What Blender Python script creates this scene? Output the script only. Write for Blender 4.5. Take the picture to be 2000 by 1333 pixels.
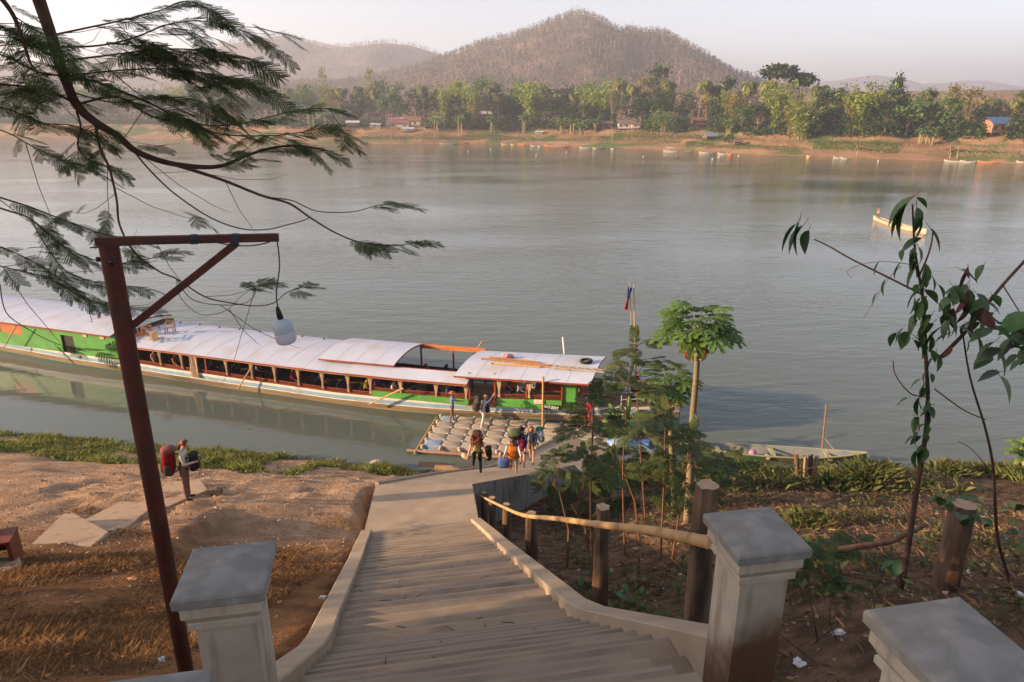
import bpy, bmesh, math, random
import numpy as np
from mathutils import Vector, Matrix, noise

for o in list(bpy.data.objects): bpy.data.objects.remove(o)
R = math.radians
SC = bpy.context.scene
COL = SC.collection
rnd = random.Random(7)
rng = np.random.default_rng(11)

# ------------------------------------------------------------------ camera
PITCH, FPX, CAMZ = R(18.4), 1333.0, 15.8
CP_, SP_ = math.cos(PITCH), math.sin(PITCH)
cam = bpy.data.cameras.new('camera'); cam.lens = 24; cam.sensor_width = 36
cam.clip_start = .05; cam.clip_end = 12000
camo = bpy.data.objects.new('camera', cam); COL.objects.link(camo)
camo.location = (0, 0, CAMZ); camo.rotation_euler = (R(90) - PITCH, 0, 0)
SC.camera = camo

# ------------------------------------------------------------------ light
SUN_EL = R(14.0)
SUN_TO = Vector((-.985, -.172, 0)).normalized() * math.cos(SUN_EL) + Vector((0, 0, math.sin(SUN_EL)))
W = bpy.data.worlds.new('World'); SC.world = W; W.use_nodes = True
wn, wl = W.node_tree.nodes, W.node_tree.links
wn.clear()
sky = wn.new('ShaderNodeTexSky'); sky.sky_type = 'NISHITA'; sky.sun_disc = False
sky.sun_elevation = SUN_EL
sky.sun_rotation = math.atan2(SUN_TO.x, SUN_TO.y)
sky.altitude = 300; sky.air_density = 1.0; sky.dust_density = 1.6; sky.ozone_density = 2.0
wmix = wn.new('ShaderNodeMix'); wmix.data_type = 'RGBA'; wmix.inputs[0].default_value = .56
wbw = wn.new('ShaderNodeRGBToBW'); wtint = wn.new('ShaderNodeMix'); wtint.data_type = 'RGBA'; wtint.blend_type = 'MULTIPLY'
wtint.inputs[0].default_value = 1; wtint.inputs[7].default_value = (1.05, .985, 1.045, 1)
wl.new(sky.outputs[0], wbw.inputs[0]); wl.new(wbw.outputs[0], wtint.inputs[6])
wl.new(sky.outputs[0], wmix.inputs[6]); wl.new(wtint.outputs[2], wmix.inputs[7])
bg = wn.new('ShaderNodeBackground'); bg.inputs[1].default_value = .112
wo = wn.new('ShaderNodeOutputWorld')
wl.new(wmix.outputs[2], bg.inputs[0]); wl.new(bg.outputs[0], wo.inputs[0])
sun = bpy.data.lights.new('sun', 'SUN'); sun.energy = 5.0; sun.angle = R(.8); sun.color = (1, .66, .38)
suno = bpy.data.objects.new('sun', sun); COL.objects.link(suno)
suno.rotation_euler = SUN_TO.to_track_quat('Z', 'Y').to_euler(); suno.location = (-30, -10, 40)
vs = SC.view_settings
vs.view_transform = 'Standard'; vs.look = 'None'; vs.gamma = 1; vs.exposure = 1.66; vs.use_curve_mapping = False
SC.cycles.max_bounces = 6; SC.cycles.transparent_max_bounces = 6; SC.cycles.volume_bounces = 0
SC.cycles.diffuse_bounces = 3; SC.cycles.glossy_bounces = 3
SC.cycles.use_denoising = True
SC.cycles.caustics_reflective = False; SC.cycles.caustics_refractive = False

# ------------------------------------------------------------------ pixel <-> place (2000 px wide photograph)
def at(px, py, zc):
    dx, dy = (px - 1000) / FPX, (py - 666.5) / FPX
    return Vector((dx * zc, zc * (CP_ - dy * SP_), CAMZ - zc * (SP_ + dy * CP_)))
def onz(px, py, z): return at(px, py, (CAMZ - z) / (SP_ + (py - 666.5) / FPX * CP_))
def aty(px, py, Y): return at(px, py, Y / (CP_ - (py - 666.5) / FPX * SP_))
def proj(v):
    d = CAMZ - v[2]; zc = v[1] * CP_ + d * SP_
    return 1000 + FPX * v[0] / zc, 666.5 + FPX * (d * CP_ - v[1] * SP_) / zc, zc
def onground(px, py, gfun, lo=2.0, hi=60.0):
    a = aty(px, py, 1.0); d = Vector((a.x, a.y, a.z - CAMZ)); t = lo
    while t < hi:
        if CAMZ + d.z * t <= gfun(d.x * t, d.y * t): break
        t += .05
    return Vector((d.x * t, d.y * t, gfun(d.x * t, d.y * t)))
def lerp(a, b, t): return a + (b - a) * t
from bisect import bisect_right
def interp(x, xs, ys):
    if x <= xs[0]: return ys[0]
    if x >= xs[-1]: return ys[-1]
    i = bisect_right(xs, x) - 1; a = xs[i]
    return ys[i] + (ys[i + 1] - ys[i]) * (x - a) / (xs[i + 1] - a)
def sstep(a, b, x):
    t = min(1, max(0, (x - a) / (b - a))); return t * t * (3 - 2 * t)

# ------------------------------------------------------------------ materials
MATS = {}
def mat(name, c1, c2=None, scale=3.0, rough=.8, bump=0.0, bscale=20.0, spec=.3, rnd_=0.0, island=0.0, transl=0.0,
        metal=0.0, coord='Object', dirt=None, dscale=1.2, dlo=.5, dhi=.7, stretch=None):
    if name in MATS: return MATS[name]
    m = bpy.data.materials.new(name); m.use_nodes = True; MATS[name] = m
    n, l = m.node_tree.nodes, m.node_tree.links
    p = n['Principled BSDF']; out = n['Material Output']
    p.inputs['Roughness'].default_value = rough; p.inputs['Metallic'].default_value = metal
    p.inputs['Specular IOR Level'].default_value = spec
    tc = n.new('ShaderNodeTexCoord'); co = tc.outputs[coord]
    if stretch:
        mp = n.new('ShaderNodeMapping'); mp.inputs['Scale'].default_value = stretch; l.new(co, mp.inputs[0]); co = mp.outputs[0]
    def noise_(s, det=5.0):
        t = n.new('ShaderNodeTexNoise'); t.inputs['Scale'].default_value = s; t.inputs['Detail'].default_value = det
        l.new(co, t.inputs['Vector']); return t.outputs[0]
    def mixc(f, a, b, mode='MIX'):
        x = n.new('ShaderNodeMix'); x.data_type = 'RGBA'; x.blend_type = mode
        for v, i in ((f, 0), (a, 6), (b, 7)):
            if isinstance(v, (int, float)): x.inputs[i].default_value = v
            elif isinstance(v, tuple): x.inputs[i].default_value = (*v, 1)
            else: l.new(v, x.inputs[i])
        return x.outputs[2]
    c = c1
    if c2 is not None:
        ra = n.new('ShaderNodeValToRGB'); l.new(noise_(scale), ra.inputs[0])
        ra.color_ramp.elements[0].position = .32; ra.color_ramp.elements[1].position = .68
        ra.color_ramp.elements[0].color = (*c1, 1); ra.color_ramp.elements[1].color = (*c2, 1); c = ra.outputs[0]
    if dirt:
        ra = n.new('ShaderNodeValToRGB'); l.new(noise_(dscale, 8), ra.inputs[0])
        ra.color_ramp.elements[0].position = dlo; ra.color_ramp.elements[1].position = dhi
        c = mixc(ra.outputs[0], c, dirt)
    for amt, src in ((rnd_, 'o'), (island, 'i')):
        if amt:
            s = n.new('ShaderNodeObjectInfo').outputs['Random'] if src == 'o' else n.new('ShaderNodeNewGeometry').outputs['Random Per Island']
            mr = n.new('ShaderNodeMapRange'); l.new(s, mr.inputs[0]); mr.inputs[3].default_value = 1 - amt; mr.inputs[4].default_value = 1 + amt
            cx = n.new('ShaderNodeCombineXYZ')
            for i in range(3): l.new(mr.outputs[0], cx.inputs[i])
            c = mixc(1.0, c, cx.outputs[0], 'MULTIPLY')
    if isinstance(c, tuple): p.inputs['Base Color'].default_value = (*c, 1)
    else: l.new(c, p.inputs['Base Color'])
    if bump:
        b = n.new('ShaderNodeBump'); b.inputs['Strength'].default_value = min(1, bump * 4); b.inputs['Distance'].default_value = bump
        l.new(noise_(bscale, 8), b.inputs['Height']); l.new(b.outputs[0], p.inputs['Normal'])
    if transl:
        t = n.new('ShaderNodeBsdfTranslucent'); x = n.new('ShaderNodeMixShader'); x.inputs[0].default_value = transl
        if isinstance(c, tuple): t.inputs[0].default_value = (*c, 1)
        else: l.new(c, t.inputs[0])
        l.new(p.outputs[0], x.inputs[1]); l.new(t.outputs[0], x.inputs[2]); l.new(x.outputs[0], out.inputs[0])
    return m

# ------------------------------------------------------------------ mesh helpers
def link(name, me, parent=None, loc=None):
    o = bpy.data.objects.new(name, me); COL.objects.link(o)
    if parent is not None: o.parent = parent
    if loc is not None: o.location = loc
    return o
def tag(o, label=None, cat=None, group=None, kind=None):
    if label: o['label'] = label
    if cat: o['category'] = cat
    if group: o['group'] = group
    if kind: o['kind'] = kind
    return o
def empty(name, loc=(0, 0, 0), rz=0, label=None, cat=None, group=None):
    o = bpy.data.objects.new(name, None); COL.objects.link(o); o.location = loc; o.rotation_euler = (0, 0, rz)
    o.empty_display_size = .2
    return tag(o, label, cat, group)
def copy_tree(o, parent=None):
    c = o.copy(); COL.objects.link(c)
    if parent is not None: c.parent = parent
    for ch in o.children: copy_tree(ch, c)
    return c
def quads_mesh(name, Q, m, smooth=False):
    Q = np.asarray(Q, np.float32); k, nv = Q.shape[0], Q.shape[1]
    me = bpy.data.meshes.new(name)
    me.vertices.add(k * nv); me.vertices.foreach_set('co', Q.reshape(-1))
    me.loops.add(k * nv); me.loops.foreach_set('vertex_index', np.arange(k * nv, dtype=np.int32))
    me.polygons.add(k); me.polygons.foreach_set('loop_start', np.arange(0, k * nv, nv, dtype=np.int32))
    me.polygons.foreach_set('loop_total', np.full(k, nv, np.int32))
    if smooth: me.polygons.foreach_set('use_smooth', np.ones(k, bool))
    me.update(calc_edges=True); me.materials.append(m)
    return me
def quads(name, Q, m, parent=None, loc=None): return link(name, quads_mesh(name, Q, m), parent, loc)

class MB:
    def __init__(s): s.v, s.f, s.mi, s.mats = [], [], [], []
    def _m(s, m):
        if m not in s.mats: s.mats.append(m)
        return s.mats.index(m)
    def add(s, vs, fs, m):
        b = len(s.v); i = s._m(m)
        s.v += [tuple(v) for v in vs]; s.f += [tuple(b + k for k in f) for f in fs]; s.mi += [i] * len(fs); return s
    def box(s, c, size, m, M=None, taper=1.0):
        hx, hy, hz = size[0] / 2, size[1] / 2, size[2] / 2; c = Vector(c); vs = []
        for z in (-hz, hz):
            t = taper if z > 0 else 1
            for x, y in ((-hx, -hy), (hx, -hy), (hx, hy), (-hx, hy)):
                p = Vector((x * t, y * t, z)); vs.append((M @ p if M else p) + c)
        return s.add(vs, [(3, 2, 1, 0), (4, 5, 6, 7), (0, 1, 5, 4), (1, 2, 6, 5), (2, 3, 7, 6), (3, 0, 4, 7)], m)
    def hexa(s, p8, m): return s.add(p8, [(3, 2, 1, 0), (4, 5, 6, 7), (0, 1, 5, 4), (1, 2, 6, 5), (2, 3, 7, 6), (3, 0, 4, 7)], m)
    def bar(s, a, b, w, h, m, up=(0, 0, 1)):
        a, b = Vector(a), Vector(b); d = b - a; L = d.length; d.normalize()
        y = Vector(up).cross(d)
        if y.length < 1e-4: y = Vector((0, 1, 0)).cross(d)
        y.normalize(); z = d.cross(y)
        return s.box((a + b) / 2, (L, w, h), m, Matrix((d, y, z)).transposed())
    def tube(s, pts, rad, m, n=8, cap=True):
        pts = [Vector(p) for p in pts]; k = len(pts)
        if not hasattr(rad, '__len__'): rad = [rad] * k
        vs, fs = [], []; u = None
        for i, p in enumerate(pts):
            t = (pts[min(i + 1, k - 1)] - pts[max(i - 1, 0)])
            t = t.normalized() if t.length > 1e-9 else Vector((0, 0, 1))
            if u is None: u = t.orthogonal().normalized()
            else:
                u = (u - t * u.dot(t)); u = u.normalized() if u.length > 1e-6 else t.orthogonal().normalized()
            w = t.cross(u)
            for j in range(n):
                a = 2 * math.pi * j / n; vs.append(p + (u * math.cos(a) + w * math.sin(a)) * rad[i])
        for i in range(k - 1):
            for j in range(n): fs.append((i * n + j, i * n + (j + 1) % n, (i + 1) * n + (j + 1) % n, (i + 1) * n + j))
        if cap: fs.append(tuple(range(n))[::-1]); fs.append(tuple((k - 1) * n + j for j in range(n)))
        return s.add(vs, fs, m)
    def lathe(s, prof, m, n=16, c=(0, 0, 0), M=None):
        c = Vector(c); vs, fs = [], []
        for r, z in prof:
            for j in range(n):
                a = 2 * math.pi * j / n; p = Vector((r * math.cos(a), r * math.sin(a), z)); vs.append((M @ p if M else p) + c)
        k = len(prof)
        for i in range(k - 1):
            for j in range(n): fs.append((i * n + j, i * n + (j + 1) % n, (i + 1) * n + (j + 1) % n, (i + 1) * n + j))
        fs.append(tuple(range(n))[::-1]); fs.append(tuple((k - 1) * n + j for j in range(n)))
        return s.add(vs, fs, m)
    def sup(s, c, size, m, e=.5, n=12, k=8, M=None, fn=None):       # super-ellipsoid: a rounded box or an egg
        c = Vector(c); vs, fs = [], []
        pw = lambda v: math.copysign(abs(v) ** e, v)
        for i in range(k + 1):
            ph = -math.pi / 2 + math.pi * i / k
            for j in range(n):
                th = 2 * math.pi * (j + .5) / n
                p = Vector((size[0] / 2 * pw(math.cos(ph)) * pw(math.cos(th)), size[1] / 2 * pw(math.cos(ph)) * pw(math.sin(th)), size[2] / 2 * pw(math.sin(ph))))
                if fn: p = fn(p)
                vs.append((M @ p if M else p) + c)
        for i in range(k):
            for j in range(n): fs.append((i * n + j, i * n + (j + 1) % n, (i + 1) * n + (j + 1) % n, (i + 1) * n + j))
        return s.add(vs, fs, m)
    def prism(s, poly, axis, depth, m):
        k = len(poly); a = Vector(axis) * depth; vs = [Vector(p) for p in poly] + [Vector(p) + a for p in poly]
        return s.add(vs, [tuple(range(k))[::-1], tuple(range(k, 2 * k))] + [(i, (i + 1) % k, k + (i + 1) % k, k + i) for i in range(k)], m)
    def mesh(s, name, smooth=False):
        me = bpy.data.meshes.new(name); me.from_pydata(s.v, [], s.f)
        for m in s.mats: me.materials.append(m)
        if len(s.mats) > 1: me.polygons.foreach_set('material_index', s.mi)
        if smooth:
            me.polygons.foreach_set('use_smooth', [True] * len(s.f))
            try: me.set_sharp_from_angle(angle=R(40))
            except Exception: pass
        me.update(); return me
    def build(s, name, parent=None, smooth=False, loc=None): return link(name, s.mesh(name, smooth), parent, loc)
def rotz(a): return Matrix.Rotation(a, 3, 'Z')
def rotx(a): return Matrix.Rotation(a, 3, 'X')
def roty(a): return Matrix.Rotation(a, 3, 'Y')
def catmull(pts, sub=6):
    pts = [np.array(p, float) for p in pts]; out = []
    for i in range(len(pts) - 1):
        p0, p1, p2, p3 = pts[max(i - 1, 0)], pts[i], pts[i + 1], pts[min(i + 2, len(pts) - 1)]
        for j in range(sub):
            t = j / sub
            out.append(.5 * (2 * p1 + (p2 - p0) * t + (2 * p0 - 5 * p1 + 4 * p2 - p3) * t * t + (3 * p1 - p0 - 3 * p2 + p3) * t ** 3))
    out.append(pts[-1]); return out
ORD = 'first second third fourth fifth sixth seventh eighth ninth tenth eleventh twelfth thirteenth fourteenth fifteenth sixteenth seventeenth eighteenth nineteenth twentieth'.split()
def nth(i):
    if i < 20: return ORD[i]
    tens = {2: 'twenty', 3: 'thirty', 4: 'forty', 5: 'fifty'}[(i + 1) // 10]
    return (tens.replace('ty', 'tieth') if (i + 1) % 10 == 0 else tens + '-' + ORD[(i + 1) % 10 - 1])
# ================================================================== the river, the near bank, the far bank, hills
# stair frame: u to the right, s away from the camera down the flight
SA = R(10.37); SO = Vector((.46, 0)); SD = Vector((-math.sin(SA), math.cos(SA))); SR = Vector((math.cos(SA), math.sin(SA)))
def ST(u, s, z): p = SO + SR * u + SD * s; return Vector((p.x, p.y, z))
def stair_us(x, y): p = Vector((x, y)) - SO; return p.dot(SR), p.dot(SD)
S_TOP, S_MID, S_BOT, Z_TOP, Z_MID, Z_BOT = 2.45, 5.8, 15.35, 13.3, 10.78, 5.8
def stair_z(s): return interp(s, [S_TOP, S_MID, S_BOT, 18.1], [Z_TOP, Z_MID, Z_BOT, 5.4])
RAMP_L = [(-4.03, 17.85, 5.4), (-.53, 25.3, 1.96), (2.7, 31.6, .3)]
RAMP_R = [(-1.18, 17.85, 5.4), (.38, 20.5, 4.2), (2.5, 24.4, 2.5), (5.6, 30.4, .3)]

GLY = [-40, -2, 0, 2.7, 3.85, 4.6, 7, 10.3, 14.9, 18, 23, 27.3, 29.6, 31.2, 34, 46, 70]
GLZ = [14.6, 14.1, 13.7, 12.6, 12.0, 11.3, 9.75, 8.15, 6.15, 5.2, 3.0, 1.25, .45, -.25, -1.0, -3.5, -6]
GRY = [-40, -2, 0, 3, 4.6, 7.2, 11.5, 14.3, 18, 22, 25, 27.6, 29.2, 33, 46, 70]
GRZ = [14.6, 14.0, 13.4, 12.2, 11.3, 9.5, 7.0, 5.6, 3.75, 2.3, 1.35, .35, -.25, -1.2, -3.5, -6]
def ground0(x, y):
    ye = y + (x + 17) * .165 * sstep(18, 27, y) if x < 0 else y + 2.8 * sstep(18, 27, y)
    a = interp(ye, GLY, GLZ); b = interp(y, GRY, GRZ)
    a += .12 * sstep(-4.5, -8, x) * sstep(8, 13, y) * sstep(30, 18, y)
    b += .55 * sstep(2.2, 4.2, x) * sstep(2, 5, y) * sstep(26, 16, y)
    u, s = stair_us(x, y)
    return lerp(a, b, sstep(-.6, .6, u))
def ground(x, y):
    z = ground0(x, y)
    n1 = noise.noise((x * .35, y * .35, 3.1)); n2 = noise.noise((x * 1.3, y * 1.3, 7.7))
    k = sstep(34, 27, y)
    z += (.16 * n1 + .1 * n2) * k
    if x < -3.2 and 13 < y < 29:      # footprints in the sand
        z += (.09 * noise.noise((x * 2.3, y * 2.3, 1.0)) + .05 * noise.noise((x * 4.6, y * 4.6, 4.0))) * sstep(13, 16, y)
    return z
def ground_cut(x, y):
    z = ground(x, y); u, s = stair_us(x, y)
    if s < 18.3 and abs(u) < 1.75:
        lim = stair_z(s) - .12 - .7 * sstep(1.6, 1.3, abs(u))
        if abs(u) < 1.48 or z > lim + .35: z = min(z, lim)
    if 7 < s < 19.5 and -5 < u < -1.45: z = min(z, stair_z(s) - .06 + .4 * sstep(-1.5, -4.9, u))
    if 17.4 < y < 33:
        xl = interp(y, [p[1] for p in RAMP_L], [p[0] for p in RAMP_L]); xr = interp(y, [p[1] for p in RAMP_R], [p[0] for p in RAMP_R])
        zr = interp(y, [17.85, 20.5, 25.3, 31.6], [5.4, 4.2, 1.96, .3])
        if xl - .15 < x < xr + .1: z = min(z, zr - .45)
        elif xl - 7 < x <= xl: z = min(z, zr - .12 + .1 * (xl - x))
    return z
xs = np.unique(np.concatenate([np.arange(-90, -32, 4.), np.arange(-32, -14, .5), np.arange(-14, 14, .22), np.arange(14, 32, .5), np.arange(32, 91, 4.)]))
ys = np.unique(np.concatenate([np.arange(-45, -4, 3.), np.arange(-4, 2, .5), np.arange(2, 31.5, .22), np.arange(31.5, 40, 1.), np.arange(40, 70, 5.)]))
def heightfield(name, xs, ys, fn, m, smooth=True):
    nx, ny = len(xs), len(ys)
    V = np.array([(x, y, fn(x, y)) for y in ys for x in xs], np.float32)
    i, j = np.meshgrid(np.arange(nx - 1), np.arange(ny - 1)); b = (j * nx + i).ravel()
    Fq = np.stack([b, b + 1, b + 1 + nx, b + nx], 1).astype(np.int32)
    me = bpy.data.meshes.new(name); me.vertices.add(len(V)); me.vertices.foreach_set('co', V.ravel())
    me.loops.add(Fq.size); me.loops.foreach_set('vertex_index', Fq.ravel())
    me.polygons.add(len(Fq)); me.polygons.foreach_set('loop_start', np.arange(0, Fq.size, 4, dtype=np.int32)); me.polygons.foreach_set('loop_total', np.full(len(Fq), 4, np.int32))
    if smooth: me.polygons.foreach_set('use_smooth', np.ones(len(Fq), bool))
    me.update(calc_edges=True); me.materials.append(m)
    return link(name, me)

def near_ground_mat():
    m = bpy.data.materials.new('bank soil'); m.use_nodes = True; n, l = m.node_tree.nodes, m.node_tree.links
    p = n['Principled BSDF']; p.inputs['Roughness'].default_value = .95; p.inputs['Specular IOR Level'].default_value = .1
    tc = n.new('ShaderNodeTexCoord'); co = tc.outputs['Object']
    sx = n.new('ShaderNodeSeparateXYZ'); l.new(co, sx.inputs[0])
    def nz(s, d=6):
        t = n.new('ShaderNodeTexNoise'); t.inputs['Scale'].default_value = s; t.inputs['Detail'].default_value = d; l.new(co, t.inputs[0]); return t.outputs[0]
    def mr(v, a, b, c=0., d=1.):
        t = n.new('ShaderNodeMapRange'); t.interpolation_type = 'SMOOTHSTEP'; l.new(v, t.inputs[0])
        for i, q in enumerate((a, b, c, d)): t.inputs[i + 1].default_value = q
        return t.outputs[0]
    def ma(op, a, b):
        t = n.new('ShaderNodeMath'); t.operation = op
        for i, q in enumerate((a, b)):
            if isinstance(q, (int, float)): t.inputs[i].default_value = q
            else: l.new(q, t.inputs[i])
        return t.outputs[0]
    def mx(f, a, b):
        t = n.new('ShaderNodeMix'); t.data_type = 'RGBA'; l.new(f, t.inputs[0])
        for i, q in ((6, a), (7, b)):
            if isinstance(q, tuple): t.inputs[i].default_value = (*q, 1)
            else: l.new(q, t.inputs[i])
        return t.outputs[2]
    sand = mx(mr(nz(2.2), .35, .7), (.40, .245, .145), (.54, .36, .225))
    dry = mx(mr(nz(1.6), .35, .68), (.17, .08, .034), (.31, .155, .066))
    dark = mx(mr(nz(2.4), .35, .7), (.085, .052, .032), (.21, .13, .078))
    jit = ma('MULTIPLY', ma('SUBTRACT', nz(.9), .5), 7.0)
    ysand = ma('ADD', sx.outputs[1], jit)
    left = mx(mr(ysand, 10.5, 15.5), dry, sand)
    right = mx(mr(ma('ADD', sx.outputs[1], jit), 27, 30), dark, (.22, .165, .12))
    c = mx(mr(ma('ADD', sx.outputs[0], ma('MULTIPLY', sx.outputs[1], .18)), -.2, 1.2), left, right)
    c = mx(mr(nz(38, 3), .58, .72, 0, .55), c, (.07, .045, .028))
    c = mx(mr(sx.outputs[2], .02, .38, .75, 0.), c, (.09, .065, .045))
    l.new(c, p.inputs[0])
    b = n.new('ShaderNodeBump'); b.inputs['Strength'].default_value = 1; b.inputs['Distance'].default_value = .13
    hsum = ma('ADD', nz(7, 8), ma('MULTIPLY', nz(28, 6), .5)); l.new(hsum, b.inputs['Height']); l.new(b.outputs[0], p.inputs['Normal'])
    return m
near_bank = tag(heightfield('near_bank', xs, ys, ground_cut, near_ground_mat()), 'sloping sandy and earthy river bank in the foreground', 'ground', kind='structure')

# ---- river
def water_mat():
    m = bpy.data.materials.new('river water'); m.use_nodes = True; n, l = m.node_tree.nodes, m.node_tree.links
    p = n['Principled BSDF']; p.inputs['Base Color'].default_value = (.1, .12, .098, 1); p.inputs['Roughness'].default_value = .07; p.inputs['IOR'].default_value = 1.333
    p.inputs['Specular IOR Level'].default_value = .5
    tc = n.new('ShaderNodeTexCoord')
    def nz(s, st, rot=0., d=3.):
        mp = n.new('ShaderNodeMapping'); mp.inputs['Scale'].default_value = st; mp.inputs['Rotation'].default_value = (0, 0, rot); l.new(tc.outputs['Object'], mp.inputs[0])
        t = n.new('ShaderNodeTexNoise'); t.inputs['Scale'].default_value = s; t.inputs['Detail'].default_value = d; l.new(mp.outputs[0], t.inputs[0]); return t.outputs[0]
    def ma(op, a, b):
        t = n.new('ShaderNodeMath'); t.operation = op
        for i, q in enumerate((a, b)):
            if isinstance(q, (int, float)): t.inputs[i].default_value = q
            else: l.new(q, t.inputs[i])
        return t.outputs[0]
    mr = n.new('ShaderNodeMapRange'); l.new(nz(.02, (1, 2.4, 1)), mr.inputs[0]); mr.inputs[1].default_value = .35; mr.inputs[2].default_value = .65; mr.inputs[3].default_value = .25; mr.inputs[4].default_value = 1.15
    sx = n.new('ShaderNodeSeparateXYZ'); l.new(tc.outputs['Object'], sx.inputs[0])
    calm = n.new('ShaderNodeMapRange'); l.new(ma('ADD', sx.outputs[1], ma('MULTIPLY', sx.outputs[0], .32)), calm.inputs[0])
    calm.inputs[1].default_value = 33.5; calm.inputs[2].default_value = 41; calm.inputs[3].default_value = .35; calm.inputs[4].default_value = 1.0
    h = ma('ADD', ma('MULTIPLY', nz(.32, (1, 2.6, 1), .18), 1.0), ma('ADD', ma('MULTIPLY', nz(1.1, (1, 2.2, 1), -.12), .42), ma('MULTIPLY', nz(3.2, (1, 1.8, 1), .3), .09)))
    h = ma('MULTIPLY', ma('MULTIPLY', h, mr.outputs[0]), calm.outputs[0])
    b = n.new('ShaderNodeBump'); b.inputs['Strength'].default_value = 1; b.inputs['Distance'].default_value = .1
    l.new(h, b.inputs['Height']); l.new(b.outputs[0], p.inputs['Normal'])
    return m
mb = MB(); mb.add([(-2500, 20, 0), (2500, 20, 0), (2500, 1400, 0), (-2500, 1400, 0)], [(0, 1, 2, 3)], water_mat())
tag(mb.build('river_water'), 'wide calm brown-green river between the two banks', 'water', kind='structure')

# ---- far bank
WPX = [(0, 268), (300, 272), (500, 278), (700, 281), (1000, 283), (1300, 293), (1500, 303), (1700, 310), (1900, 317), (2000, 322)]
_w = [onz(a, b, 0) for a, b in WPX]
WX = [-1500, -700] + [v.x for v in _w] + [182, 215, 320, 900]; WY = [760, 640] + [v.y for v in _w] + [214, 180, 110, -90]
def shore(x): return interp(x, WX, WY)
def farslope(x): return math.cos(math.atan((shore(x + 6) - shore(x - 6)) / 12))
FT = [-30, 0, 4, 9, 17, 20, 28, 33, 55, 120, 300, 700, 1200]; FZ = [-6, -.12, .9, 1.9, 2.6, 4.3, 5.4, 7.6, 9.0, 11, 22, 40, 46]
def far_ground(x, y):
    t = (y - shore(x)) * farslope(x)
    z = interp(t + 2.2 * noise.noise((x * .05, y * .03, 2.)), FT, FZ)
    if t > 0: z += min(1, t / 10) * .7 * noise.noise((x * .11, y * .11, 5.))
    return z
def far_at(px, t):                                       # the spot t metres inland in the direction of photo column px
    k = (px - 1000) / FPX / 1.043; y = 120.
    while (y - shore(k * y)) * farslope(k * y) < t and y < 1500: y += .5
    return Vector((k * y, y, far_ground(k * y, y)))
fxs = np.unique(np.concatenate([np.arange(-1500, -420, 40.), np.arange(-420, 230, 3.2), np.arange(230, 901, 40.)]))
def far_mesh():
    ts = np.unique(np.concatenate([np.arange(-20, 60, 2.), np.arange(60, 200, 10.), np.arange(200, 1200, 50.)]))
    nx = len(fxs); V = []
    for t in ts:
        for x in fxs: y = shore(x) + t / farslope(x); V.append((x, y, far_ground(x, y)))
    me = bpy.data.meshes.new('far_bank'); f = [(j * nx + i, j * nx + i + 1, (j + 1) * nx + i + 1, (j + 1) * nx + i) for j in range(len(ts) - 1) for i in range(nx - 1)]
    me.from_pydata(V, [], f); me.polygons.foreach_set('use_smooth', [True] * len(f)); return me
def far_mat():
    m = mat('far bank soil', (.20, .115, .062), (.33, .205, .115), scale=.12, rough=.95, bump=.25, bscale=.6, spec=.1, dirt=(.095, .12, .035), dscale=.055, dlo=.5, dhi=.6)
    return m
fm = far_mesh(); fm.materials.append(far_mat())
tag(link('far_bank', fm), 'far river bank with brown beach and terraced slope', 'ground', kind='structure')

# ---- hills: ridge line given as (photo column, photo row) at distance D
def ridge_fn(D, pts):
    w = [aty(a, b, D) for a, b in pts]; X = [v.x for v in w]; Z = [v.z for v in w]
    return lambda x: interp(x, X, Z)
def hill(name, D, pts, front, back, base, x0, x1, step, m, label, rough=1.0):
    rf = ridge_fn(D, pts)
    def fn(x, y):
        k = .035 * 0 + 1
        off = 60 * noise.noise((x * .004, 1.7, D * .01)) * rough
        v = (y - D - off)
        t = 1 - min(1, abs(v) / (front if v < 0 else back)); p = t * t * (3 - 2 * t) * .45 + t * .55
        spur = noise.noise((x * .011, y * .004, 4.)) * 16 * rough + noise.noise((x * .03, y * .02, 9.)) * 5 * rough
        return base + max(0, rf(x) - base) * p + spur * t * (1 - t) * 3.2
    o = heightfield(name, np.arange(x0, x1, step), np.arange(D - front, D + back + 1, step), fn, m)
    tag(o, label, 'hill', kind='structure'); return fn
hill_mat = mat('hill scrub', (.165, .118, .10), (.10, .095, .06), scale=.012, rough=1, spec=.05, dirt=(.21, .155, .125), dscale=.03, dlo=.5, dhi=.62)
HILL_A = hill('hill', 1150, [(430, 175), (700, 162), (760, 150), (830, 128), (880, 108), (940, 84), (1000, 72), (1060, 52), (1100, 36), (1130, 29), (1160, 38), (1200, 62), (1240, 64), (1280, 66), (1310, 82), (1340, 105), (1380, 132), (1440, 158), (1500, 178), (1600, 190)],
              480, 420, 14, -620, 560, 11, hill_mat, 'pointed wooded hill rising behind the far bank')
HILL_B = hill('hill', 2100, [(-200, 130), (100, 118), (300, 112), (430, 92), (490, 82), (560, 70), (600, 82), (640, 95), (700, 92), (760, 86), (810, 92), (850, 104), (890, 122), (960, 150), (1050, 175)],
              700, 500, 20, -2100, 300, 24, hill_mat, 'lower long blue-grey hill left of the pointed hill')
hill('hill', 4200, [(1000, 190), (1350, 185), (1500, 172), (1600, 160), (1660, 152), (1700, 147), (1745, 152), (1800, 164), (1850, 160), (1900, 156), (1960, 162), (2050, 176), (2300, 180)], 700, 500, 20, 200, 5200, 60, hill_mat, 'faint far mountain range on the right skyline', 1.6)
hill('hill', 4600, [(100, 190), (400, 120), (560, 88), (610, 80), (660, 88), (760, 120), (1000, 190)], 700, 500, 20, -4000, 300, 60, hill_mat, 'faintest far mountain seen through the dip of the left hill', 1.6)
mb = MB(); mb.add([(-6000, 1000, 13), (6500, 700, 13), (6500, 5200, 13), (-6000, 5200, 13)], [(0, 1, 2, 3)], hill_mat)
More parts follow.
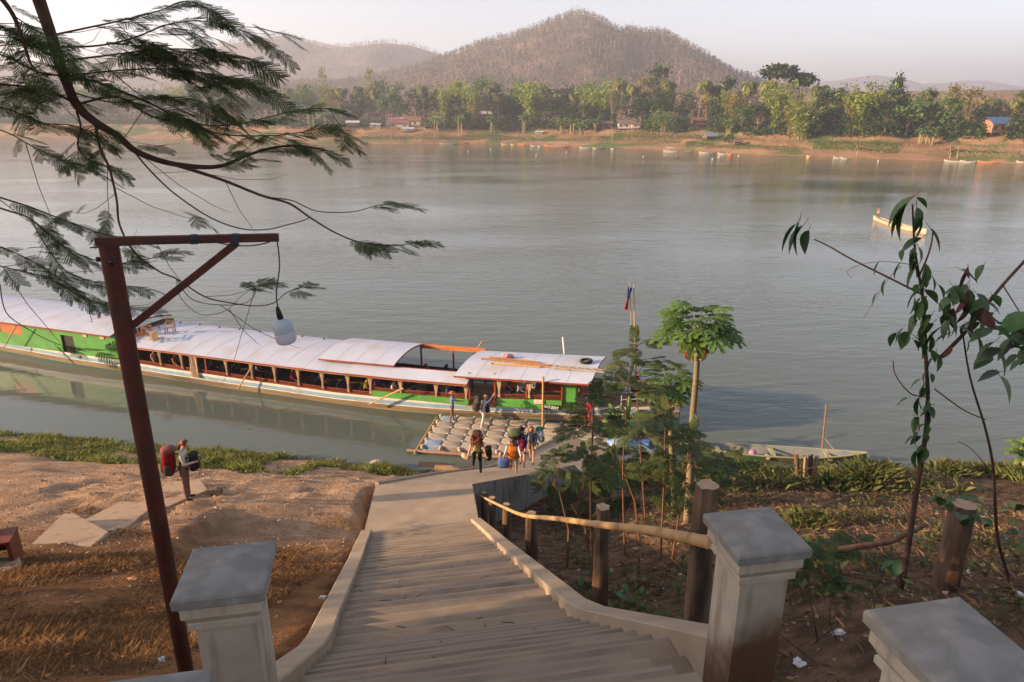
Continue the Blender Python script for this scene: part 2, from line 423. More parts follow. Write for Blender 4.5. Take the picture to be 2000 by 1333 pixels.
tag(mb.build('plain'), 'flat hazy lowland between the far bank and the hills', 'ground', kind='structure')

# ---- haze
hz = bpy.data.materials.new('haze air'); hz.use_nodes = True; hn, hl = hz.node_tree.nodes, hz.node_tree.links
hn.clear(); hv = hn.new('ShaderNodeVolumePrincipled'); ho = hn.new('ShaderNodeOutputMaterial'); hl.new(hv.outputs[0], ho.inputs['Volume'])
hv.inputs['Color'].default_value = (.74, .81, .97, 1); hv.inputs['Density'].default_value = .0004; hv.inputs['Anisotropy'].default_value = .25
mb = MB(); mb.box((0, 2600, 150), (14000, 5600, 320), hz); hzo = mb.build('haze'); tag(hzo, 'thin bluish evening haze filling the whole valley', 'haze', kind='stuff')
# ================================================================== staircase, ramp, pillars, lamp post, fence, slabs
conc = mat('stair concrete', (.25, .19, .132), (.305, .236, .165), scale=1.4, rough=.9, bump=.004, bscale=60, spec=.15, dirt=(.175, .138, .103), dscale=1.7, dlo=.48, dhi=.72, rnd_=.1)
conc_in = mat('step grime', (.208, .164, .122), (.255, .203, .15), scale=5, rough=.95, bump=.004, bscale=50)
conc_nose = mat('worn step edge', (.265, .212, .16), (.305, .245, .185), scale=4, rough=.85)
conc_kerb = mat('kerb concrete', (.32, .25, .178), (.385, .305, .22), scale=2, rough=.9, bump=.003, bscale=70, spec=.15, dirt=(.3, .235, .165), dscale=1.5, dlo=.55, dhi=.75)
wallgrey = mat('weathered wall', (.30, .28, .26), (.24, .22, .205), scale=3, rough=.9, bump=.004, bscale=30, dirt=(.12, .11, .10), dscale=2.5, dlo=.5, dhi=.75, stretch=(2, 2, .5))
stair = empty('concrete_staircase', ST(0, 8, stair_z(8)), 0, 'long flight of pale concrete steps with flush side kerbs down to the ramp', 'staircase')
def inv(v): return Vector(v) - stair.location
def step(s0, s1, z, dz):
    j = rnd.uniform(-.006, .006); mb = MB()
    b = [ST(-1.25, s0, z - .5), ST(1.25, s0, z - .5), ST(1.25, s1, z - .5), ST(-1.25, s1, z - .5)]
    n = 8; tops = []
    for k in range(n + 1):
        u = -1.25 + (2.5 if s1 > 3.3 or s1 < 1.1 else 2.12) * k / n; w = rnd.uniform(-.006, .006)
        tops.append((ST(u, s0, z + j), ST(u, s1 + w, z + j - .004), ST(u, s1 + w - .012, z + j), ST(u, s1 + w, z - .5)))
    vs, fs = [], []
    for t in tops:
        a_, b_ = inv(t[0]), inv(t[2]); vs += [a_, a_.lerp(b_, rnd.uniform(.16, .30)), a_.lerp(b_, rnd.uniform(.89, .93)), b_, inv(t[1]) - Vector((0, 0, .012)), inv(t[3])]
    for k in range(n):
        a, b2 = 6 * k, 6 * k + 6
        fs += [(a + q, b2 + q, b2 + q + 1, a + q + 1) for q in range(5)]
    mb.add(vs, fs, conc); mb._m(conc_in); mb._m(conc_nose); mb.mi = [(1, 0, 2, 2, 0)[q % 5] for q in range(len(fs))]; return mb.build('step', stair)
N1, N2 = 12, 28
t1, r1 = (S_MID - S_TOP) / N1, (Z_TOP - Z_MID) / N1; t2, r2 = (S_BOT - S_MID) / N2, (Z_MID - Z_BOT) / N2
mb = MB(); mb.hexa([inv(ST(a, b, c)) for c in (12.3, Z_TOP) for a, b in ((-1.25, 1.0), (.87, 1.0), (.87, S_TOP), (-1.25, S_TOP))], conc); mb.build('upper_landing', stair)
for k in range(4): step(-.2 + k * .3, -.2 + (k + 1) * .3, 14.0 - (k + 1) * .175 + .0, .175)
mb = MB(); mb.hexa([inv(ST(a, b, c)) for c in (13.5, 14.0) for a, b in ((-3, -4), (3, -4), (3, -.21), (-3, -.21))], conc); mb.build('top_platform', stair)
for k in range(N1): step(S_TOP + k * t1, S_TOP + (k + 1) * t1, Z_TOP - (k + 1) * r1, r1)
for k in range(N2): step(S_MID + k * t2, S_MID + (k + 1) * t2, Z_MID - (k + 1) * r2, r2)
mb = MB(); mb.hexa([inv(ST(a, b, c)) for c in (11.2, 12.55) for a, b in ((.872, 1.0), (1.244, 1.0), (1.244, 3.3), (.872, 3.3))], conc); mb.build('side_block', stair)
for sg in (-1, 1):
    mb = MB(); sec = []
    ss = [2.95, 3.4, 4.5, 5.45, 5.8, 6.15, 7, 9, 11, 13, S_BOT - .2 + (.12 if sg > 0 else 0)]
    kz = lambda s: interp(s, [S_TOP, 5.4, 6.2, S_BOT], [Z_TOP + .05, Z_MID + .38, Z_MID - .15, Z_BOT + .05])
    for s in ss:
        z = kz(s) + .015; e = .012 * math.sin(s * 2.1)
        sec.append([inv(ST(sg * (1.245 + e), s, z - .7)), inv(ST(sg * (1.245 + e), s, z - .015)), inv(ST(sg * (1.26 + e), s, z)), inv(ST(sg * (1.48 + e), s, z)), inv(ST(sg * (1.5 + e), s, z - .02)), inv(ST(sg * (1.5 + e), s, z - 1.3))])
    vs = [p for q in sec for p in q]; k = 6
    fs = [(i * k + j, i * k + j + 1, (i + 1) * k + j + 1, (i + 1) * k + j) for i in range(len(sec) - 1) for j in range(k - 1)] + [tuple(range(k)), tuple((len(sec) - 1) * k + j for j in range(k))]
    mb.add(vs, fs, conc_kerb); mb.build('side_kerb', stair)
# twigs and scuffs lying on the steps
twig_m = mat('dead twig', (.07, .04, .028), rough=.9)
for k in range(46):
    s = rnd.uniform(4.2, 14.5); u = rnd.uniform(-1.1, 1.1)
    kk = math.floor((s - S_MID) / t2) if s > S_MID else math.floor((s - S_TOP) / t1)
    z = (Z_MID - (kk + 1) * r2) if s > S_MID else (Z_TOP - (kk + 1) * r1)
    s = (S_MID + (kk + .5) * t2) if s > S_MID else S_TOP + (kk + .5) * t1
    a = rnd.uniform(0, 6.28); L = rnd.uniform(.04, .2); mb = MB(); c = ST(u, s, z + .012)
    d = Vector((math.cos(a), math.sin(a) * .7, 0)) * L
    mb.tube([c - d, c + Vector((0, 0, .006)) + d.orthogonal() * .06, c + d], [.003, .005, .002], twig_m, 4)
    o = mb.build('twig'); tag(o, 'small dead twig dropped on the concrete steps', 'twig', 'twigs lying on the steps')
# faded blue handwriting scuffs on one step riser
blue = mat('faded blue paint', (.09, .13, .25), (.30, .27, .26), scale=22, rough=.9)
sc_ = MB(); zz = Z_MID - 6 * r2
for k in range(13):
    u = -.72 + k * .105 + rnd.uniform(-.02, .02)
    if k in (3, 4, 8, 10): continue
    c = ST(u, S_MID + 6 * t2 - .1 + rnd.uniform(-.03, .03), zz + .0075); d = SR.to_3d() * rnd.uniform(.01, .035); e = SD.to_3d() * rnd.uniform(.008, .028)
    sc_.add([inv(c - d - e), inv(c + d * .7 - e * .4), inv(c + d + e), inv(c - d * .5 + e * .6)], [(0, 1, 2, 3)], blue)
tag(sc_.build('faded_writing', stair), kind='stuff')

# ---- landing and ramp
ramp = empty('concrete_ramp', (-1, 20, 4.4), 0, 'smooth pale concrete landing and ramp bending right towards the pontoon', 'ramp')
ri = lambda v: Vector(v) - ramp.location
A0, A1, B1, B0 = ST(-1.46, S_BOT - .02, Z_BOT - .02), ST(1.46, S_BOT - .02, Z_BOT - .02), Vector(RAMP_R[0]), Vector(RAMP_L[0])
mb = MB(); mb.hexa([ri(p - Vector((0, 0, 1.6))) for p in (A0, A1, B1, B0)] + [ri(p) for p in (A0, A1, B1, B0)], conc_kerb); mb.build('landing_slab', ramp)
Ls = [Vector(p) for p in RAMP_L]; Rs = [Vector(p) for p in RAMP_R]
def along(P, t):
    i = min(len(P) - 2, int(t)); return P[i].lerp(P[i + 1], t - i)
Lr = [Ls[0].lerp(Ls[1], t) for t in (0, .36, .85)] + [Ls[1].lerp(Ls[2], t) for t in (.1, .55, 1)]
Rr = [Rs[0], Rs[1], Rs[2], Rs[2].lerp(Rs[3], .12), Rs[2].lerp(Rs[3], .55), Rs[3]]
zs = [5.4, 4.2, 2.45, 1.75, 1.0, .28]
for i in range(6): Lr[i].z = zs[i]; Rr[i].z = zs[i]
mb = MB()
for i in range(5):
    q = [Lr[i], Rr[i], Rr[i + 1], Lr[i + 1]]
    vs = [ri(p) for p in q] + [ri(Vector((p.x, p.y, p.z - 1.7))) for p in q]
    mb.add(vs, [(0, 1, 2, 3), (3, 7, 4, 0), (1, 5, 6, 2)] if i else [(0, 1, 2, 3), (3, 7, 4, 0), (1, 5, 6, 2)], conc_kerb)
mb.build('ramp_slab', ramp)
mb = MB()
for i in range(5):
    d = (Lr[i + 1] - Lr[i]).normalized(); n = Vector((d.y, -d.x, 0)).normalized() * .1; up = Vector((0, 0, .1))
    a, b = Lr[i] - Vector((0, 0, .1)), Lr[i + 1] - Vector((0, 0, .1))
    mb.hexa([ri(p) for p in (a - n * .3, a + n, b + n, b - n * .3)] + [ri(p + up * 1.7) for p in (a - n * .3, a + n, b + n, b - n * .3)], conc_kerb)
mb.build('edge_kerb', ramp)
mb = MB()
for i in range(5):
    a, b = Rr[i] + Vector((.012, 0, -.03)), Rr[i + 1] + Vector((.012, 0, -.03)); dz = Vector((0, 0, 1.75))
    mb.add([ri(p) for p in (a, b, b - dz, a - dz)], [(0, 1, 2, 3)], wallgrey)
a, b = A1 + Vector((.012, 0, -.04)), B1 + Vector((.012, 0, -.04)); mb.add([ri(p) for p in (a, b, b - Vector((0, 0, 1.7)), a - Vector((0, 0, 1.7)))], [(0, 1, 2, 3)], wallgrey)
mb.build('side_wall', ramp)

# ---- gate pillars
cap_m = mat('pillar cap cement', (.27, .25, .22), (.12, .11, .095), scale=6, rough=.85, bump=.006, bscale=45, spec=.25, dirt=(.36, .345, .315), dscale=6, dlo=.5, dhi=.78)
def shaft_mat():
    m = bpy.data.materials.new('pillar plaster'); m.use_nodes = True; n, l = m.node_tree.nodes, m.node_tree.links; p = n['Principled BSDF']; p.inputs['Roughness'].default_value = .88
    tc = n.new('ShaderNodeTexCoord'); s = n.new('ShaderNodeSeparateXYZ'); l.new(tc.outputs['Object'], s.inputs[0])
    t = n.new('ShaderNodeTexNoise'); t.inputs['Scale'].default_value = 5; t.inputs['Detail'].default_value = 8; l.new(tc.outputs['Object'], t.inputs[0])
    t2_ = n.new('ShaderNodeTexNoise'); t2_.inputs['Scale'].default_value = 2.2; t2_.inputs['Detail'].default_value = 8; l.new(tc.outputs['Object'], t2_.inputs[0])
    r0 = n.new('ShaderNodeValToRGB'); l.new(t.outputs[0], r0.inputs[0]); r0.color_ramp.elements[0].position = .3; r0.color_ramp.elements[1].position = .7
    r0.color_ramp.elements[0].color = (.36, .30, .225, 1); r0.color_ramp.elements[1].color = (.45, .385, .295, 1)
    a = n.new('ShaderNodeMath'); a.operation = 'MULTIPLY_ADD'; l.new(t2_.outputs[0], a.inputs[0]); a.inputs[1].default_value = 1.6; l.new(s.outputs[2], a.inputs[2])
    mr = n.new('ShaderNodeMapRange'); mr.interpolation_type = 'SMOOTHSTEP'; l.new(a.outputs[0], mr.inputs[0]); mr.inputs[1].default_value = .66; mr.inputs[2].default_value = .22; mr.inputs[3].default_value = 0; mr.inputs[4].default_value = 1
    oi = n.new('ShaderNodeObjectInfo'); sep = n.new('ShaderNodeSeparateColor'); l.new(oi.outputs['Color'], sep.inputs[0])
    am = n.new('ShaderNodeMath'); am.operation = 'MULTIPLY'; l.new(mr.outputs[0], am.inputs[0]); l.new(sep.outputs[0], am.inputs[1])
    mx = n.new('ShaderNodeMix'); mx.data_type = 'RGBA'; l.new(am.outputs[0], mx.inputs[0]); l.new(r0.outputs[0], mx.inputs[6]); mx.inputs[7].default_value = (.13, .065, .028, 1)
    mpp = n.new('ShaderNodeMapping'); mpp.inputs['Scale'].default_value = (9, 9, 1.1); l.new(tc.outputs['Object'], mpp.inputs[0]); t3_ = n.new('ShaderNodeTexNoise'); t3_.inputs['Scale'].default_value = 1; t3_.inputs['Detail'].default_value = 9; l.new(mpp.outputs[0], t3_.inputs[0])
    r3 = n.new('ShaderNodeValToRGB'); l.new(t3_.outputs[0], r3.inputs[0]); r3.color_ramp.elements[0].position = .5; r3.color_ramp.elements[1].position = .72; r3.color_ramp.elements[0].color = (1, 1, 1, 1); r3.color_ramp.elements[1].color = (.5, .44, .37, 1)
    m4 = n.new('ShaderNodeMix'); m4.data_type = 'RGBA'; m4.blend_type = 'MULTIPLY'; m4.inputs[0].default_value = 1; l.new(mx.outputs[2], m4.inputs[6]); l.new(r3.outputs[0], m4.inputs[7]); l.new(m4.outputs[2], p.inputs[0])
    b = n.new('ShaderNodeBump'); b.inputs['Strength'].default_value = .6; b.inputs['Distance'].default_value = .008; l.new(t.outputs[0], b.inputs['Height']); l.new(b.outputs[0], p.inputs['Normal'])
    return m
plaster = shaft_mat()
def sq(mb, prof, m, c=(0, 0, 0)):           # square lathe of (half width, z)
    vs, fs = [], []
    for h, z in prof: vs += [(-h, -h, z), (h, -h, z), (h, h, z), (-h, h, z)]
    for i in range(len(prof) - 1):
        for j in range(4): fs.append((i * 4 + j, i * 4 + (j + 1) % 4, i * 4 + 4 + (j + 1) % 4, i * 4 + 4 + j))
    fs += [(3, 2, 1, 0), tuple(len(vs) - 4 + j for j in range(4))]; mb.add([Vector(v) + Vector(c) for v in vs], fs, m)
def pillar(xy, ztop, zbase, label, stain):
    o = empty('gate_pillar', (xy[0], xy[1], ztop - .24), SA, label, 'pillar', 'plastered gate pillars at the head of the steps')
    mb = MB(); sq(mb, [(.135, zbase - ztop + .2), (.135, .0)], plaster); p = mb.build('shaft', o); p.color = (stain, 0, 0, 1); p.location.z = 0
    mb = MB(); sq(mb, [(.136, .0), (.158, .005), (.158, .035), (.15, .042), (.17, .075), (.178, .085), (.178, .135), (.183, .14), (.183, .155)], plaster); p = mb.build('moulding', o); p.color = (0, 0, 0, 1)
    mb = MB(); sq(mb, [(.195, .152), (.2, .158), (.202, .2), (.196, .212), (.185, .217), (.012, .25)], cap_m)
    mb.build('cap', o)
    return o
pillar((-1.37, 2.76), 13.76, 11.8, 'pale plaster gate pillar with grey cap beside the rust-red lamp post', .15)
pillar((1.29, 3.11), 13.74, 11.4, 'plaster gate pillar stained brown near its foot, at the end of the bamboo rail', 1)
pillar((1.53, 1.91), 14.1, 12.6, 'nearest gate pillar cap filling the bottom right corner', .3)
pillar((-1.15, 1.56), 14.1, 12.6, 'gate pillar cap just showing at the bottom edge, left of the steps', .3)

# ---- lamp post with hanging bulb
rust = mat('rust red paint', (.06, .014, .010), (.095, .024, .015), scale=6, rough=.55, bump=.001, bscale=80, dirt=(.05, .022, .016), dscale=9, dlo=.5, dhi=.68)
blackp = mat('black plastic', (.012, .012, .014), rough=.45)
bluetape = mat('blue grey tape', (.03, .035, .055), rough=.6)
post = empty('lamp_post', (-2.32, 3.86, ground(-2.32, 3.86)), 0, 'rust red steel lamp post with horizontal arm and diagonal brace', 'lamp post')
pi_ = lambda v: Vector(v) - post.location
PT = at(212, 478, 3.8); PB = Vector((-2.37, 3.95, ground(-2.37, 3.95) - .15)); PT = Vector((PT.x, PT.y, PT.z))
mb = MB(); mb.tube([pi_(PB), pi_(PT)], [.052, .052], rust, 20); mb.build('pole', post, True)
AE = at(545, 464, 4.06); AS = PT + (PT - AE).normalized() * .06 + Vector((0, 0, .02)); AE = Vector((AE.x, AE.y, AE.z))
mb = MB(); mb.bar(pi_(AS), pi_(AE), .045, .045, rust); mb.build('arm', post)
ad = (AE - AS).normalized(); b1 = AS.lerp(AE, .755) - Vector((0, 0, .026)); b0 = PB.lerp(PT, 1 - .485 / (PT - PB).length) + ad * .045
mb = MB(); mb.bar(pi_(b0), pi_(b1), .038, .042, rust); mb.build('brace', post)
for t in (.52, .75):
    mb = MB(); c = AS.lerp(AE, t); mb.bar(pi_(c - ad * .018), pi_(c + ad * .018), .052, .052, bluetape); mb.build('tape', post)
mb = MB(); mb.sup(pi_(PT + Vector((.03, -.055, -.09))), (.03, .03, .035), blackp, 1); mb.build('clamp', post); mb = MB(); mb.sup(pi_(PT + Vector((-.062, -.02, -.08))), (.025, .03, .03), blackp, 1); mb.build('clamp', post)
wire_m = mat('lamp cable', (.03, .026, .025), rough=.6)
cab = [AS + Vector((-.02, -.03, -.03)), AS.lerp(AE, .3) + Vector((0, -.035, -.012)), AS.lerp(AE, .55) + Vector((0, -.035, .002)), AS.lerp(AE, .72) + Vector((0, -.035, -.03)), AS.lerp(AE, .84) + Vector((0, -.035, -.04)), AS.lerp(AE, .95) + Vector((0, -.03, -.022)), AE + Vector((-.02, -.026, .005))]
mb = MB(); mb.tube([pi_(p) for p in catmull(cab, 4)], .004, wire_m, 6); mb.build('arm_cable', post)
HB = at(553, 640, 4.05)
bulb = empty('hanging_bulb', HB, 0, 'large white LED bulb hanging by a black cable from the lamp arm', 'light bulb')
bi = lambda v: Vector(v) - HB
sock = at(545, 606, 4.05)
mb = MB(); mb.tube([bi(p) for p in catmull([AE + Vector((-.015, -.028, .0)), AE + Vector((-.006, -.02, -.03)), at(546, 520, 4.06), at(540, 570, 4.05), at(542, 596, 4.05), sock], 5)], .0042, wire_m, 6); mb.build('cable', bulb, True)
T = Matrix.Rotation(R(-8), 3, 'Y') @ Matrix.Rotation(R(4), 3, 'X')
mb = MB(); mb.lathe([(.006, .115), (.009, .13), (.017, .088), (.018, .06), (.014, .05)], blackp, 16, (0, 0, 0), T); mb.build('socket', bulb, True)
hous = mat('bulb housing', (.38, .42, .44), rough=.5); diff_m = mat('bulb diffuser', (.68, .64, .72), rough=.35, transl=.25)
mb = MB(); mb.lathe([(.012, .056), (.02, .052), (.045, .04), (.056, .024), (.0585, .008), (.0585, -.03)], hous, 28, (0, 0, 0), T); mb.build('housing', bulb, True)
mb = MB(); mb.lathe([(.0575, -.0295), (.0605, -.032), (.0605, -.075), (.056, -.09), (.045, -.098), (.01, -.102)], diff_m, 28, (0, 0, 0), T); mb.build('diffuser', bulb, True)

# ---- log and bamboo fence
bark = mat('log bark', (.10, .06, .038), (.2, .125, .078), scale=7, rough=.95, bump=.012, bscale=26, stretch=(1, 1, .25), dirt=(.05, .033, .025), dscale=6)
cutw = mat('cut wood', (.33, .22, .13), (.42, .29, .18), scale=16, rough=.9)
bamboo_m = mat('dry bamboo', (.40, .235, .10), (.5, .31, .14), scale=5, rough=.6, dirt=(.2, .11, .05), dscale=4, dlo=.56, dhi=.74)
fence = empty('log_fence', (1.2, 7.2, 9.5), 0, 'rustic fence of upright logs carrying one long bamboo rail', 'fence')
fi = lambda v: Vector(v) - fence.location
def log_post(mb, base, top, r0, r1, m, m2, seed=0):
    n = 22; pts = [Vector(base).lerp(Vector(top), k / 7) for k in range(8)]
    vs, fs = [], []
    for k, p in enumerate(pts):
        rr = lerp(r0, r1, k / 7)
        for j in range(n):
            a = 6.283 * j / n; q = rr * (1 + .3 * noise.noise((math.cos(a) * 1.6 + seed, math.sin(a) * 1.6, k * .45)) + .1 * noise.noise((math.cos(a) * 6 + seed, math.sin(a) * 6, k * .6)))
            vs.append(p + Vector((math.cos(a) * q, math.sin(a) * q, 0)))
    for k in range(7):
        for j in range(n): fs.append((k * n + j, k * n + (j + 1) % n, (k + 1) * n + (j + 1) % n, (k + 1) * n + j))
    mb.add(vs, fs, m); mb.add([vs[7 * n + j] for j in range(n)], [tuple(range(n))], m2)
PO = [(945, 962, 18.1, .095), (961, 972, 16.6, .1), (989, 985, 14.3, .095), (1037, 1003, 11.5, .11), (1178, 990, 7.2, .092), (1382, 947, 4.5, .088)]
tops = []
for i, (px, pyt, f, r) in enumerate(PO):
    t = aty(px, pyt, f); g = ground_cut(t.x, t.y); mb = MB()
    log_post(mb, fi((t.x + .03, t.y, g - .3)), fi(t), r * 1.12, r * .9, bark, cutw, i * 3.3); mb.build('post', fence, True); tops.append(t)
rail = [aty(928, 963, 18.3), aty(947, 968, 17.6), aty(985, 985, 14.3), aty(1030, 1002, 11.4), aty(1100, 1008, 9.0), aty(1178, 1017, 7.05), aty(1280, 1027, 5.6), aty(1372, 1042, 4.42), aty(1400, 1046, 4.25)]
rail = [p + Vector((-.08, -.08, 0)) for p in rail]
rp = catmull(rail, 9); rr = [lerp(.028, .049, k / (len(rp) - 1)) * (1.13 if k % 6 == 3 else 1) for k in range(len(rp))]
mb = MB(); mb.tube([fi(p) for p in rp], rr, bamboo_m, 12); mb.build('rail', fence, True)
for t in tops[1:]:
    c = min(rp, key=lambda p: (Vector(p) - t).length); c = Vector(c); mb = MB()
    ring = [fi(c + Vector((.0, .0, .0)) + Vector((math.sin(a) * .02, math.cos(a) * .06, math.sin(a + .6) * .06))) for a in np.linspace(0, 6.283, 12)]
    mb.tube(ring, .006, wire_m, 5, False); mb.build('tie', fence)

# ---- slabs of the left hand path
slab_m = mat('path slab', (.40, .275, .175), (.47, .33, .215), scale=2.3, rough=.92, bump=.01, bscale=18, dirt=(.3, .2, .13), dscale=3)
def slab(pxs, label, h=.16):
    pts = [onground(a, b, ground) for a, b in pxs]; zt = sum(p.z for p in pts) / len(pts) + .05
    pl = Vector([sum(p[i] for p in pts) / len(pts) for i in range(3)]); k = len(pts)
    A_ = np.array([(p.x, p.y, 1) for p in pts]); co_ = np.linalg.lstsq(A_, np.array([p.z for p in pts]), rcond=None)[0]
    top = [Vector((p.x, p.y, co_[0] * p.x * .75 + co_[1] * p.y * .75 + co_[2] + .25 * (co_[0] * pl.x + co_[1] * pl.y) + .07)) - pl for p in pts]
    mb = MB(); cen = sum(top, Vector()) / k
    edge = [t + (cen - t) * .03 for t in top]
    mb.add([t - Vector((0, 0, h + .1)) for t in top] + [t - Vector((0, 0, .02)) for t in top] + edge + [cen], [(i, (i + 1) % k, k + (i + 1) % k, k + i) for i in range(k)] + [(k + i, k + (i + 1) % k, 2 * k + (i + 1) % k, 2 * k + i) for i in range(k)] + [(2 * k + i, 2 * k + (i + 1) % k, 3 * k) for i in range(k)], slab_m)
    o = mb.build('path_slab', None, False, pl); tag(o, label, 'slab', 'concrete slabs stepping down the sandy path'); return o
slab([(38, 1078), (90, 1100), (150, 1082), (215, 1048), (150, 1025), (130, 1023)], 'lowest left concrete path slab, next to the red-brown bench')
slab([(152, 1028), (214, 1044), (290, 1012), (300, 995), (238, 988)], 'middle concrete path slab partly behind the lamp post')
slab([(262, 992), (300, 1000), (345, 988), (408, 962), (392, 945), (330, 950)], 'concrete path slab under the woman with the red backpack')
slab([(-40, 1112), (0, 1124), (45, 1108), (40, 1094), (0, 1098)], 'sliver of pale concrete slab at the left edge below the bench')
# ================================================================== people and their bags
SKIN = {'light': mat('light skin', (.52, .28, .19), rough=.55), 'tan': mat('tan skin', (.34, .17, .1), rough=.55), 'brown': mat('brown skin', (.22, .105, .06), rough=.55)}
def cloth(name, c, c2=None, sc=9): return mat('cloth ' + name, c, c2 or tuple(k * .8 for k in c), scale=sc, rough=.9, bump=.004, bscale=22, spec=.1)
dark_eye = mat('dark eye', (.02, .015, .012), rough=.4); lip = mat('lip', (.33, .12, .09), rough=.6)
def person(label, loc, face, shirt, pants, shoes, skin='tan', h=1.7, lean=0, head_tilt=0, arms=((5, 10), (5, 10)), arm_out=(8, 8), legs=((0, 0), (0, 0)), sleeve=.5,
           leg_skin=False, hair=None, hair_c=(.02, .013, .01), hat=None, sit=False, group=None, feet_z=0, face_on=True, loose=1.0, head_turn=0):
    """angles in degrees; an arm is (shoulder pitch, elbow bend), a leg is (hip pitch, knee bend); facing +y locally."""
    S = h / 1.7; sk = SKIN[skin]
    V, E, RD = [], [], []
    def vert(p, r): V.append(Vector(p)); RD.append(r * S); return len(V) - 1
    ll = .43 * S
    def legpts(k, sd):
        hp, kn = R(legs[k][0]), R(legs[k][1]); hip = Vector((sd * .095 * S, 0, 0))
        knee = hip + Vector((sd * .01, math.sin(hp) * ll, -math.cos(hp) * ll)); a = hp - kn
        ank = knee + Vector((0, math.sin(a) * ll, -math.cos(a) * ll)); return hip, knee, ank
    lowest = min(legpts(k, sd)[2].z for k, sd in ((0, -1), (1, 1)))
    hipz = (-lowest + .07 * S) if not sit else feet_z
    O = Vector((0, 0, hipz)); L = R(lean)
    def torso(up, fw=0, x=0): return O + Vector((x * S, math.sin(L) * up * S + math.cos(L) * fw * S, math.cos(L) * up * S - math.sin(L) * fw * S))
    pel = vert(O + Vector((0, 0, .02)), (.135 * loose, .1)[0] if False else .12 * loose)
    wa = vert(torso(.2), .105 * loose); ch = vert(torso(.38), .13 * loose); nk0 = vert(torso(.5), .075)
    nk = vert(torso(.555, .01), .05)
    T2 = L + R(head_tilt); hb = torso(.555, .01)
    hd = lambda up, fw=0: hb + Vector((0, math.sin(T2) * up * S + math.cos(T2) * fw * S, math.cos(T2) * up * S - math.sin(T2) * fw * S))
    h1 = vert(hd(.09, .03), .082); h2 = vert(hd(.19, .012), .09)
    E += [(pel, wa), (wa, ch), (ch, nk0), (nk0, nk), (nk, h1), (h1, h2)]
    bones = [('torso', O, torso(.5)), ('head', hd(.0), hd(.24))]
    for k, sd in ((0, -1), (1, 1)):
        sh = torso(.455, 0, sd * .17); shd = vert(torso(.465, 0, sd * .12), .075); s2 = vert(sh, .058)
        ap, eb = R(arms[k][0]), R(arms[k][1]); ao = R(arm_out[k])
        def adir(a): return Vector((sd * math.sin(ao), math.sin(a) * math.cos(ao), -math.cos(a) * math.cos(ao)))
        el = sh + adir(ap) * .28 * S; wr = el + adir(ap + eb) * .25 * S; wr.x -= sd * .04 * S * (1 if eb > .6 else 0)
        e1 = vert(el, .043); w1 = vert(wr, .03); hdn = adir(ap + eb); hn = vert(wr + hdn * .07 * S, .034)
        E += [(ch, shd), (shd, s2), (s2, e1), (e1, w1), (w1, hn)]
        bones += [('uparm', sh, el), ('forearm', el, wr), ('hand', wr, wr + hdn * .09 * S)]
        side = Vector((1, 0, 0)) if abs(hdn.x) < .8 else Vector((0, 1, 0)); pal = hdn.cross(side).normalized()
        for f in range(4):
            fo = (f - 1.5) * .018 * S; b = wr + hdn * .075 * S + side * fo
            l_ = (.066, .076, .07, .056)[f] * S
            f1 = vert(b, .0095); f2 = vert(b + hdn * l_ * .55 - pal * .004, .009); f3 = vert(b + hdn * l_ * .85 - pal * .03 * S, .0075)
            E += [(hn, f1), (f1, f2), (f2, f3)]
        t1_ = vert(wr + hdn * .04 * S - side * sd * .035 * S, .011); t2_ = vert(wr + hdn * .075 * S - side * sd * .05 * S - pal * .012, .0085); E += [(hn, t1_), (t1_, t2_)]
        hip, knee, ank = [p + O for p in legpts(k, sd)]
        a0 = vert(hip, .092 * loose); a1 = vert(hip.lerp(knee, .5), .078 * loose); a2 = vert(knee, .056 * loose); a25 = vert(knee.lerp(ank, .35) + Vector((0, -.012, 0)), .056 * loose); a3 = vert(ank, .038 * loose)
        heel = vert(ank + Vector((0, -.015, -.045)) * S, .038); toe = vert(ank + Vector((sd * .02, .15, -.052)) * S, .03)
        E += [(pel, a0), (a0, a1), (a1, a2), (a2, a25), (a25, a3), (a3, heel), (heel, toe)]
        bones += [('thigh', hip, knee), ('calf', knee, ank), ('foot', ank + Vector((0, -.02, -.05)) * S, ank + Vector((0, .15, -.05)) * S)]
    me = bpy.data.meshes.new('sk'); me.from_pydata(V, E, []); ob = bpy.data.objects.new('sk', me); COL.objects.link(ob)
    m_ = ob.modifiers.new('s', 'SKIN'); sv = me.skin_vertices[0].data
    for i, r in enumerate(RD):
        wx = 1.0
        if i in (wa, ch, pel): sv[i].radius = (r * 1.12, r * .84)
        else: sv[i].radius = (r, r)
    sv[0].use_root = True; m_.use_smooth_shade = True
    s_ = ob.modifiers.new('u', 'SUBSURF'); s_.levels = 1; s_.render_levels = 1
    dg = bpy.context.evaluated_depsgraph_get(); bm_ = bpy.data.meshes.new_from_object(ob.evaluated_get(dg))
    bpy.data.objects.remove(ob); bpy.data.meshes.remove(me)
    mats_ = [sk, shirt, pants, shoes]; bm_.materials.clear()
    for q in mats_: bm_.materials.append(q)
    n = len(bm_.polygons); C = np.zeros(n * 3); bm_.polygons.foreach_get('center', C); C = C.reshape(-1, 3)
    best = np.full(n, 1e9); mi = np.zeros(n, int); idx = {'torso': 1, 'head': 0, 'uparm': 1, 'forearm': 1 if sleeve >= 1 else 0, 'hand': 0, 'thigh': 2, 'calf': 0 if leg_skin else 2, 'foot': 3}
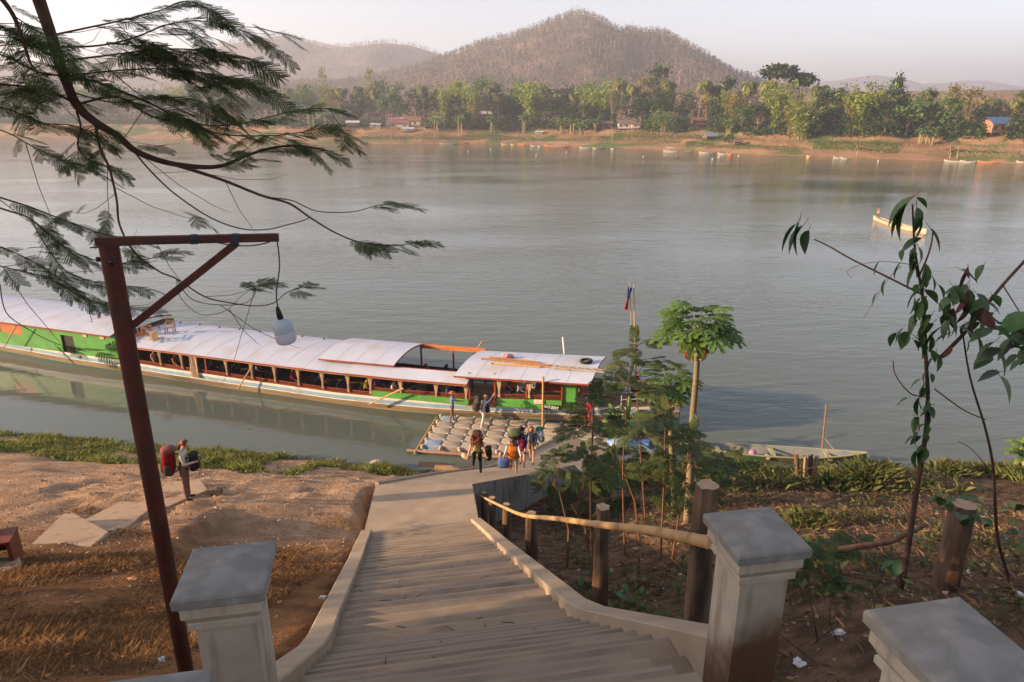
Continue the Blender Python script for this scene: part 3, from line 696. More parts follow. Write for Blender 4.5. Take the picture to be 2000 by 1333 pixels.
    for nm, a, b in bones:
        a, b = np.array(a), np.array(b); ab = b - a; t = np.clip(((C - a) @ ab) / (ab @ ab), 0, 1); d = np.linalg.norm(C - a - t[:, None] * ab, axis=1) - {'torso': .08, 'thigh': .05, 'head': .03}.get(nm, .0) * S
        val = np.full(n, idx[nm])
        if nm == 'uparm' and sleeve < .5: val = np.where(t > sleeve * 2, 0, 1)
        if nm == 'thigh' and leg_skin: val = np.where(t > .75, 0, 2)
        if nm == 'torso': val = np.where(t < .12, 2, 1)
        u = d < best; best[u] = d[u]; mi[u] = val[u]
    bm_.polygons.foreach_set('material_index', mi.astype(np.int32)); bm_.polygons.foreach_set('use_smooth', np.ones(n, bool)); bm_.name = 'person'
    o = link('person', bm_); o.location = loc; o.rotation_euler = (0, 0, face)
    tag(o, label, 'person', group)
    # head features: a local frame on the head
    HM = Matrix.Rotation(R(head_turn), 3, 'Z') @ Matrix.Rotation(-T2, 3, 'X'); hc = hd(.145, .02)
    fp = lambda x, y, z: hc + HM @ Vector((x * S, y * S, z * S))
    if face_on:
        mb = MB()
        for sd in (-1, 1):
            mb.sup(fp(sd * .034, .078, .015), (.028 * S, .014 * S, .013 * S), dark_eye, 1, 8, 5, HM); mb.sup(fp(sd * .088, -.005, .0), (.02 * S, .04 * S, .06 * S), sk, 1, 8, 5, HM)
        mb.sup(fp(0, .094, -.018), (.028 * S, .042 * S, .05 * S), sk, 1, 8, 6, HM); mb.sup(fp(0, .083, -.056), (.045 * S, .014 * S, .014 * S), lip, 1, 8, 5, HM)
        mb.build('face', o, True)
    hm = mat('hair %.3f %.3f' % (hair_c[0], hair_c[2]), hair_c, tuple(min(1, c * 2.2) for c in hair_c), scale=30, rough=.6, bump=.004, bscale=70)
    if hair:
        mb = MB()
        def cut(p): 
            if p.y > .045 * S and p.z < .045 * S: p.y = .045 * S + (p.y - .045 * S) * .2
            return p
        mb.sup(fp(0, -.02, .045), (.2 * S, .215 * S, .2 * S), hm, 1, 14, 8, HM, cut)
        if hair in ('long', 'tail'):
            mb.tube([fp(0, -.08, .06), fp(0, -.115, -.02), fp(0, -.125, -.12), fp(0, -.11, -.26 if hair == 'long' else -.2)], [.05 * S, .07 * S, .065 * S, .025 * S] if hair == 'long' else [.03, .04, .03, .012], hm, 8)
            if hair == 'long':
                for sd in (-1, 1): mb.tube([fp(sd * .07, -.02, .08), fp(sd * .1, -.01, -.02), fp(sd * .1, 0, -.12), fp(sd * .085, .02, -.22)], [.03 * S, .04 * S, .035 * S, .012 * S], hm, 7)
        if hair == 'curly':
            rr_ = random.Random(5)
            for k in range(150):
                a, b = rr_.uniform(0, 6.28), rr_.uniform(-.9, 1.0); q = rr_.uniform(.1, .2); x, y, z = math.cos(a) * q * 1.15, math.sin(a) * q - .02, b * .2 - .02 - .06 * (b < 0)
                if y > .06 and abs(x) < .07 and z < .08: continue
                p0 = fp(x, y, z); pts = [p0 + Vector((.02 * math.cos(t * 2.2 + k), .02 * math.sin(t * 2.2 + k), -.022 * t)) for t in range(5)]
                mb.tube(pts, [.012, .022, .022, .018, .008], hm, 5)
        mb.build('hair', o, True)
    if hat:
        mb = MB(); hx = cloth('hat %.2f' % hat[1][0], hat[1])
        if hat[0] == 'cap':
            mb.sup(fp(0, -.01, .075), (.2 * S, .215 * S, .15 * S), hx, 1, 14, 8, HM); mb.sup(fp(0, .12, .06), (.15 * S, .13 * S, .018 * S), hx, .8, 12, 5, HM)
        elif hat[0] == 'brim':
            mb.sup(fp(0, -.01, .085), (.2 * S, .21 * S, .15 * S), hx, .8, 14, 8, HM); mb.lathe([(.19 * S, -.008), (.2 * S, 0), (.1 * S, .02)], hx, 18, fp(0, 0, .055), HM)
        else: mb.sup(fp(0, -.012, .065), (.205 * S, .22 * S, .17 * S), hx, .9, 14, 8, HM)
        mb.build('hat', o, True)
    o['_hc'] = 0
    del o['_hc']
    return o
strap_m = mat('bag strap', (.018, .018, .02), rough=.8)
def backpack(label, loc, face, size, c1, c2, lean=0, lid=None, group='backpacks of the travellers', straps=True):
    m1, m2 = cloth('bag %.3f%.3f%.3f' % c1, c1), cloth('bag %.3f%.3f%.3f' % c2, c2)
    o = empty('backpack', loc, face, label, 'backpack', group); M = rotx(-R(lean)); w, d, h = size
    P = lambda x, y, z: M @ Vector((x, y, z))
    mb = MB(); mb.sup((0, 0, 0), (w, d, h), m1, .6, 16, 10, M, lambda p: Vector((p.x * (1 + .12 * noise.noise((p.x * 9, p.y * 9, p.z * 5))), p.y * (1 + .15 * noise.noise((p.z * 8, p.x * 8, 2.))), p.z))); mb.build('body', o, True)
    mb = MB(); mb.sup(P(0, -.01, h * .5), (w * .92, d * 1.02, h * .24), lid and cloth('bag %.3f%.3f%.3f' % lid, lid) or m2, .7, 14, 8, M); mb.build('lid', o, True)
    mb = MB(); mb.sup(P(0, -d * .46, -h * .12), (w * .7, d * .4, h * .5), m2, .6, 14, 8, M); mb.build('pocket', o, True)
    for sd in (-1, 1):
        mb = MB(); mb.sup(P(sd * w * .5, 0, -h * .2), (w * .22, d * .6, h * .4), m2, .7, 10, 7, M); mb.build('side_pocket', o, True)
        if straps:
            mb = MB(); pts = [P(sd * w * .28, d * .42, h * .36), P(sd * w * .34, d * .42 + .15, h * .36 + .04), P(sd * w * .38, d * .42 + .21, h * .1), P(sd * w * .4, d * .42 + .1, -h * .22), P(sd * w * .36, d * .42, -h * .3)]
            mb.tube(catmull(pts, 4), .016, strap_m, 6); mb.build('strap', o, True)
        mb = MB(); mb.tube([P(sd * w * .2, -d * .5, -h * .45), P(sd * w * .22, -d * .5, -h * .45) + Vector((0, 0, -.16))], .007, strap_m, 5); mb.build('dangling_strap', o)
    return o
# ================================================================== the long slow boat
BA = math.atan2(-.303, .953)
BO = Vector((-10.1, 36.0, 0))
slow = empty('passenger_boat', BO, BA, 'very long green, white and blue passenger boat with white roof moored by the pontoon', 'boat')
# local: x along to the bow, y away from the camera (near side y = 0), z up
white = mat('boat white paint', (.66, .60, .52), (.74, .69, .62), scale=2, rough=.5, dirt=(.45, .36, .27), dscale=1.1, dlo=.55, dhi=.75)
roofw = mat('white roof paint', (.44, .48, .575), (.50, .535, .62), scale=.6, rough=.5, spec=.2, dirt=(.43, .39, .36), dscale=.5, dlo=.52, dhi=.75, bump=.006, bscale=2.5)
seamm = mat('roof seam grey', (.40, .42, .47), rough=.7)
bluep = mat('boat blue paint', (.20, .37, .52), (.28, .46, .60), scale=2, rough=.55, dirt=(.40, .42, .42), dscale=2.2, dlo=.56, dhi=.72)
greenp = mat('boat green paint', (.075, .28, .05), (.095, .34, .065), scale=1.2, rough=.5, dirt=(.10, .21, .07), dscale=1.5, dlo=.5, dhi=.72)
redw = mat('varnished red wood', (.20, .042, .018), (.29, .068, .026), scale=4, rough=.5, stretch=(.3, 2, 2))
orangew = mat('orange wood', (.40, .12, .035), (.52, .19, .06), scale=4, rough=.5, stretch=(.3, 2, 2))
hullb = mat('weathered hull wood', (.20, .155, .095), (.30, .235, .145), scale=2.4, rough=.8, stretch=(.2, 1, 2), dirt=(.10, .085, .05), dscale=1.2)
teal = mat('teal keel paint', (.035, .12, .115), (.06, .09, .07), scale=2, rough=.6)
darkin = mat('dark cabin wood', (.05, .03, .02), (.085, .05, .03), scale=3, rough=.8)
floorm = mat('cabin floor wood', (.14, .085, .05), rough=.8)
curt = mat('cream curtain', (.62, .47, .31), (.70, .55, .38), scale=6, rough=.95, transl=.15)
L0, L1 = -34.0, 19.0
def gun(x): return interp(x, [-34, -26, -16, -12, -6, 0, 4, 8, 14, 17.5, 19], [1.35, 1.05, .95, .84, .78, .75, .84, 1.02, 1.36, 1.62, 1.78])
def half(x): return interp(x, [-34, -28, -20, 0, 6, 10, 14, 17, 19], [.9, 1.7, 2.15, 2.25, 2.15, 1.9, 1.5, 1.0, .45])
CYc = 2.25
def ny(x): return CYc - half(x)            # near side y
hx = list(np.arange(L0, L1 + .01, 1.0))
bands = [(0, .0, white), (.0, .14, white), (.14, .34, bluep), (.34, .41, white), (.41, .68, hullb), (.68, .80, teal)]
def hull_y(x, dz, side): return CYc + side * (half(x) - .16 * max(0, dz - .1) ** 1.2 * (1 + .35 * max(0, (x - 8) / 10)))
nmap = [(.0, .15, white, 'white_strake'), (.15, .36, bluep, 'blue_strake'), (.36, .44, white, 'lower_white_strake'), (.44, .80, hullb, 'hull_planking'), (.80, 2.6, teal, 'keel')]
hull = MB()
for side in (-1, 1):
    for a, b, m, nm in nmap:
        mb = MB(); proud = .02 if nm == 'lower_white_strake' else (.012 if nm == 'white_strake' else 0)
        vs = []
        for x in hx:
            g = gun(x); k = g + .5
            for t in (a, b):
                z = g - t if t < .81 else -.55 + (.35 if x > 14 else 0)
                vs.append((x, hull_y(x, t if t < .81 else 1.4, side) + side * proud, z))
        fs = [(2 * i, 2 * i + 1, 2 * i + 3, 2 * i + 2) for i in range(len(hx) - 1)]
        if side > 0: fs = [f[::-1] for f in fs]
        mb.add(vs, fs, m); mb.build(nm, slow, True)
mb = MB(); vs = []
for x in hx: vs += [(x, CYc - half(x) + .05, gun(x) - (.02 if x > 13.9 or x < -16 else .62)), (x, CYc + half(x) - .05, gun(x) - (.02 if x > 13.9 or x < -16 else .62))]
mb.add(vs, [(2 * i, 2 * i + 2, 2 * i + 3, 2 * i + 1) for i in range(len(hx) - 1)], floorm); mb.build('deck', slow)
mb = MB(); mb.add([(19, CYc - .45, 1.78), (19, CYc + .45, 1.78), (18.4, CYc + .3, .1), (18.4, CYc - .3, .1)], [(0, 1, 2, 3)], bluep); mb.build('bow_plate', slow)
# roofs (arched sheets)
def arch(x0, x1, e0, e1, y0, y1, crown, name, m=roofw, th=.06, trim=True, n=12, nx=10, skip=None):
    mb = MB(); vs = []; xs_ = np.linspace(x0, x1, nx + 1)
    for x in xs_:
        e = lerp(e0, e1, (x - x0) / (x1 - x0)) if not callable(e0) else e0(x)
        for j in range(n + 1):
            t = j / n; y = lerp(y0, y1, t); z = e + crown * (1 - (2 * t - 1) ** 2) + .008 * noise.noise((x * .8, y, 1.)); vs.append((x, y, z))
    k = n + 1
    fs = [(i * k + j, (i + 1) * k + j, (i + 1) * k + j + 1, i * k + j + 1) for i in range(nx) for j in range(n)]
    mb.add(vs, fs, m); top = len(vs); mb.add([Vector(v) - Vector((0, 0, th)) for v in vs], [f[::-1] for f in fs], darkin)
    per = [i * k for i in range(nx + 1)] + [nx * k + j for j in range(1, k)] + [i * k + n for i in range(nx - 1, -1, -1)] + [j for j in range(n - 1, 0, -1)]
    o = mb.build(name, slow, True)
    mb = MB()
    for a, b in zip(per, per[1:] + per[:1]):
        A_, B_ = Vector(vs[a]), Vector(vs[b]); c = Vector(((x0 + x1) / 2, (y0 + y1) / 2, 0))
        mb.add([A_ + Vector((0, 0, .003)), B_ + Vector((0, 0, .003)), B_ - Vector((0, 0, th + .03)), A_ - Vector((0, 0, th + .03))], [(0, 1, 2, 3)], redw)
    mb.build('roof_edge', o); 
    for k2 in range(1, nx):
        mb = MB(); i = k2; pts = [Vector(vs[i * k + j]) + Vector((0, 0, .002)) for j in range(k)]
        for a, b in zip(pts, pts[1:]): mb.bar(a, b, .03, .006, seamm)
        mb.build('roof_seam', o)
    return o
eave2 = lambda x: interp(x, [-15, -9.7, -5, 0, 4, 8.3], [2.16, 2.13, 2.11, 2.12, 2.2, 2.36])
arch(-15.2, 1.0, eave2, None, -.35, 4.85, .32, 'middle_roof', nx=12)
arch(-34, -15.6, 2.86, 2.66, -.3, 4.8, .36, 'rear_roof', nx=12)
arch(-1.2, 3.6, 2.5, 2.62, .45, 4.4, .26, 'raised_roof', nx=4)
arch(7.45, 14.75, 2.72, 3.14, -.25, 4.0, .22, 'front_roof', nx=6)
# side strip of lower roof beside the open well
mb = MB(); vs = []
for x in np.linspace(1.0, 8.2, 10): vs += [(x, -.35, eave2(x)), (x, .2, eave2(x) + .17), (x, .7, eave2(x) + .27)]
mb.add(vs, [(3 * i + j, 3 * i + 3 + j, 3 * i + 4 + j, 3 * i + 1 + j) for i in range(9) for j in (0, 1)], roofw); mb.build('side_roof_strip', slow, True)
mb = MB()
for i in range(9): mb.bar(Vector(vs[3 * i]) - Vector((0, 0, .04)), Vector(vs[3 * i + 3]) - Vector((0, 0, .04)), .03, .09, redw); 
mb.build('strip_edge', slow)
mb = MB(); mb.bar((3.4, 4.3, 2.5), (7.7, 4.1, 2.7), .1, .26, orangew); mb.build('far_beam', slow)
mb = MB(); mb.bar((1, .7, 2.36), (8.1, .7, 2.6), .06, .05, redw); mb.build('near_beam', slow)
for x in (3.5, 5.6, 7.6):
    mb = MB(); mb.bar((x, 4.2, .6), (x, 4.2, 2.6), .09, .09, redw); mb.build('far_post', slow)
# back wall of the rear cabin etc.
def panel(x0, x1, zt0, zt1, zb, m, name, y=.03, th=.05):
    mb = MB(); a = [(x0, y, zb(x0)), (x1, y, zb(x1)), (x1, y, zt1), (x0, y, zt0)]
    mb.add([Vector(p) for p in a] + [Vector(p) + Vector((0, th, 0)) for p in a], [(0, 1, 2, 3), (7, 6, 5, 4), (0, 4, 5, 1), (1, 5, 6, 2), (2, 6, 7, 3), (3, 7, 4, 0)], m); return mb.build(name, slow)
gz = lambda x: gun(x) - .01
yy = lambda x: ny(x) + .03
panel(-23.6, -20.25, 2.66, 2.6, gz, greenp, 'green_wall_panel', .1); panel(-19.2, -15.7, 2.58, 2.5, gz, greenp, 'green_wall_panel', .1)
panel(-20.25, -19.2, 2.6, 2.58, lambda x: gz(x) + 1.2, greenp, 'green_wall_panel', .1)
dr = panel(-20.25, -19.2, 2.28, 2.28, gz, mat('dark door', (.025, .02, .018), rough=.7), 'door', .2)
panel(-34, -25.6, 2.75, 2.7, gz, greenp, 'green_wall_panel', .12)
w_ = panel(-25.6, -23.6, 2.68, 2.66, lambda x: gz(x) + .75, orangew, 'wooden_shutter', .14); panel(-25.6, -23.6, 1.84, 1.82, gz, greenp, 'green_wall_panel', .1)
for x in (-18.3, -16.9): panel(x, x + .35, 2.42, 2.42, lambda q: 2.25, curt, 'vent_box', .06)
# middle section: posts, rails, lattice, curtains
eav = lambda x: eave2(x) - .06
PX = [-14.4, -12.25, -10.6, -8.9, -7.3, -5.5, -3.9, -2.3, -.7, .95, 2.35, 4.2, 6.3, 8.0]
for x in PX:
    mb = MB(); mb.bar((x, ny(x) + .06, gun(x) - .05), (x, ny(x) + .06, eav(x) + .1), .08, .07, redw); mb.build('post', slow)
for a, b in zip(PX, PX[1:]):
    if b <= -14: continue
    g0, g1 = gun(a), gun(b); lift = 0 if b < 2.4 else .3
    mb = MB(); mb.bar((a, ny(a) + .06, g0 + .21 + lift), (b, ny(b) + .06, g1 + .21 + lift), .05, .035, redw); mb.bar((a, ny(a) + .06, g0 + .02 + lift), (b, ny(b) + .06, g1 + .02 + lift), .05, .035, redw); r_ = mb.build('rail', slow)
    mb = MB(); nb = 14
    for k in range(nb):
        t0_, t1_ = k / nb, min(1, (k + 1.6) / nb)
        for u0, u1 in ((0, 1), (1, 0)):
            p = Vector((lerp(a, b, t0_), lerp(ny(a), ny(b), t0_) + .065, lerp(g0, g1, t0_) + .03 + lift + .16 * u0)); q = Vector((lerp(a, b, t1_), lerp(ny(a), ny(b), t1_) + .065, lerp(g0, g1, t1_) + .03 + lift + .16 * u1))
            mb.bar(p, q, .012, .022, redw)
    mb.build('lattice', r_)
panel(2.4, 8.15, gun(2.4) + .34, gun(8.15) + .32, gz, greenp, 'green_side_panel', .015)
def tied(x, y, zt, zb, w=.3):
    mb = MB(); n = 10; vs = []
    for i, (t, ww) in enumerate(((0, 1), (.25, .85), (.5, .5), (.68, .3), (.74, .26), (.85, .42), (1, .5))):
        for j in range(n + 1):
            u = j / n; vs.append((x + (u - .5) * w * ww, y + .03 * math.sin(u * 19) * ww - .02, lerp(zt, zb, t)))
    mb.add(vs, [(i * (n + 1) + j, i * (n + 1) + j + 1, (i + 1) * (n + 1) + j + 1, (i + 1) * (n + 1) + j) for i in range(6) for j in range(n)], curt)
    c = mb.build('tied_curtain', slow, True)
    mb = MB(); mb.tube([(x + math.cos(a) * w * .16, y - .02 + math.sin(a) * .05, lerp(zt, zb, .73)) for a in np.linspace(0, 6.28, 9)], .012, curt, 5); mb.build('tie', c)
for x in PX[1:]:
    if x == -8.9: continue
    tied(x - .05, ny(x) + .0, eav(x) - .02, gun(x) + .12, .34)
mb = MB(); n = 22; vs = []
for t in (0, .3, .6, 1):
    for j in range(n + 1): vs.append((-10.0 + j / n * .62 + .02 * math.sin(j + t * 4), ny(-9.7) - .06 + .028 * math.sin(j * 1.7) - .05 * t, lerp(eav(-9.7) + .02, gun(-9.7) - .28, t)))
mb.add(vs, [(i * (n + 1) + j, i * (n + 1) + j + 1, (i + 1) * (n + 1) + j + 1, (i + 1) * (n + 1) + j) for i in range(3) for j in range(n)], curt); mb.build('hanging_curtain', slow, True)
mb = MB(); xs_ = np.linspace(-14.8, 8.2, 60); vs = []
for x in xs_: vs += [(x, -.3, eave2(x) - .05), (x, -.2, eave2(x) - .11 - .03 * abs(math.sin(x * 1.1))), (x, -.1, eave2(x) - .09)]
mb.add(vs, [(3 * i + j, 3 * i + 3 + j, 3 * i + 4 + j, 3 * i + 1 + j) for i in range(59) for j in (0, 1)], curt); mb.build('rolled_curtain', slow, True)
mb = MB(); mb.tube([(x, -.33, eave2(x) - .1) for x in np.linspace(-14.8, 8.2, 24)], .025, bamboo_m, 6); mb.build('eave_pole', slow)
# dark inside: far wall with windows open over the river, a partition at each end, seats
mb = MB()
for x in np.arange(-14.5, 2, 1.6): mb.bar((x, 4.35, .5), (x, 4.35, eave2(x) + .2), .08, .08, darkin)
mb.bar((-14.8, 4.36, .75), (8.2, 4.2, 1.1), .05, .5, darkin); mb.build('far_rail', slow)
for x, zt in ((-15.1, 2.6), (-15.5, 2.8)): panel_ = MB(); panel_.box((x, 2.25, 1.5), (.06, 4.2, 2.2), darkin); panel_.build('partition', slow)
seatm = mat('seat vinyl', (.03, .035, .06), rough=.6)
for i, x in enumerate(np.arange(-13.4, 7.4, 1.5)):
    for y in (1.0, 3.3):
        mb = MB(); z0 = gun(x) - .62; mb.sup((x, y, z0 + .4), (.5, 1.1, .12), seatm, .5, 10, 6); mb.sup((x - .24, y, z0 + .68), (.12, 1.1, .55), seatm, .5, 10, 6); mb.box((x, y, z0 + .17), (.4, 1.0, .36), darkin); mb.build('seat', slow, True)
# front cabin
gp = [8.2, 9.6]
panel(9.65, 13.2, gun(9.65) + .42, gun(13.2) + .55, gz, greenp, 'green_side_panel', .2); panel(13.2, 13.9, 2.85, 2.88, gz, greenp, 'green_end_panel', .5)
for x, y in ((8.2, .1), (9.6, .18), (11.3, .3), (13.15, .45), (13.95, .52)):
    mb = MB(); mb.bar((x, y, gun(x) - .05), (x, y, interp(x, [7.45, 14.75], [2.72, 3.14]) + .1), .08, .08, redw); mb.build('cabin_post', slow)
for a, b in ((9.65, 11.3), (11.3, 13.15)):
    ya, yb = interp(a, [9.6, 13.2], [.18, .45]), interp(b, [9.6, 13.2], [.18, .45]); mb = MB(); mb.bar((a, ya, gun(a) + .66), (b, yb, gun(b) + .72), .05, .04, redw); r_ = mb.build('rail', slow)
    mb = MB()
    for k in range(16):
        t = k / 16; u = min(1, t + .09); p = (lerp(a, b, t), lerp(ya, yb, t), lerp(gun(a), gun(b), t) + .64); q = (lerp(a, b, u), lerp(ya, yb, u), lerp(gun(a), gun(b), u) + .44); mb.bar(p, q, .014, .03, redw)
    mb.build('slat', r_)
for x, y in ((9.85, .14), (11.45, .27)): tied(x, y, 2.66, gun(x) + .55, .3)
mb = MB(); mb.bar((9.5, 2.4, 1.2), (9.5, 2.4, 2.75), 1.6, .05, orangew); mb.build('inner_partition', slow)
mb = MB(); mb.box((12.2, 2.0, 2.05), (1.5, 1.2, .5), redw, rotz(.0)); mb.build('wheelhouse_desk', slow)
mb = MB(); mb.bar((11.6, 1.7, 2.2), (13.2, 1.7, 2.2), .5, .05, mat('cardboard', (.38, .24, .13), rough=.9)); mb.build('cardboard_sheet', slow)
mb = MB(); mb.box((14.0, 2.1, 2.2), (.06, 2.6, 1.5), redw); mb.build('front_wall', slow)
mb = MB(); mb.box((8.9, 4.0, 1.9), (1.5, .06, 1.2), darkin); mb.box((11.5, 3.9, 2.1), (3.2, .06, .5), orangew); mb.build('cabin_far_wall', slow)
# doorway
mb = MB(); mb.bar((8.25, .1, gun(8.25) + .02), (9.6, .18, gun(9.6) + .02), .2, .05, redw); mb.build('door_sill', slow)
# ladder rail on hull, name plate, notice
ironm = mat('dark iron', (.02, .024, .04), rough=.6)
sy = lambda x, z: hull_y(x, gun(x) - z, -1) - .03
mb = MB()
for k in range(9):
    x = 10.8 + k * .22
    if 3 <= k <= 5 and k != 4: continue
    mb.bar((x, sy(x, 1.0), gun(x) - .42), (x, sy(x, 1.2), gun(x) - .0), .02, .02, ironm)
mb.build('hull_bars', slow)
mb = MB(); c_ = 11.75
for a, b in (((-.22, 0), (.22, 0)), ((-.22, .26), (.22, .26)), ((-.22, 0), (-.22, .26)), ((.22, 0), (.22, .26))):
    mb.bar((c_ + a[0], sy(c_, 1) - .03, gun(c_) - .42 + a[1]), (c_ + b[0], sy(c_, 1) - .03, gun(c_) - .42 + b[1]), .03, .03, white)
mb.build('boarding_step', slow)
xp0, xp1 = 12.25, 13.1; yp = interp(12.7, [9.6, 13.2], [.18, .45]) - .1
plate_m = mat('black plate', (.012, .012, .012), rough=.4)
PLB = Vector((12.68, .16, gun(12.68) + .16))
mb = MB(); mb.box(PLB, (.92, .02, .25), plate_m, rotz(.0) @ roty(-.09)); pl_ = mb.build('number_plate', slow)
def text(name, body, size, m, parent, loc, rot, ext=.002, align='CENTER', sx=1.0):
    cu = bpy.data.curves.new(name, 'FONT'); cu.body = body; cu.size = size; cu.extrude = ext; cu.align_x = align; cu.align_y = 'CENTER'
    o = bpy.data.objects.new(name, cu); COL.objects.link(o); dg = bpy.context.evaluated_depsgraph_get(); me = bpy.data.meshes.new_from_object(o.evaluated_get(dg)); bpy.data.objects.remove(o)
    me.materials.clear(); me.materials.append(m); q = link(name, me, parent); q.location = loc; q.rotation_euler = rot; q.scale = (sx, 1, 1); return q
lett = mat('white lettering', (.8, .8, .78), rough=.5)
text('lettering', 'un3:0097', .25, lett, pl_, PLB + Vector((0, -.013, 0)), (R(90), R(-0) + .09, 0), sx=.82)
mb = MB(); mb.box((12.0, .13, gun(12) + .44), (.5, .015, .22), white, roty(-.09)); nt = mb.build('notice', slow)
mb = MB()
for k in range(3): mb.box((12.0, .119, gun(12) + .38 + k * .055), (.42 - .08 * (k % 2), .004, .015), redw, roty(-.09))
mb.build('notice_lines', nt)
# bow deck rails
bluerail = mat('blue grey steel', (.10, .15, .23), rough=.5); palerail = mat('pale steel rail', (.45, .5, .56), rough=.5)
def railing(pts, h, m, name, base=None):
    mb = MB()
    for a in pts: mb.tube([a, Vector(a) + Vector((0, 0, h))], .025, m, 6)
    for k in (1, .5):
        for a, b in zip(pts, pts[1:]): mb.tube([Vector(a) + Vector((0, 0, h * k)), Vector(b) + Vector((0, 0, h * k))], .02, m, 6)
    mb.build(name, slow)
railing([(14.1, .85, 1.38), (14.95, .95, 1.43)], .75, palerail, 'near_rail'); railing([(16.1, 1.25, 1.5), (17.2, 1.5, 1.6)], .75, palerail, 'near_rail')
railing([(14.2, 3.6, 1.38), (15.2, 3.4, 1.43)], 1.2, ironm, 'far_rail'); railing([(16.6, 3.0, 1.5), (17.6, 2.8, 1.6), (18.6, 2.5, 1.7)], 1.1, bluerail, 'far_rail')
# roof load: logs, cloth, ladder, tyre, chairs, oars -- each a thing
def Bw(x, y, z): c, s = math.cos(BA), math.sin(BA); return Vector((BO.x + c * x - s * y, BO.y + s * x + c * y, z))
fz = lambda x, y: lerp(2.72, 3.14, (x - 7.45) / 7.3) + .22 * (1 - (2 * (y + .25) / 4.25 - 1) ** 2)
def blog(x0, y0, x1, y1, r, label, m=None, zz=0):
    a, b = Bw(x0, y0, fz(x0, y0) + r + zz), Bw(x1, y1, fz(x1, y1) + r + zz); mb = MB(); mid = (a + b) / 2
    mb.tube([a - mid, (b - a) * .1, b - mid], [r, r * 1.05, r * .85], m or bamboo_m, 8); o = mb.build('wooden_pole', None, True, mid); tag(o, label, 'pole', 'poles lying on the front roof'); return o
brownp = mat('brown pole', (.24, .115, .05), (.33, .17, .08), scale=5, rough=.8)
blog(8.2, 1.9, 12.3, 1.45, .055, 'long upper brown pole on the front roof of the big boat', brownp); blog(8.6, 2.15, 11.6, 1.75, .05, 'short brown pole beside the pink cloth bundle on the roof', brownp, .02); blog(9.0, 1.3, 11.8, 1.15, .05, 'pale bamboo pole lowest of the load on the front roof'); blog(10.2, 1.6, 13.4, 1.0, .045, 'thin brown pole reaching towards the tyre on the roof', brownp, .01)
mb = MB(); pk = mat('pink cloth', (.42, .19, .19), (.56, .31, .30), scale=9, rough=.95)
for k in range(9): mb.sup((rnd.uniform(-.28, .28), rnd.uniform(-.14, .14), rnd.uniform(.03, .12)), (.32, .25, .2), pk, .9, 9, 6, rotz(rnd.random() * 3))
tag(mb.build('cloth_bundle', None, True, Bw(9.6, 2.3, fz(9.6, 2.3) + .06)), 'crumpled pink cloth bundle on the front roof of the big boat', 'cloth')
lad = empty('roof_ladder', Bw(13.9, 1.2, fz(13.9, 1.2) + .05), BA - .02, 'weathered wooden ladder lying on the front end of the boat roof', 'ladder'); wood_g = mat('grey wood', (.34, .27, .2), (.42, .34, .26), scale=6, rough=.9)
for y in (-.17, .17): mb = MB(); mb.bar((-1.5, y, -.05), (1.3, y - .05, .06), .05, .06, wood_g); mb.build('rail', lad)
for k in range(7): mb = MB(); mb.bar((-1.3 + k * .4, -.19, -.03 + k * .016), (-1.3 + k * .4, .17, -.03 + k * .016), .03, .03, wood_g); mb.build('rung', lad)
mb = MB(); tm = mat('tyre rubber', (.018, .018, .018), rough=.85); n, k = 22, 8; vs = []
for i in range(n):
    a = 6.283 * i / n
    for j in range(k): b = 6.283 * j / k; q = .27 + .08 * math.cos(b); vs.append((q * math.cos(a), q * math.sin(a), .08 * math.sin(b)))
mb.add(vs, [(i * k + j, ((i + 1) % n) * k + j, ((i + 1) % n) * k + (j + 1) % k, i * k + (j + 1) % k) for i in range(n) for j in range(k)], tm)
ty = mb.build('old_tyre', None, True, Bw(14.0, 2.25, fz(14.0, 2.25) + .1)); ty.rotation_euler = (0, R(-4), 0); tag(ty, 'old black tyre lying on the front roof corner of the big boat', 'tyre')
def oar(a, b, label, r=.035, m=None):
    a, b = Bw(*a), Bw(*b); mb = MB(); mid = (a + b) / 2; mb.tube([a - mid, b - mid], [r, r * 1.1], m or bamboo_m, 8); tag(mb.build('bamboo_pole', None, True, mid), label, 'pole', 'poles leaning on the big boat'); 
oar((-6.35, -.42, .3), (-5.05, -.45, 1.95), 'bamboo pole leaning on the boat side near the hanging curtain'); oar((2.35, -.35, .45), (4.6, -.48, 1.75), 'bamboo pole leaning across the green side panel mid-boat', .045)
oar((-24.9, -.4, 1.0), (-23.3, -.42, 2.65), 'dark pole leaning on the rear green wall at the left edge'); oar((12.35, -.3, -.3), (12.35, -.35, 3.3), 'upright bamboo pole before the number plate of the big boat', .05)
oar((6.3, 4.75, 1.6), (7.2, 4.9, 3.0), 'thin pole sticking up behind the open well of the boat'); oar((12.4, 4.3, 2.4), (12.2, 4.4, 3.9), 'pale post sticking up behind the front roof', .05, white)
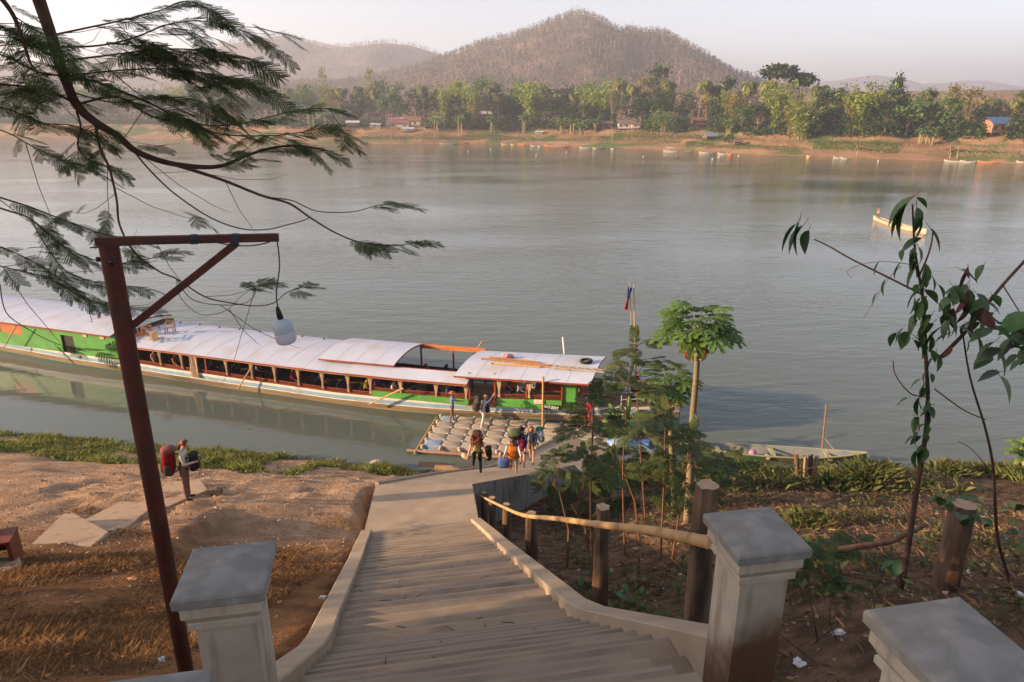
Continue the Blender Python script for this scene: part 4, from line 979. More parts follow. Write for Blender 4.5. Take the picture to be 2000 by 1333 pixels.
# chairs on the roof
chw = mat('orange chair wood', (.36, .13, .045), (.45, .18, .07), scale=5, rough=.6); chw2 = mat('pale chair wood', (.33, .22, .12), (.42, .29, .16), scale=5, rough=.7)
def chair(loc, rot, m, label):
    o = empty('wooden_chair', loc, 0, label, 'chair', 'wooden chairs dumped on the boat roof'); o.rotation_euler = rot
    for x in (-.24, .24):
        for y in (-.24, .24): mb = MB(); mb.box((x, y, .23 if y < 0 else .47), (.05, .05, .46 if y < 0 else .94), m); mb.build('leg', o)
    mb = MB(); mb.box((0, -.02, .44), (.5, .5, .04), m); mb.build('seat', o)
    for z in (.9, .72): mb = MB(); mb.box((0, .24, z), (.44, .03, .09), m); mb.build('back_slat', o)
    for x in (-.13, 0, .13): mb = MB(); mb.box((x, .24, .6), (.04, .025, .3), m); mb.build('back_spindle', o)
    for x in (-.24, .24): mb = MB(); mb.box((x, 0, .17), (.03, .44, .03), m); mb.build('stretcher', o); mb = MB(); mb.box((x, 0, .66), (.045, .5, .04), m); mb.build('armrest', o)
rz2 = lambda x, y: eave2(x) + .32 * (1 - (2 * (y + .35) / 5.2 - 1) ** 2)
chair(Bw(-13.0, 1.9, rz2(-13, 1.9) + .0), (R(0), R(0), BA + .5), chw2, 'pale wooden chair standing upright on the boat roof')
chair(Bw(-14.0, 1.3, rz2(-14, 1.3) + .27), (R(-90), 0, BA + 1.9), chw, 'orange wooden chair lying on its back on the boat roof')
chair(Bw(-13.2, 1.1, rz2(-13.2, 1.1) + .27), (R(90), R(90), BA + .2), chw2, 'pale wooden chair tipped on its side, nearest the roof edge')
chair(Bw(-14.6, 2.3, rz2(-14.4, 2.3) + .3), (R(180), R(12), BA + .9), chw, 'orange wooden chair upside down beside the rear roof')
# flag
fpb = Vector((6.75, 34.2, 0)); flag = empty('flag_pole', (fpb.x, fpb.y, .2), 0, 'tall thin bamboo flag pole at the bow with drooping flag', 'flag pole')
mb = MB(); top = aty(1238, 556, 34.2) - Vector((fpb.x, fpb.y, .2)); mb.tube([(0, 0, -1), top * .5 + Vector((.03, 0, 0)), top], [.055, .045, .028], mat('grey bamboo', (.42, .30, .2), rough=.7), 7); mb.build('pole', flag)
mb = MB(); t2 = aty(1229, 550, 34.2) - Vector((fpb.x, fpb.y, .2)); bs = aty(1233, 640, 34.2) - Vector((fpb.x, fpb.y, .2)); mb.tube([bs, t2], .018, bamboo_m, 6); mb.build('flag_staff', flag)
vs = []; n = 8
for i in range(n + 1):
    t = i / n
    for j in range(7):
        u = j / 6; p = aty(lerp(1231, 1233, u) - t * 9 + 3 * math.sin(u * 4 + t * 3) * t - u * 2 + (u - .5) * 8 * (1 - t * .3), lerp(560, 603, t) + u * 3, 34.2 + .12 * math.sin(u * 9)); vs.append(p - Vector((fpb.x, fpb.y, .2)))
fl_r = mat('flag red', (.62, .05, .045), rough=.8, transl=.3); fl_b = mat('flag blue', (.03, .05, .26), rough=.8, transl=.3)
for nm, r0, m in (('flag_blue_field', range(0, 4), fl_b), ('flag_red_field', range(4, 8), fl_r)):
    mb = MB()
    mb.add(vs, [(i * 7 + j, i * 7 + j + 1, (i + 1) * 7 + j + 1, (i + 1) * 7 + j) for i in r0 for j in range(6)], m); mb.build(nm, flag, True)

# ---- float pontoon
PA = R(-9); pon = empty('float_pontoon', (-4.4, 30.2, 0), PA, 'floating jetty of tan plastic cube floats beside the big boat', 'pontoon')
fl_t = mat('tan float plastic', (.35, .295, .235), (.42, .36, .285), scale=2.2, rough=.65, dirt=(.27, .2, .14), dscale=3, dlo=.5, dhi=.7, rnd_=.12); fl_bl = mat('blue float plastic', (.21, .30, .42), (.30, .36, .44), scale=2, rough=.6, dirt=(.33, .27, .21), dscale=2.5)
bx, by = .93, .72
def pillow(m):
    mb = MB(); mb.sup((0, 0, .08), (bx * 1.0, by * 1.0, .62), m, .27, 20, 10, None, lambda p: Vector((p.x, p.y, p.z + .02 * (1 - (2 * p.x / bx) ** 2) * (1 - (2 * p.y / by) ** 2) * (p.z > .1)))); return mb.mesh('float_block', True)
pt, pb = pillow(fl_t), pillow(fl_bl)
for i in range(12):
    for j in range(5):
        o = link('float_block', pb if (i == 0 and j in (0, 4)) or (i == 10 and j == 1) else pt, pon); o.location = (i * bx + bx / 2 + .02 * j, j * by + by / 2, rnd.uniform(-.01, .01)); o.rotation_euler = (rnd.uniform(-.02, .02), rnd.uniform(-.02, .02), 0)
mbp = MB(); mbp.lathe([(.09, .2), (.1, .36), (.07, .4), (.02, .405)], fl_t, 10); pin = mbp.mesh('connector_pin', True)
for i in range(13):
    for j in range(6):
        o = link('connector_pin', pin, pon); o.location = (i * bx, j * by, 0)
mb = MB(); mb.tube([(-.75, -.16, .1), (5, -.14, .12), (11.5, -.1, .1)], .075, mat('grey bamboo raft', (.30, .19, .13), (.38, .25, .17), scale=3, rough=.8), 8); mb.build('edge_pole', pon, True)
mb = MB(); mb.tube([(-.3, -.4, .1), (-.28, 3.7, .12)], .06, bamboo_m, 8); mb.build('side_pole', pon, True)
for k in range(7):
    mb = MB(); mb.sup((.9 + k * 1.0, -.06, .25), (.16, .22, .18), mat('knotted rope', (.46, .36, .26), rough=.95), .9, 8, 6); mb.build('rope_knot', pon, True)
# ================================================================== who stands where
khaki = cloth('khaki', (.40, .31, .2)); cream = cloth('cream', (.66, .6, .5)); blackc = cloth('black', (.02, .017, .016)); navy = cloth('navy', (.03, .045, .1)); greyc = cloth('grey', (.2, .2, .22))
printed = cloth('printed', (.30, .15, .10), (.08, .045, .045), 34); palec = cloth('pale grey', (.55, .55, .56)); maroon = cloth('maroon', (.13, .012, .02)); redp = cloth('red print', (.45, .05, .05), (.25, .02, .06), 18); denim = cloth('denim', (.07, .1, .2)); tanb = cloth('tan top', (.5, .38, .22))
shoe = cloth('shoe', (.05, .045, .045)); whites = cloth('white shoe', (.6, .58, .55)); sandal = cloth('sandal', (.25, .05, .04)); browns = cloth('brown shorts', (.16, .1, .06)); yellow = cloth('yellow', (.65, .58, .05)); purple = cloth('purple', (.2, .05, .24))
# woman waiting on the slab
wg = onground(370, 981, ground); wz = wg.z + .1
person('woman in printed trousers looking at her phone on the path slab', (wg.x, wg.y, wz), R(-78), cream, printed, shoe, 'light', 1.68, lean=3, head_tilt=22, arms=((12, 88), (12, 88)), arm_out=(4, 4), sleeve=1, hair='tail', hair_c=(.10, .028, .012), loose=1.25)
fwd = Vector((math.cos(R(12)), math.sin(R(12)), 0))
backpack('big red and grey trekking backpack on the back of the woman with the phone', (wg.x - fwd.x * .33, wg.y - fwd.y * .33, wz + 1.12), R(-78), (.40, .30, .74), (.20, .012, .016), (.055, .05, .05), lean=3, lid=(.26, .09, .09))
backpack('dark daypack worn on the chest of the woman with the phone', (wg.x + fwd.x * .27, wg.y + fwd.y * .27, wz + 1.06), R(102), (.32, .22, .46), (.022, .02, .02), (.04, .03, .025), lean=0)
mb = MB(); mb.box((0, 0, 0), (.075, .155, .01), blackp, rotx(R(35))); ph = mb.build('phone', None, False, (wg.x + fwd.x * .5, wg.y + fwd.y * .5, wz + 1.2)); ph.rotation_euler = (0, 0, R(-78)); tag(ph, 'dark phone held up by the woman with the red backpack', 'phone')
def rampz(x, y):
    return interp(y, [17.85, 20.5, 24.4, 25.4, 28, 31.6], [5.4, 4.2, 2.45, 1.85, 1.05, .28])
# curly haired woman on the ramp
def on_ramp(px, py): return onground(px, py, rampz, 15, 40)
g = on_ramp(932, 923); f0 = R(180 + 8)
person('woman with big curly red-brown hair walking up the ramp in black trousers', g, f0, tanb, blackc, sandal, 'light', 1.66, lean=22, head_tilt=12, arms=((8, 35), (10, 25)), arm_out=(16, 20), legs=((22, 8), (-10, 28)), sleeve=.2, hair='curly', hair_c=(.11, .03, .012), loose=1.12)
backpack('grey tall backpack behind the curly haired woman', g + Vector((0, .12, 1.2)), f0, (.36, .26, .7), (.10, .095, .10), (.06, .055, .06), lean=22)
backpack('black daypack hanging from the arm of the curly haired woman', g + Vector((.42, -.1, .78)), f0 + R(80), (.34, .22, .46), (.018, .018, .02), (.03, .03, .03), straps=False)
mb = MB(); sh = cloth('straw', (.62, .5, .3)); mb.sup((0, 0, 0), (.36, .2, .2), sh, .9, 12, 8, roty(.5)); mb.tube([(.1, -.05, .05), (.25, -.1, .25), (.33, -.08, .45)], .02, sh, 6); tag(mb.build('shoulder_bag', None, True, g + Vector((-.36, -.25, .76))), 'pale straw coloured shoulder bag held by the curly haired woman', 'bag')
# bent man with orange pack on his front
g = on_ramp(1003, 923)
person('bent traveller with orange front pack trudging up the ramp', g, R(180 - 4), palec, blackc, sandal, 'tan', 1.72, lean=40, head_tilt=8, arms=((60, 5), (40, 30)), arm_out=(14, 12), legs=((18, 14), (-8, 22)), sleeve=1, leg_skin=True, hair='short', hair_c=(.05, .02, .01))
backpack('orange daypack on the chest of the bent traveller', g + Vector((.0, -.42, 1.02)), 0, (.40, .26, .5), (.55, .17, .03), (.28, .08, .02), lean=20)
backpack('big dark red backpack on the back of the bent traveller', g + Vector((.06, -.02, 1.48)), R(176), (.42, .32, .75), (.11, .014, .03), (.03, .03, .05), lean=55, lid=(.1, .13, .07))
g2 = on_ramp(985, 913); mb = MB(); bb = cloth('blue bag', (.05, .09, .25), (.09, .13, .28)); mb.sup((0, 0, .2), (.5, .34, .42), bb, .55, 14, 9); o = mb.build('duffel_bag', None, True, g2); tag(o, 'blue duffel bag set down on the ramp edge', 'bag')
mb = MB(); mb.tube([(-.12, 0, .38), (-.1, 0, .5), (.1, 0, .5), (.12, 0, .38)], .015, strap_m, 6); hd_ = mb.build('handle', o)
g = on_ramp(1020, 912)
person('traveller in dark cap and navy jacket behind the orange front pack', g, R(180 - 15), navy, browns, shoe, 'light', 1.74, lean=12, arms=((20, 40), (15, 40)), legs=((14, 10), (-8, 14)), sleeve=1, leg_skin=True, hair='short', hat=('beanie', (.02, .02, .035)))
backpack('crimson daypack held before the traveller in the dark cap', g + Vector((-.04, -.3, 1.05)), R(-15), (.3, .2, .42), (.30, .02, .07), (.2, .01, .06))
g = on_ramp(1034, 908)
person('brown haired traveller in navy top with a green and white pack', g + Vector((.1, .2, 0)), R(180 - 20), navy, browns, shoe, 'light', 1.7, lean=8, arms=((10, 30), (12, 30)), legs=((10, 8), (-8, 12)), sleeve=1, leg_skin=True, hair='long', hair_c=(.14, .06, .03))
backpack('white and green backpack at the right of the ramp group', g + Vector((.42, .2, 1.25)), R(150), (.36, .28, .62), (.5, .54, .6), (.04, .14, .1))
# on the pontoon
def on_pon(px, py): return onz(px, py, .42)
g = on_pon(884, 824)
person('man in blue shirt and sun hat standing barefoot on the pontoon', g, R(-65), cloth('blue shirt', (.14, .17, .33)), cloth('dark shorts', (.11, .085, .06)), SKIN['brown'], 'brown', 1.66, arms=((4, 10), (60, 25)), legs=((8, 4), (-10, 6)), sleeve=.4, leg_skin=True, hair='short', hat=('brim', (.42, .2, .1)))
g = on_pon(943, 834)
person('traveller in cream trousers stepping from the pontoon into the boat', g, R(-38), palec, cream, whites, 'light', 1.72, lean=20, arms=((25, 40), (120, 15)), legs=((28, 40), (-12, 10)), sleeve=1, hair='short', hair_c=(.28, .15, .06), hat=('beanie', (.36, .23, .1)))
backpack('olive trekking backpack on the traveller boarding the boat', g + Vector((-.28, -.06, 1.28)), R(-38), (.36, .28, .76), (.07, .065, .045), (.05, .045, .035), lean=20)
backpack('black front pack of the traveller boarding the boat', g + Vector((.22, .1, .98)), R(140), (.3, .2, .42), (.025, .025, .03), (.04, .04, .045))
g = onz(1147, 835, .42)
person('woman in red patterned dress standing on the pontoon end', g, R(150), redp, redp, sandal, 'brown', 1.58, arms=((10, 60), (10, 60)), sleeve=.45, hair='long', hair_c=(.015, .012, .012), loose=1.15)
# at the bow
p = Bw(16.5, 2.1, 1.5)
person('man in maroon shirt leaning over the motorbike at the bow', p, R(-60), maroon, denim, sandal, 'brown', 1.68, lean=38, arms=((45, 30), (45, 30)), legs=((25, 10), (-15, 10)), sleeve=1, hair='short')
moto = empty('motorbike', Bw(17.2, 1.9, 1.55), R(-40), 'small red and black motorbike with yellow plate on the bow deck', 'motorbike')
redpaint = mat('motorbike red', (.45, .02, .02), rough=.3)
for x in (-.6, .6):
    mb = MB(); mb.lathe([(.2, -.04), (.28, -.05), (.3, 0), (.28, .05), (.2, .04)], tm, 20, (x, 0, .3), rotx(R(90))); w_o = mb.build('wheel', moto, True)
    mb = MB(); mb.lathe([(.03, -.05), (.2, -.02), (.2, .02), (.03, .05)], palerail, 16, (x, 0, .3), rotx(R(90))); mb.build('rim', w_o, True)
mb = MB(); mb.sup((0, 0, .48), (.9, .24, .3), redpaint, .7, 14, 8, roty(.1)); mb.build('body', moto, True)
mb = MB(); mb.sup((-.25, 0, .74), (.65, .25, .12), blackp, .6, 12, 7); mb.build('saddle', moto, True)
mb = MB(); mb.tube([(.6, 0, .3), (.42, 0, .85), (.36, 0, 1.0)], .03, palerail, 8); mb.tube([(.32, -.3, 1.03), (.38, 0, .98), (.32, .3, 1.03)], .018, blackp, 6); mb.build('handlebar', moto, True)
mb = MB(); mb.box((-.78, 0, .52), (.02, .3, .2), mat('yellow plate', (.75, .38, .02), rough=.5)); mb.build('number_plate', moto)
for sd in (-1, 1): mb = MB(); mb.tube([(.34, sd * .25, 1.03), (.3, sd * .3, 1.18)], .008, blackp, 5); mb.sup((.3, sd * .3, 1.22), (.03, .14, .1), palerail, .8, 8, 6); mb.build('mirror', moto, True)
p = Bw(15.0, 2.5, 1.42); mb = MB(); mb.sup((0, 0, .25), (.4, .35, .5), cloth('grey sack', (.3, .25, .28)), .6, 12, 8); tag(mb.build('sack', None, True, p), 'grey sack standing on the bow deck by the rail', 'sack')
# passengers inside
seatz = lambda x: gun(x) - .62 + .5
PAS = [(-13.35, .9, yellow and cloth('skin back', (.5, .3, .2)), 'tan', 'bald bare shouldered passenger at the first open bay', None), (-11.7, .8, cloth('ochre', (.5, .25, .08)), 'tan', 'passenger in ochre top bending in the second bay', 'short'),
       (-9.2, 1.2, blackc, 'tan', 'passenger in black just right of the hanging curtain', 'short'), (-8.0, 1.3, blackc, 'light', 'dark clothed passenger behind the thin red post', 'long'), (-6.1, 1.4, greyc, 'tan', 'grey clothed passenger behind the first leaning pole', 'short'),
       (-3.2, .9, redp, 'tan', 'passenger in red beside the arm hanging over the rail', 'short'), (-1.6, 1.2, navy, 'light', 'passenger in navy in the middle bay', 'long'), (1.6, .9, yellow, 'tan', 'passenger in bright yellow top at the rail', 'short'), (2.0, 1.5, purple, 'tan', 'passenger in purple behind the yellow top', 'short'),
       (3.3, .9, cream, 'light', 'passenger in white shirt leaning on the rail', 'short'), (4.1, 3.2, cloth('bright red', (.4, .02, .03)), 'brown', 'passenger in red seated in the open roof well', 'short'), (4.6, 2.6, blackc, 'brown', 'dark haired passenger in black beside the red one in the well', 'short'), (5.4, 3.3, navy, 'brown', 'passenger in navy at the far rail of the well', 'long'),
       (6.1, 2.5, greyc, 'tan', 'grey shirted passenger in the middle of the well', 'short'), (6.7, 3.2, blackc, 'brown', 'long haired passenger in black at the far right of the well', 'long'), (6.6, 1.0, denim, 'tan', 'passenger in denim behind the green side panel', 'short'), (9.9, 1.6, greyc, 'light', 'passenger in grey by the cabin door post', 'short'), (10.7, 1.1, palec, 'tan', 'passenger in pale top inside the front cabin', 'short')]
for x, y, c, sk_, lab, hr in PAS:
    person(lab, Bw(x, y if y > 2 else y - .3, 0), BA + rnd.uniform(-1.9, -1.2), c, blackc, shoe, sk_, 1.62, lean=rnd.uniform(0, 16), arms=((25, 40), (25, 40)), legs=((85, 85), (85, 85)), sleeve=1 if c is not yellow else .3, hair=hr, sit=True, feet_z=seatz(x) + (.34 if y > 2 else .24) + (.5 if x > 9 else 0), group='passengers seated in the boat', face_on=True)
person('man in white shirt standing in the open roof well', Bw(7.35, 2.6, gun(7.3) - .3), BA + 2.2, cloth('white shirt', (.66, .7, .75)), denim, shoe, 'brown', 1.66, lean=10, head_tilt=15, sleeve=.5, hair='short')
# ================================================================== foliage makers
def rand_quads(c, size, g, up=0.0, aspect=.6, droop=0.0):
    """leaf quads around centres c (n,3); size scalar or (n,)"""
    n = len(c); size = np.broadcast_to(np.asarray(size, float), (n,))
    a = g.normal(size=(n, 3)); a[:, 2] = a[:, 2] * .6 - droop; a /= np.linalg.norm(a, axis=1)[:, None]
    b = g.normal(size=(n, 3)); b[:, 2] *= (1 - up); b -= (a * b).sum(1)[:, None] * a; b /= np.linalg.norm(b, axis=1)[:, None] + 1e-9
    a = a * size[:, None] * .5; b = b * size[:, None] * .5 * aspect
    return np.stack([c - a, c + b * .9 - a * .1, c + a, c - b * .9 - a * .1], 1)
def tube_obj(mb, pts, rad, m, n=5): mb.tube(pts, rad, m, n, False)
leaf_m = {
 'dark': mat('leaf dark', (.028, .055, .018), (.05, .085, .028), scale=1.6, rough=.7, island=.45, rnd_=.2, transl=.25, spec=.2),
 'mid': mat('leaf mid', (.06, .125, .026), (.115, .185, .042), scale=1.3, rough=.7, island=.4, rnd_=.22, transl=.3, spec=.2),
 'bamboo': mat('leaf bamboo', (.15, .23, .034), (.26, .295, .052), scale=.9, rough=.7, island=.4, rnd_=.2, transl=.3, spec=.2),
 'yellow': mat('leaf yellow', (.25, .22, .06), (.22, .17, .06), scale=1.2, rough=.75, island=.4, rnd_=.15, transl=.3, spec=.2),
 'palm': mat('leaf palm', (.085, .115, .03), (.20, .19, .06), scale=.6, rough=.6, island=.3, rnd_=.2, transl=.2, spec=.3),
 'banana': mat('leaf banana', (.08, .16, .03), (.17, .24, .06), scale=.8, rough=.55, island=.25, rnd_=.2, transl=.3, spec=.3),
 'bare': mat('bare twigs', (.24, .165, .125), (.31, .22, .16), scale=1, rough=.95, rnd_=.2, spec=.1)}
trunk_m = mat('tree trunk', (.16, .11, .075), (.25, .18, .125), scale=3, rough=.95, bump=.02, bscale=6, rnd_=.15)
cane_m = mat('bamboo cane', (.26, .22, .09), (.34, .26, .12), scale=2, rough=.7)
def proto_broad(seed, kind, dens=1.0, open_=.0, flat=1.0, bare=False):
    g = np.random.default_rng(seed); r = random.Random(seed); H = 10.0; W = 8.0
    mb = MB(); lean = Vector((r.uniform(-.5, .5), r.uniform(-.5, .5), 0))
    mb.tube([(0, 0, -1), (0, 0, .3), lean * .4 + Vector((0, 0, 2.5)), lean + Vector((0, 0, 6.5))], [.34, .28, .2, .07], trunk_m, 7)
    cl = []
    for k in range(16 if not bare else 22):
        a = 2.4 * k + r.uniform(-.5, .5); z = r.uniform(.18, 1) if not open_ else r.uniform(.62, 1)
        q = math.sqrt(max(.05, 1 - ((z - .45) / .58) ** 2)) * r.uniform(.55, 1); c = Vector((math.cos(a) * q * W * .42, math.sin(a) * q * W * .42, H * (.2 + .74 * z) if not open_ else H * (.55 + .4 * z)))
        cl.append(c); s = lean * .6 + Vector((0, 0, r.uniform(2.2, 5.2)))
        mb.tube([s, s.lerp(c, .55) + Vector((0, 0, -.25)), c], [.1, .065, .03], trunk_m, 5)
        if bare:
            for j in range(5):
                e = c + Vector((r.uniform(-1, 1), r.uniform(-1, 1), r.uniform(.2, 1.5))); mb.tube([c, e], [.035, .015], trunk_m, 3)
    C = []
    for c in cl:
        n = int((46 if not bare else 18) * dens); s = r.uniform(.7, 1.25); p = g.normal(size=(n, 3)) * np.array([.85, .85, .6 * flat]) * s; C.append(np.array(c) + p)
    C = np.concatenate(C); sz = g.uniform(.45, 1.0, len(C)) * (1 if not bare else .7)
    return mb.mesh('trunk', True), quads_mesh('crown', rand_quads(C, sz, g, .3, .7 if not bare else .12), leaf_m[kind])
def proto_bamboo(seed, kind='bamboo', spread=1.0):
    g = np.random.default_rng(seed); r = random.Random(seed); mb = MB(); C, S = [], []
    for k in range(30):
        a = r.uniform(0, 6.28); b0 = Vector((math.cos(a), math.sin(a), 0)) * r.uniform(.1, .8); H = r.uniform(6.5, 10.5); out = r.uniform(.8, 3.4) * spread
        pts = [b0 + Vector((math.cos(a) * out * t ** 2.1, math.sin(a) * out * t ** 2.1, H * (t - .16 * t ** 4 * out / 2.5))) for t in np.linspace(0, 1, 6)]
        mb.tube(pts, [.055, .05, .04, .03, .02, .008], cane_m, 4, False)
        for t in np.linspace(.16, 1, 15):
            i = min(4, int(t * 5)); p = pts[i].lerp(pts[i + 1], t * 5 - i); n = 3 + int(3.6 * math.sin(min(1, t * 1.15) * 2.6))
            for _ in range(max(2, n)): C.append(p + Vector((r.gauss(0, .42), r.gauss(0, .42), r.gauss(-.1, .35)))); S.append(r.uniform(.5, 1.0))
    return mb.mesh('canes', True), quads_mesh('foliage', rand_quads(np.array(C), np.array(S), g, .2, .34, .9), leaf_m[kind])
def proto_palm(seed, H=11.0):
    r = random.Random(seed); mb = MB(); b = r.uniform(-1, 1); top = Vector((b, r.uniform(-.4, .4), H))
    mb.tube([(0, 0, -1), (0, 0, 0), (b * .2, 0, H * .4), (b * .6, 0, H * .75), top], [.26, .22, .15, .13, .12], trunk_m, 7)
    Q = []
    for k in range(24):
        a = k * 2.399; el = r.uniform(-.5, 1.15); L = r.uniform(2.4, 3.2); d = Vector((math.cos(a), math.sin(a), 0)); sd = Vector((-d.y, d.x, 0)); p = top.copy(); e = el
        for j in range(9):
            st = d * math.cos(e) + Vector((0, 0, math.sin(e))); q = p + st * L / 9; e -= .26 - .04 * (el < 0); ll = (.35 + .75 * math.sin((j + 1) / 10 * 3.0)) * .95
            for s in (-1, 1):
                tip = q + sd * s * ll * .8 + st * ll * .35 - Vector((0, 0, ll * .5)); Q.append([p, q, tip + st * .06, tip - st * .1])
            p = q
    return mb.mesh('trunk', True), quads_mesh('crown', [[tuple(v) for v in q] for q in Q], leaf_m['palm'])
def proto_banana(seed):
    r = random.Random(seed); mb = MB(); Q = []
    for s in range(4):
        b = Vector((r.uniform(-1, 1), r.uniform(-1, 1), 0)); h = r.uniform(1.2, 2.4); mb.tube([b - Vector((0, 0, .4)), b + Vector((0, 0, h))], [.13, .09], cane_m, 6)
        for k in range(6):
            a = k * 2.4 + s; d = Vector((math.cos(a), math.sin(a), 0)); sd = Vector((-d.y, d.x, 0)); p = b + Vector((0, 0, h)); e = r.uniform(.5, 1.3); L = r.uniform(1.4, 2.2); pw = .05
            for j in range(6):
                st = d * math.cos(e) + Vector((0, 0, math.sin(e))); q = p + st * L / 6; e -= .3; w = .27 * math.sin((j + 1.2) / 6.6 * 3.05) + .02
                for s2 in (-1, 1): Q.append([p, q, q + sd * s2 * w - Vector((0, 0, w * .4)), p + sd * s2 * pw - Vector((0, 0, pw * .4))])
                p, pw = q, w
    return mb.mesh('stem', True), quads_mesh('leaves', [[tuple(v) for v in q] for q in Q], leaf_m['banana'])
PROTO = {'dark': [proto_broad(k, 'dark', 1.2) for k in (1, 2, 3)], 'mid': [proto_broad(k, 'mid', 1.0) for k in (11, 12, 13)], 'yel': [proto_broad(k, 'yellow', .6) for k in (21, 22)], 'umb': [proto_broad(31, 'dark', .9, 1.0, .45)],
         'bam': [proto_bamboo(k) for k in (41, 42, 43)], 'bamy': [proto_bamboo(k, 'yellow', .8) for k in (44,)], 'palm': [proto_palm(k) for k in (51, 52, 53)], 'ban': [proto_banana(k) for k in (61, 62)], 'bare': [proto_broad(k, 'bare', .9, bare=True) for k in (71, 72)]}
INFO = {'dark': ('broadleaf_tree', 'dark green rounded broadleaf tree', ('trunk', 'crown'), 10, 8), 'mid': ('broadleaf_tree', 'mid green bushy broadleaf tree', ('trunk', 'crown'), 10, 8), 'yel': ('dry_season_tree', 'thin yellowish half-bare tree', ('trunk', 'crown'), 10, 8),
        'umb': ('umbrella_tree', 'tall dark open-crowned tree', ('trunk', 'crown'), 10, 8), 'bam': ('bamboo_clump', 'yellow-green feathery bamboo clump', ('canes', 'foliage'), 10, 7), 'bamy': ('bamboo_clump', 'dry yellowish bamboo clump', ('canes', 'foliage'), 10, 6),
        'palm': ('coconut_palm', 'coconut palm with drooping fronds', ('trunk', 'crown'), 12, 6), 'ban': ('banana_clump', 'low bright banana clump', ('stem', 'leaves'), 3.4, 4), 'bare': ('bare_tree', 'leafless greyish tree', ('trunk', 'crown'), 10, 8)}
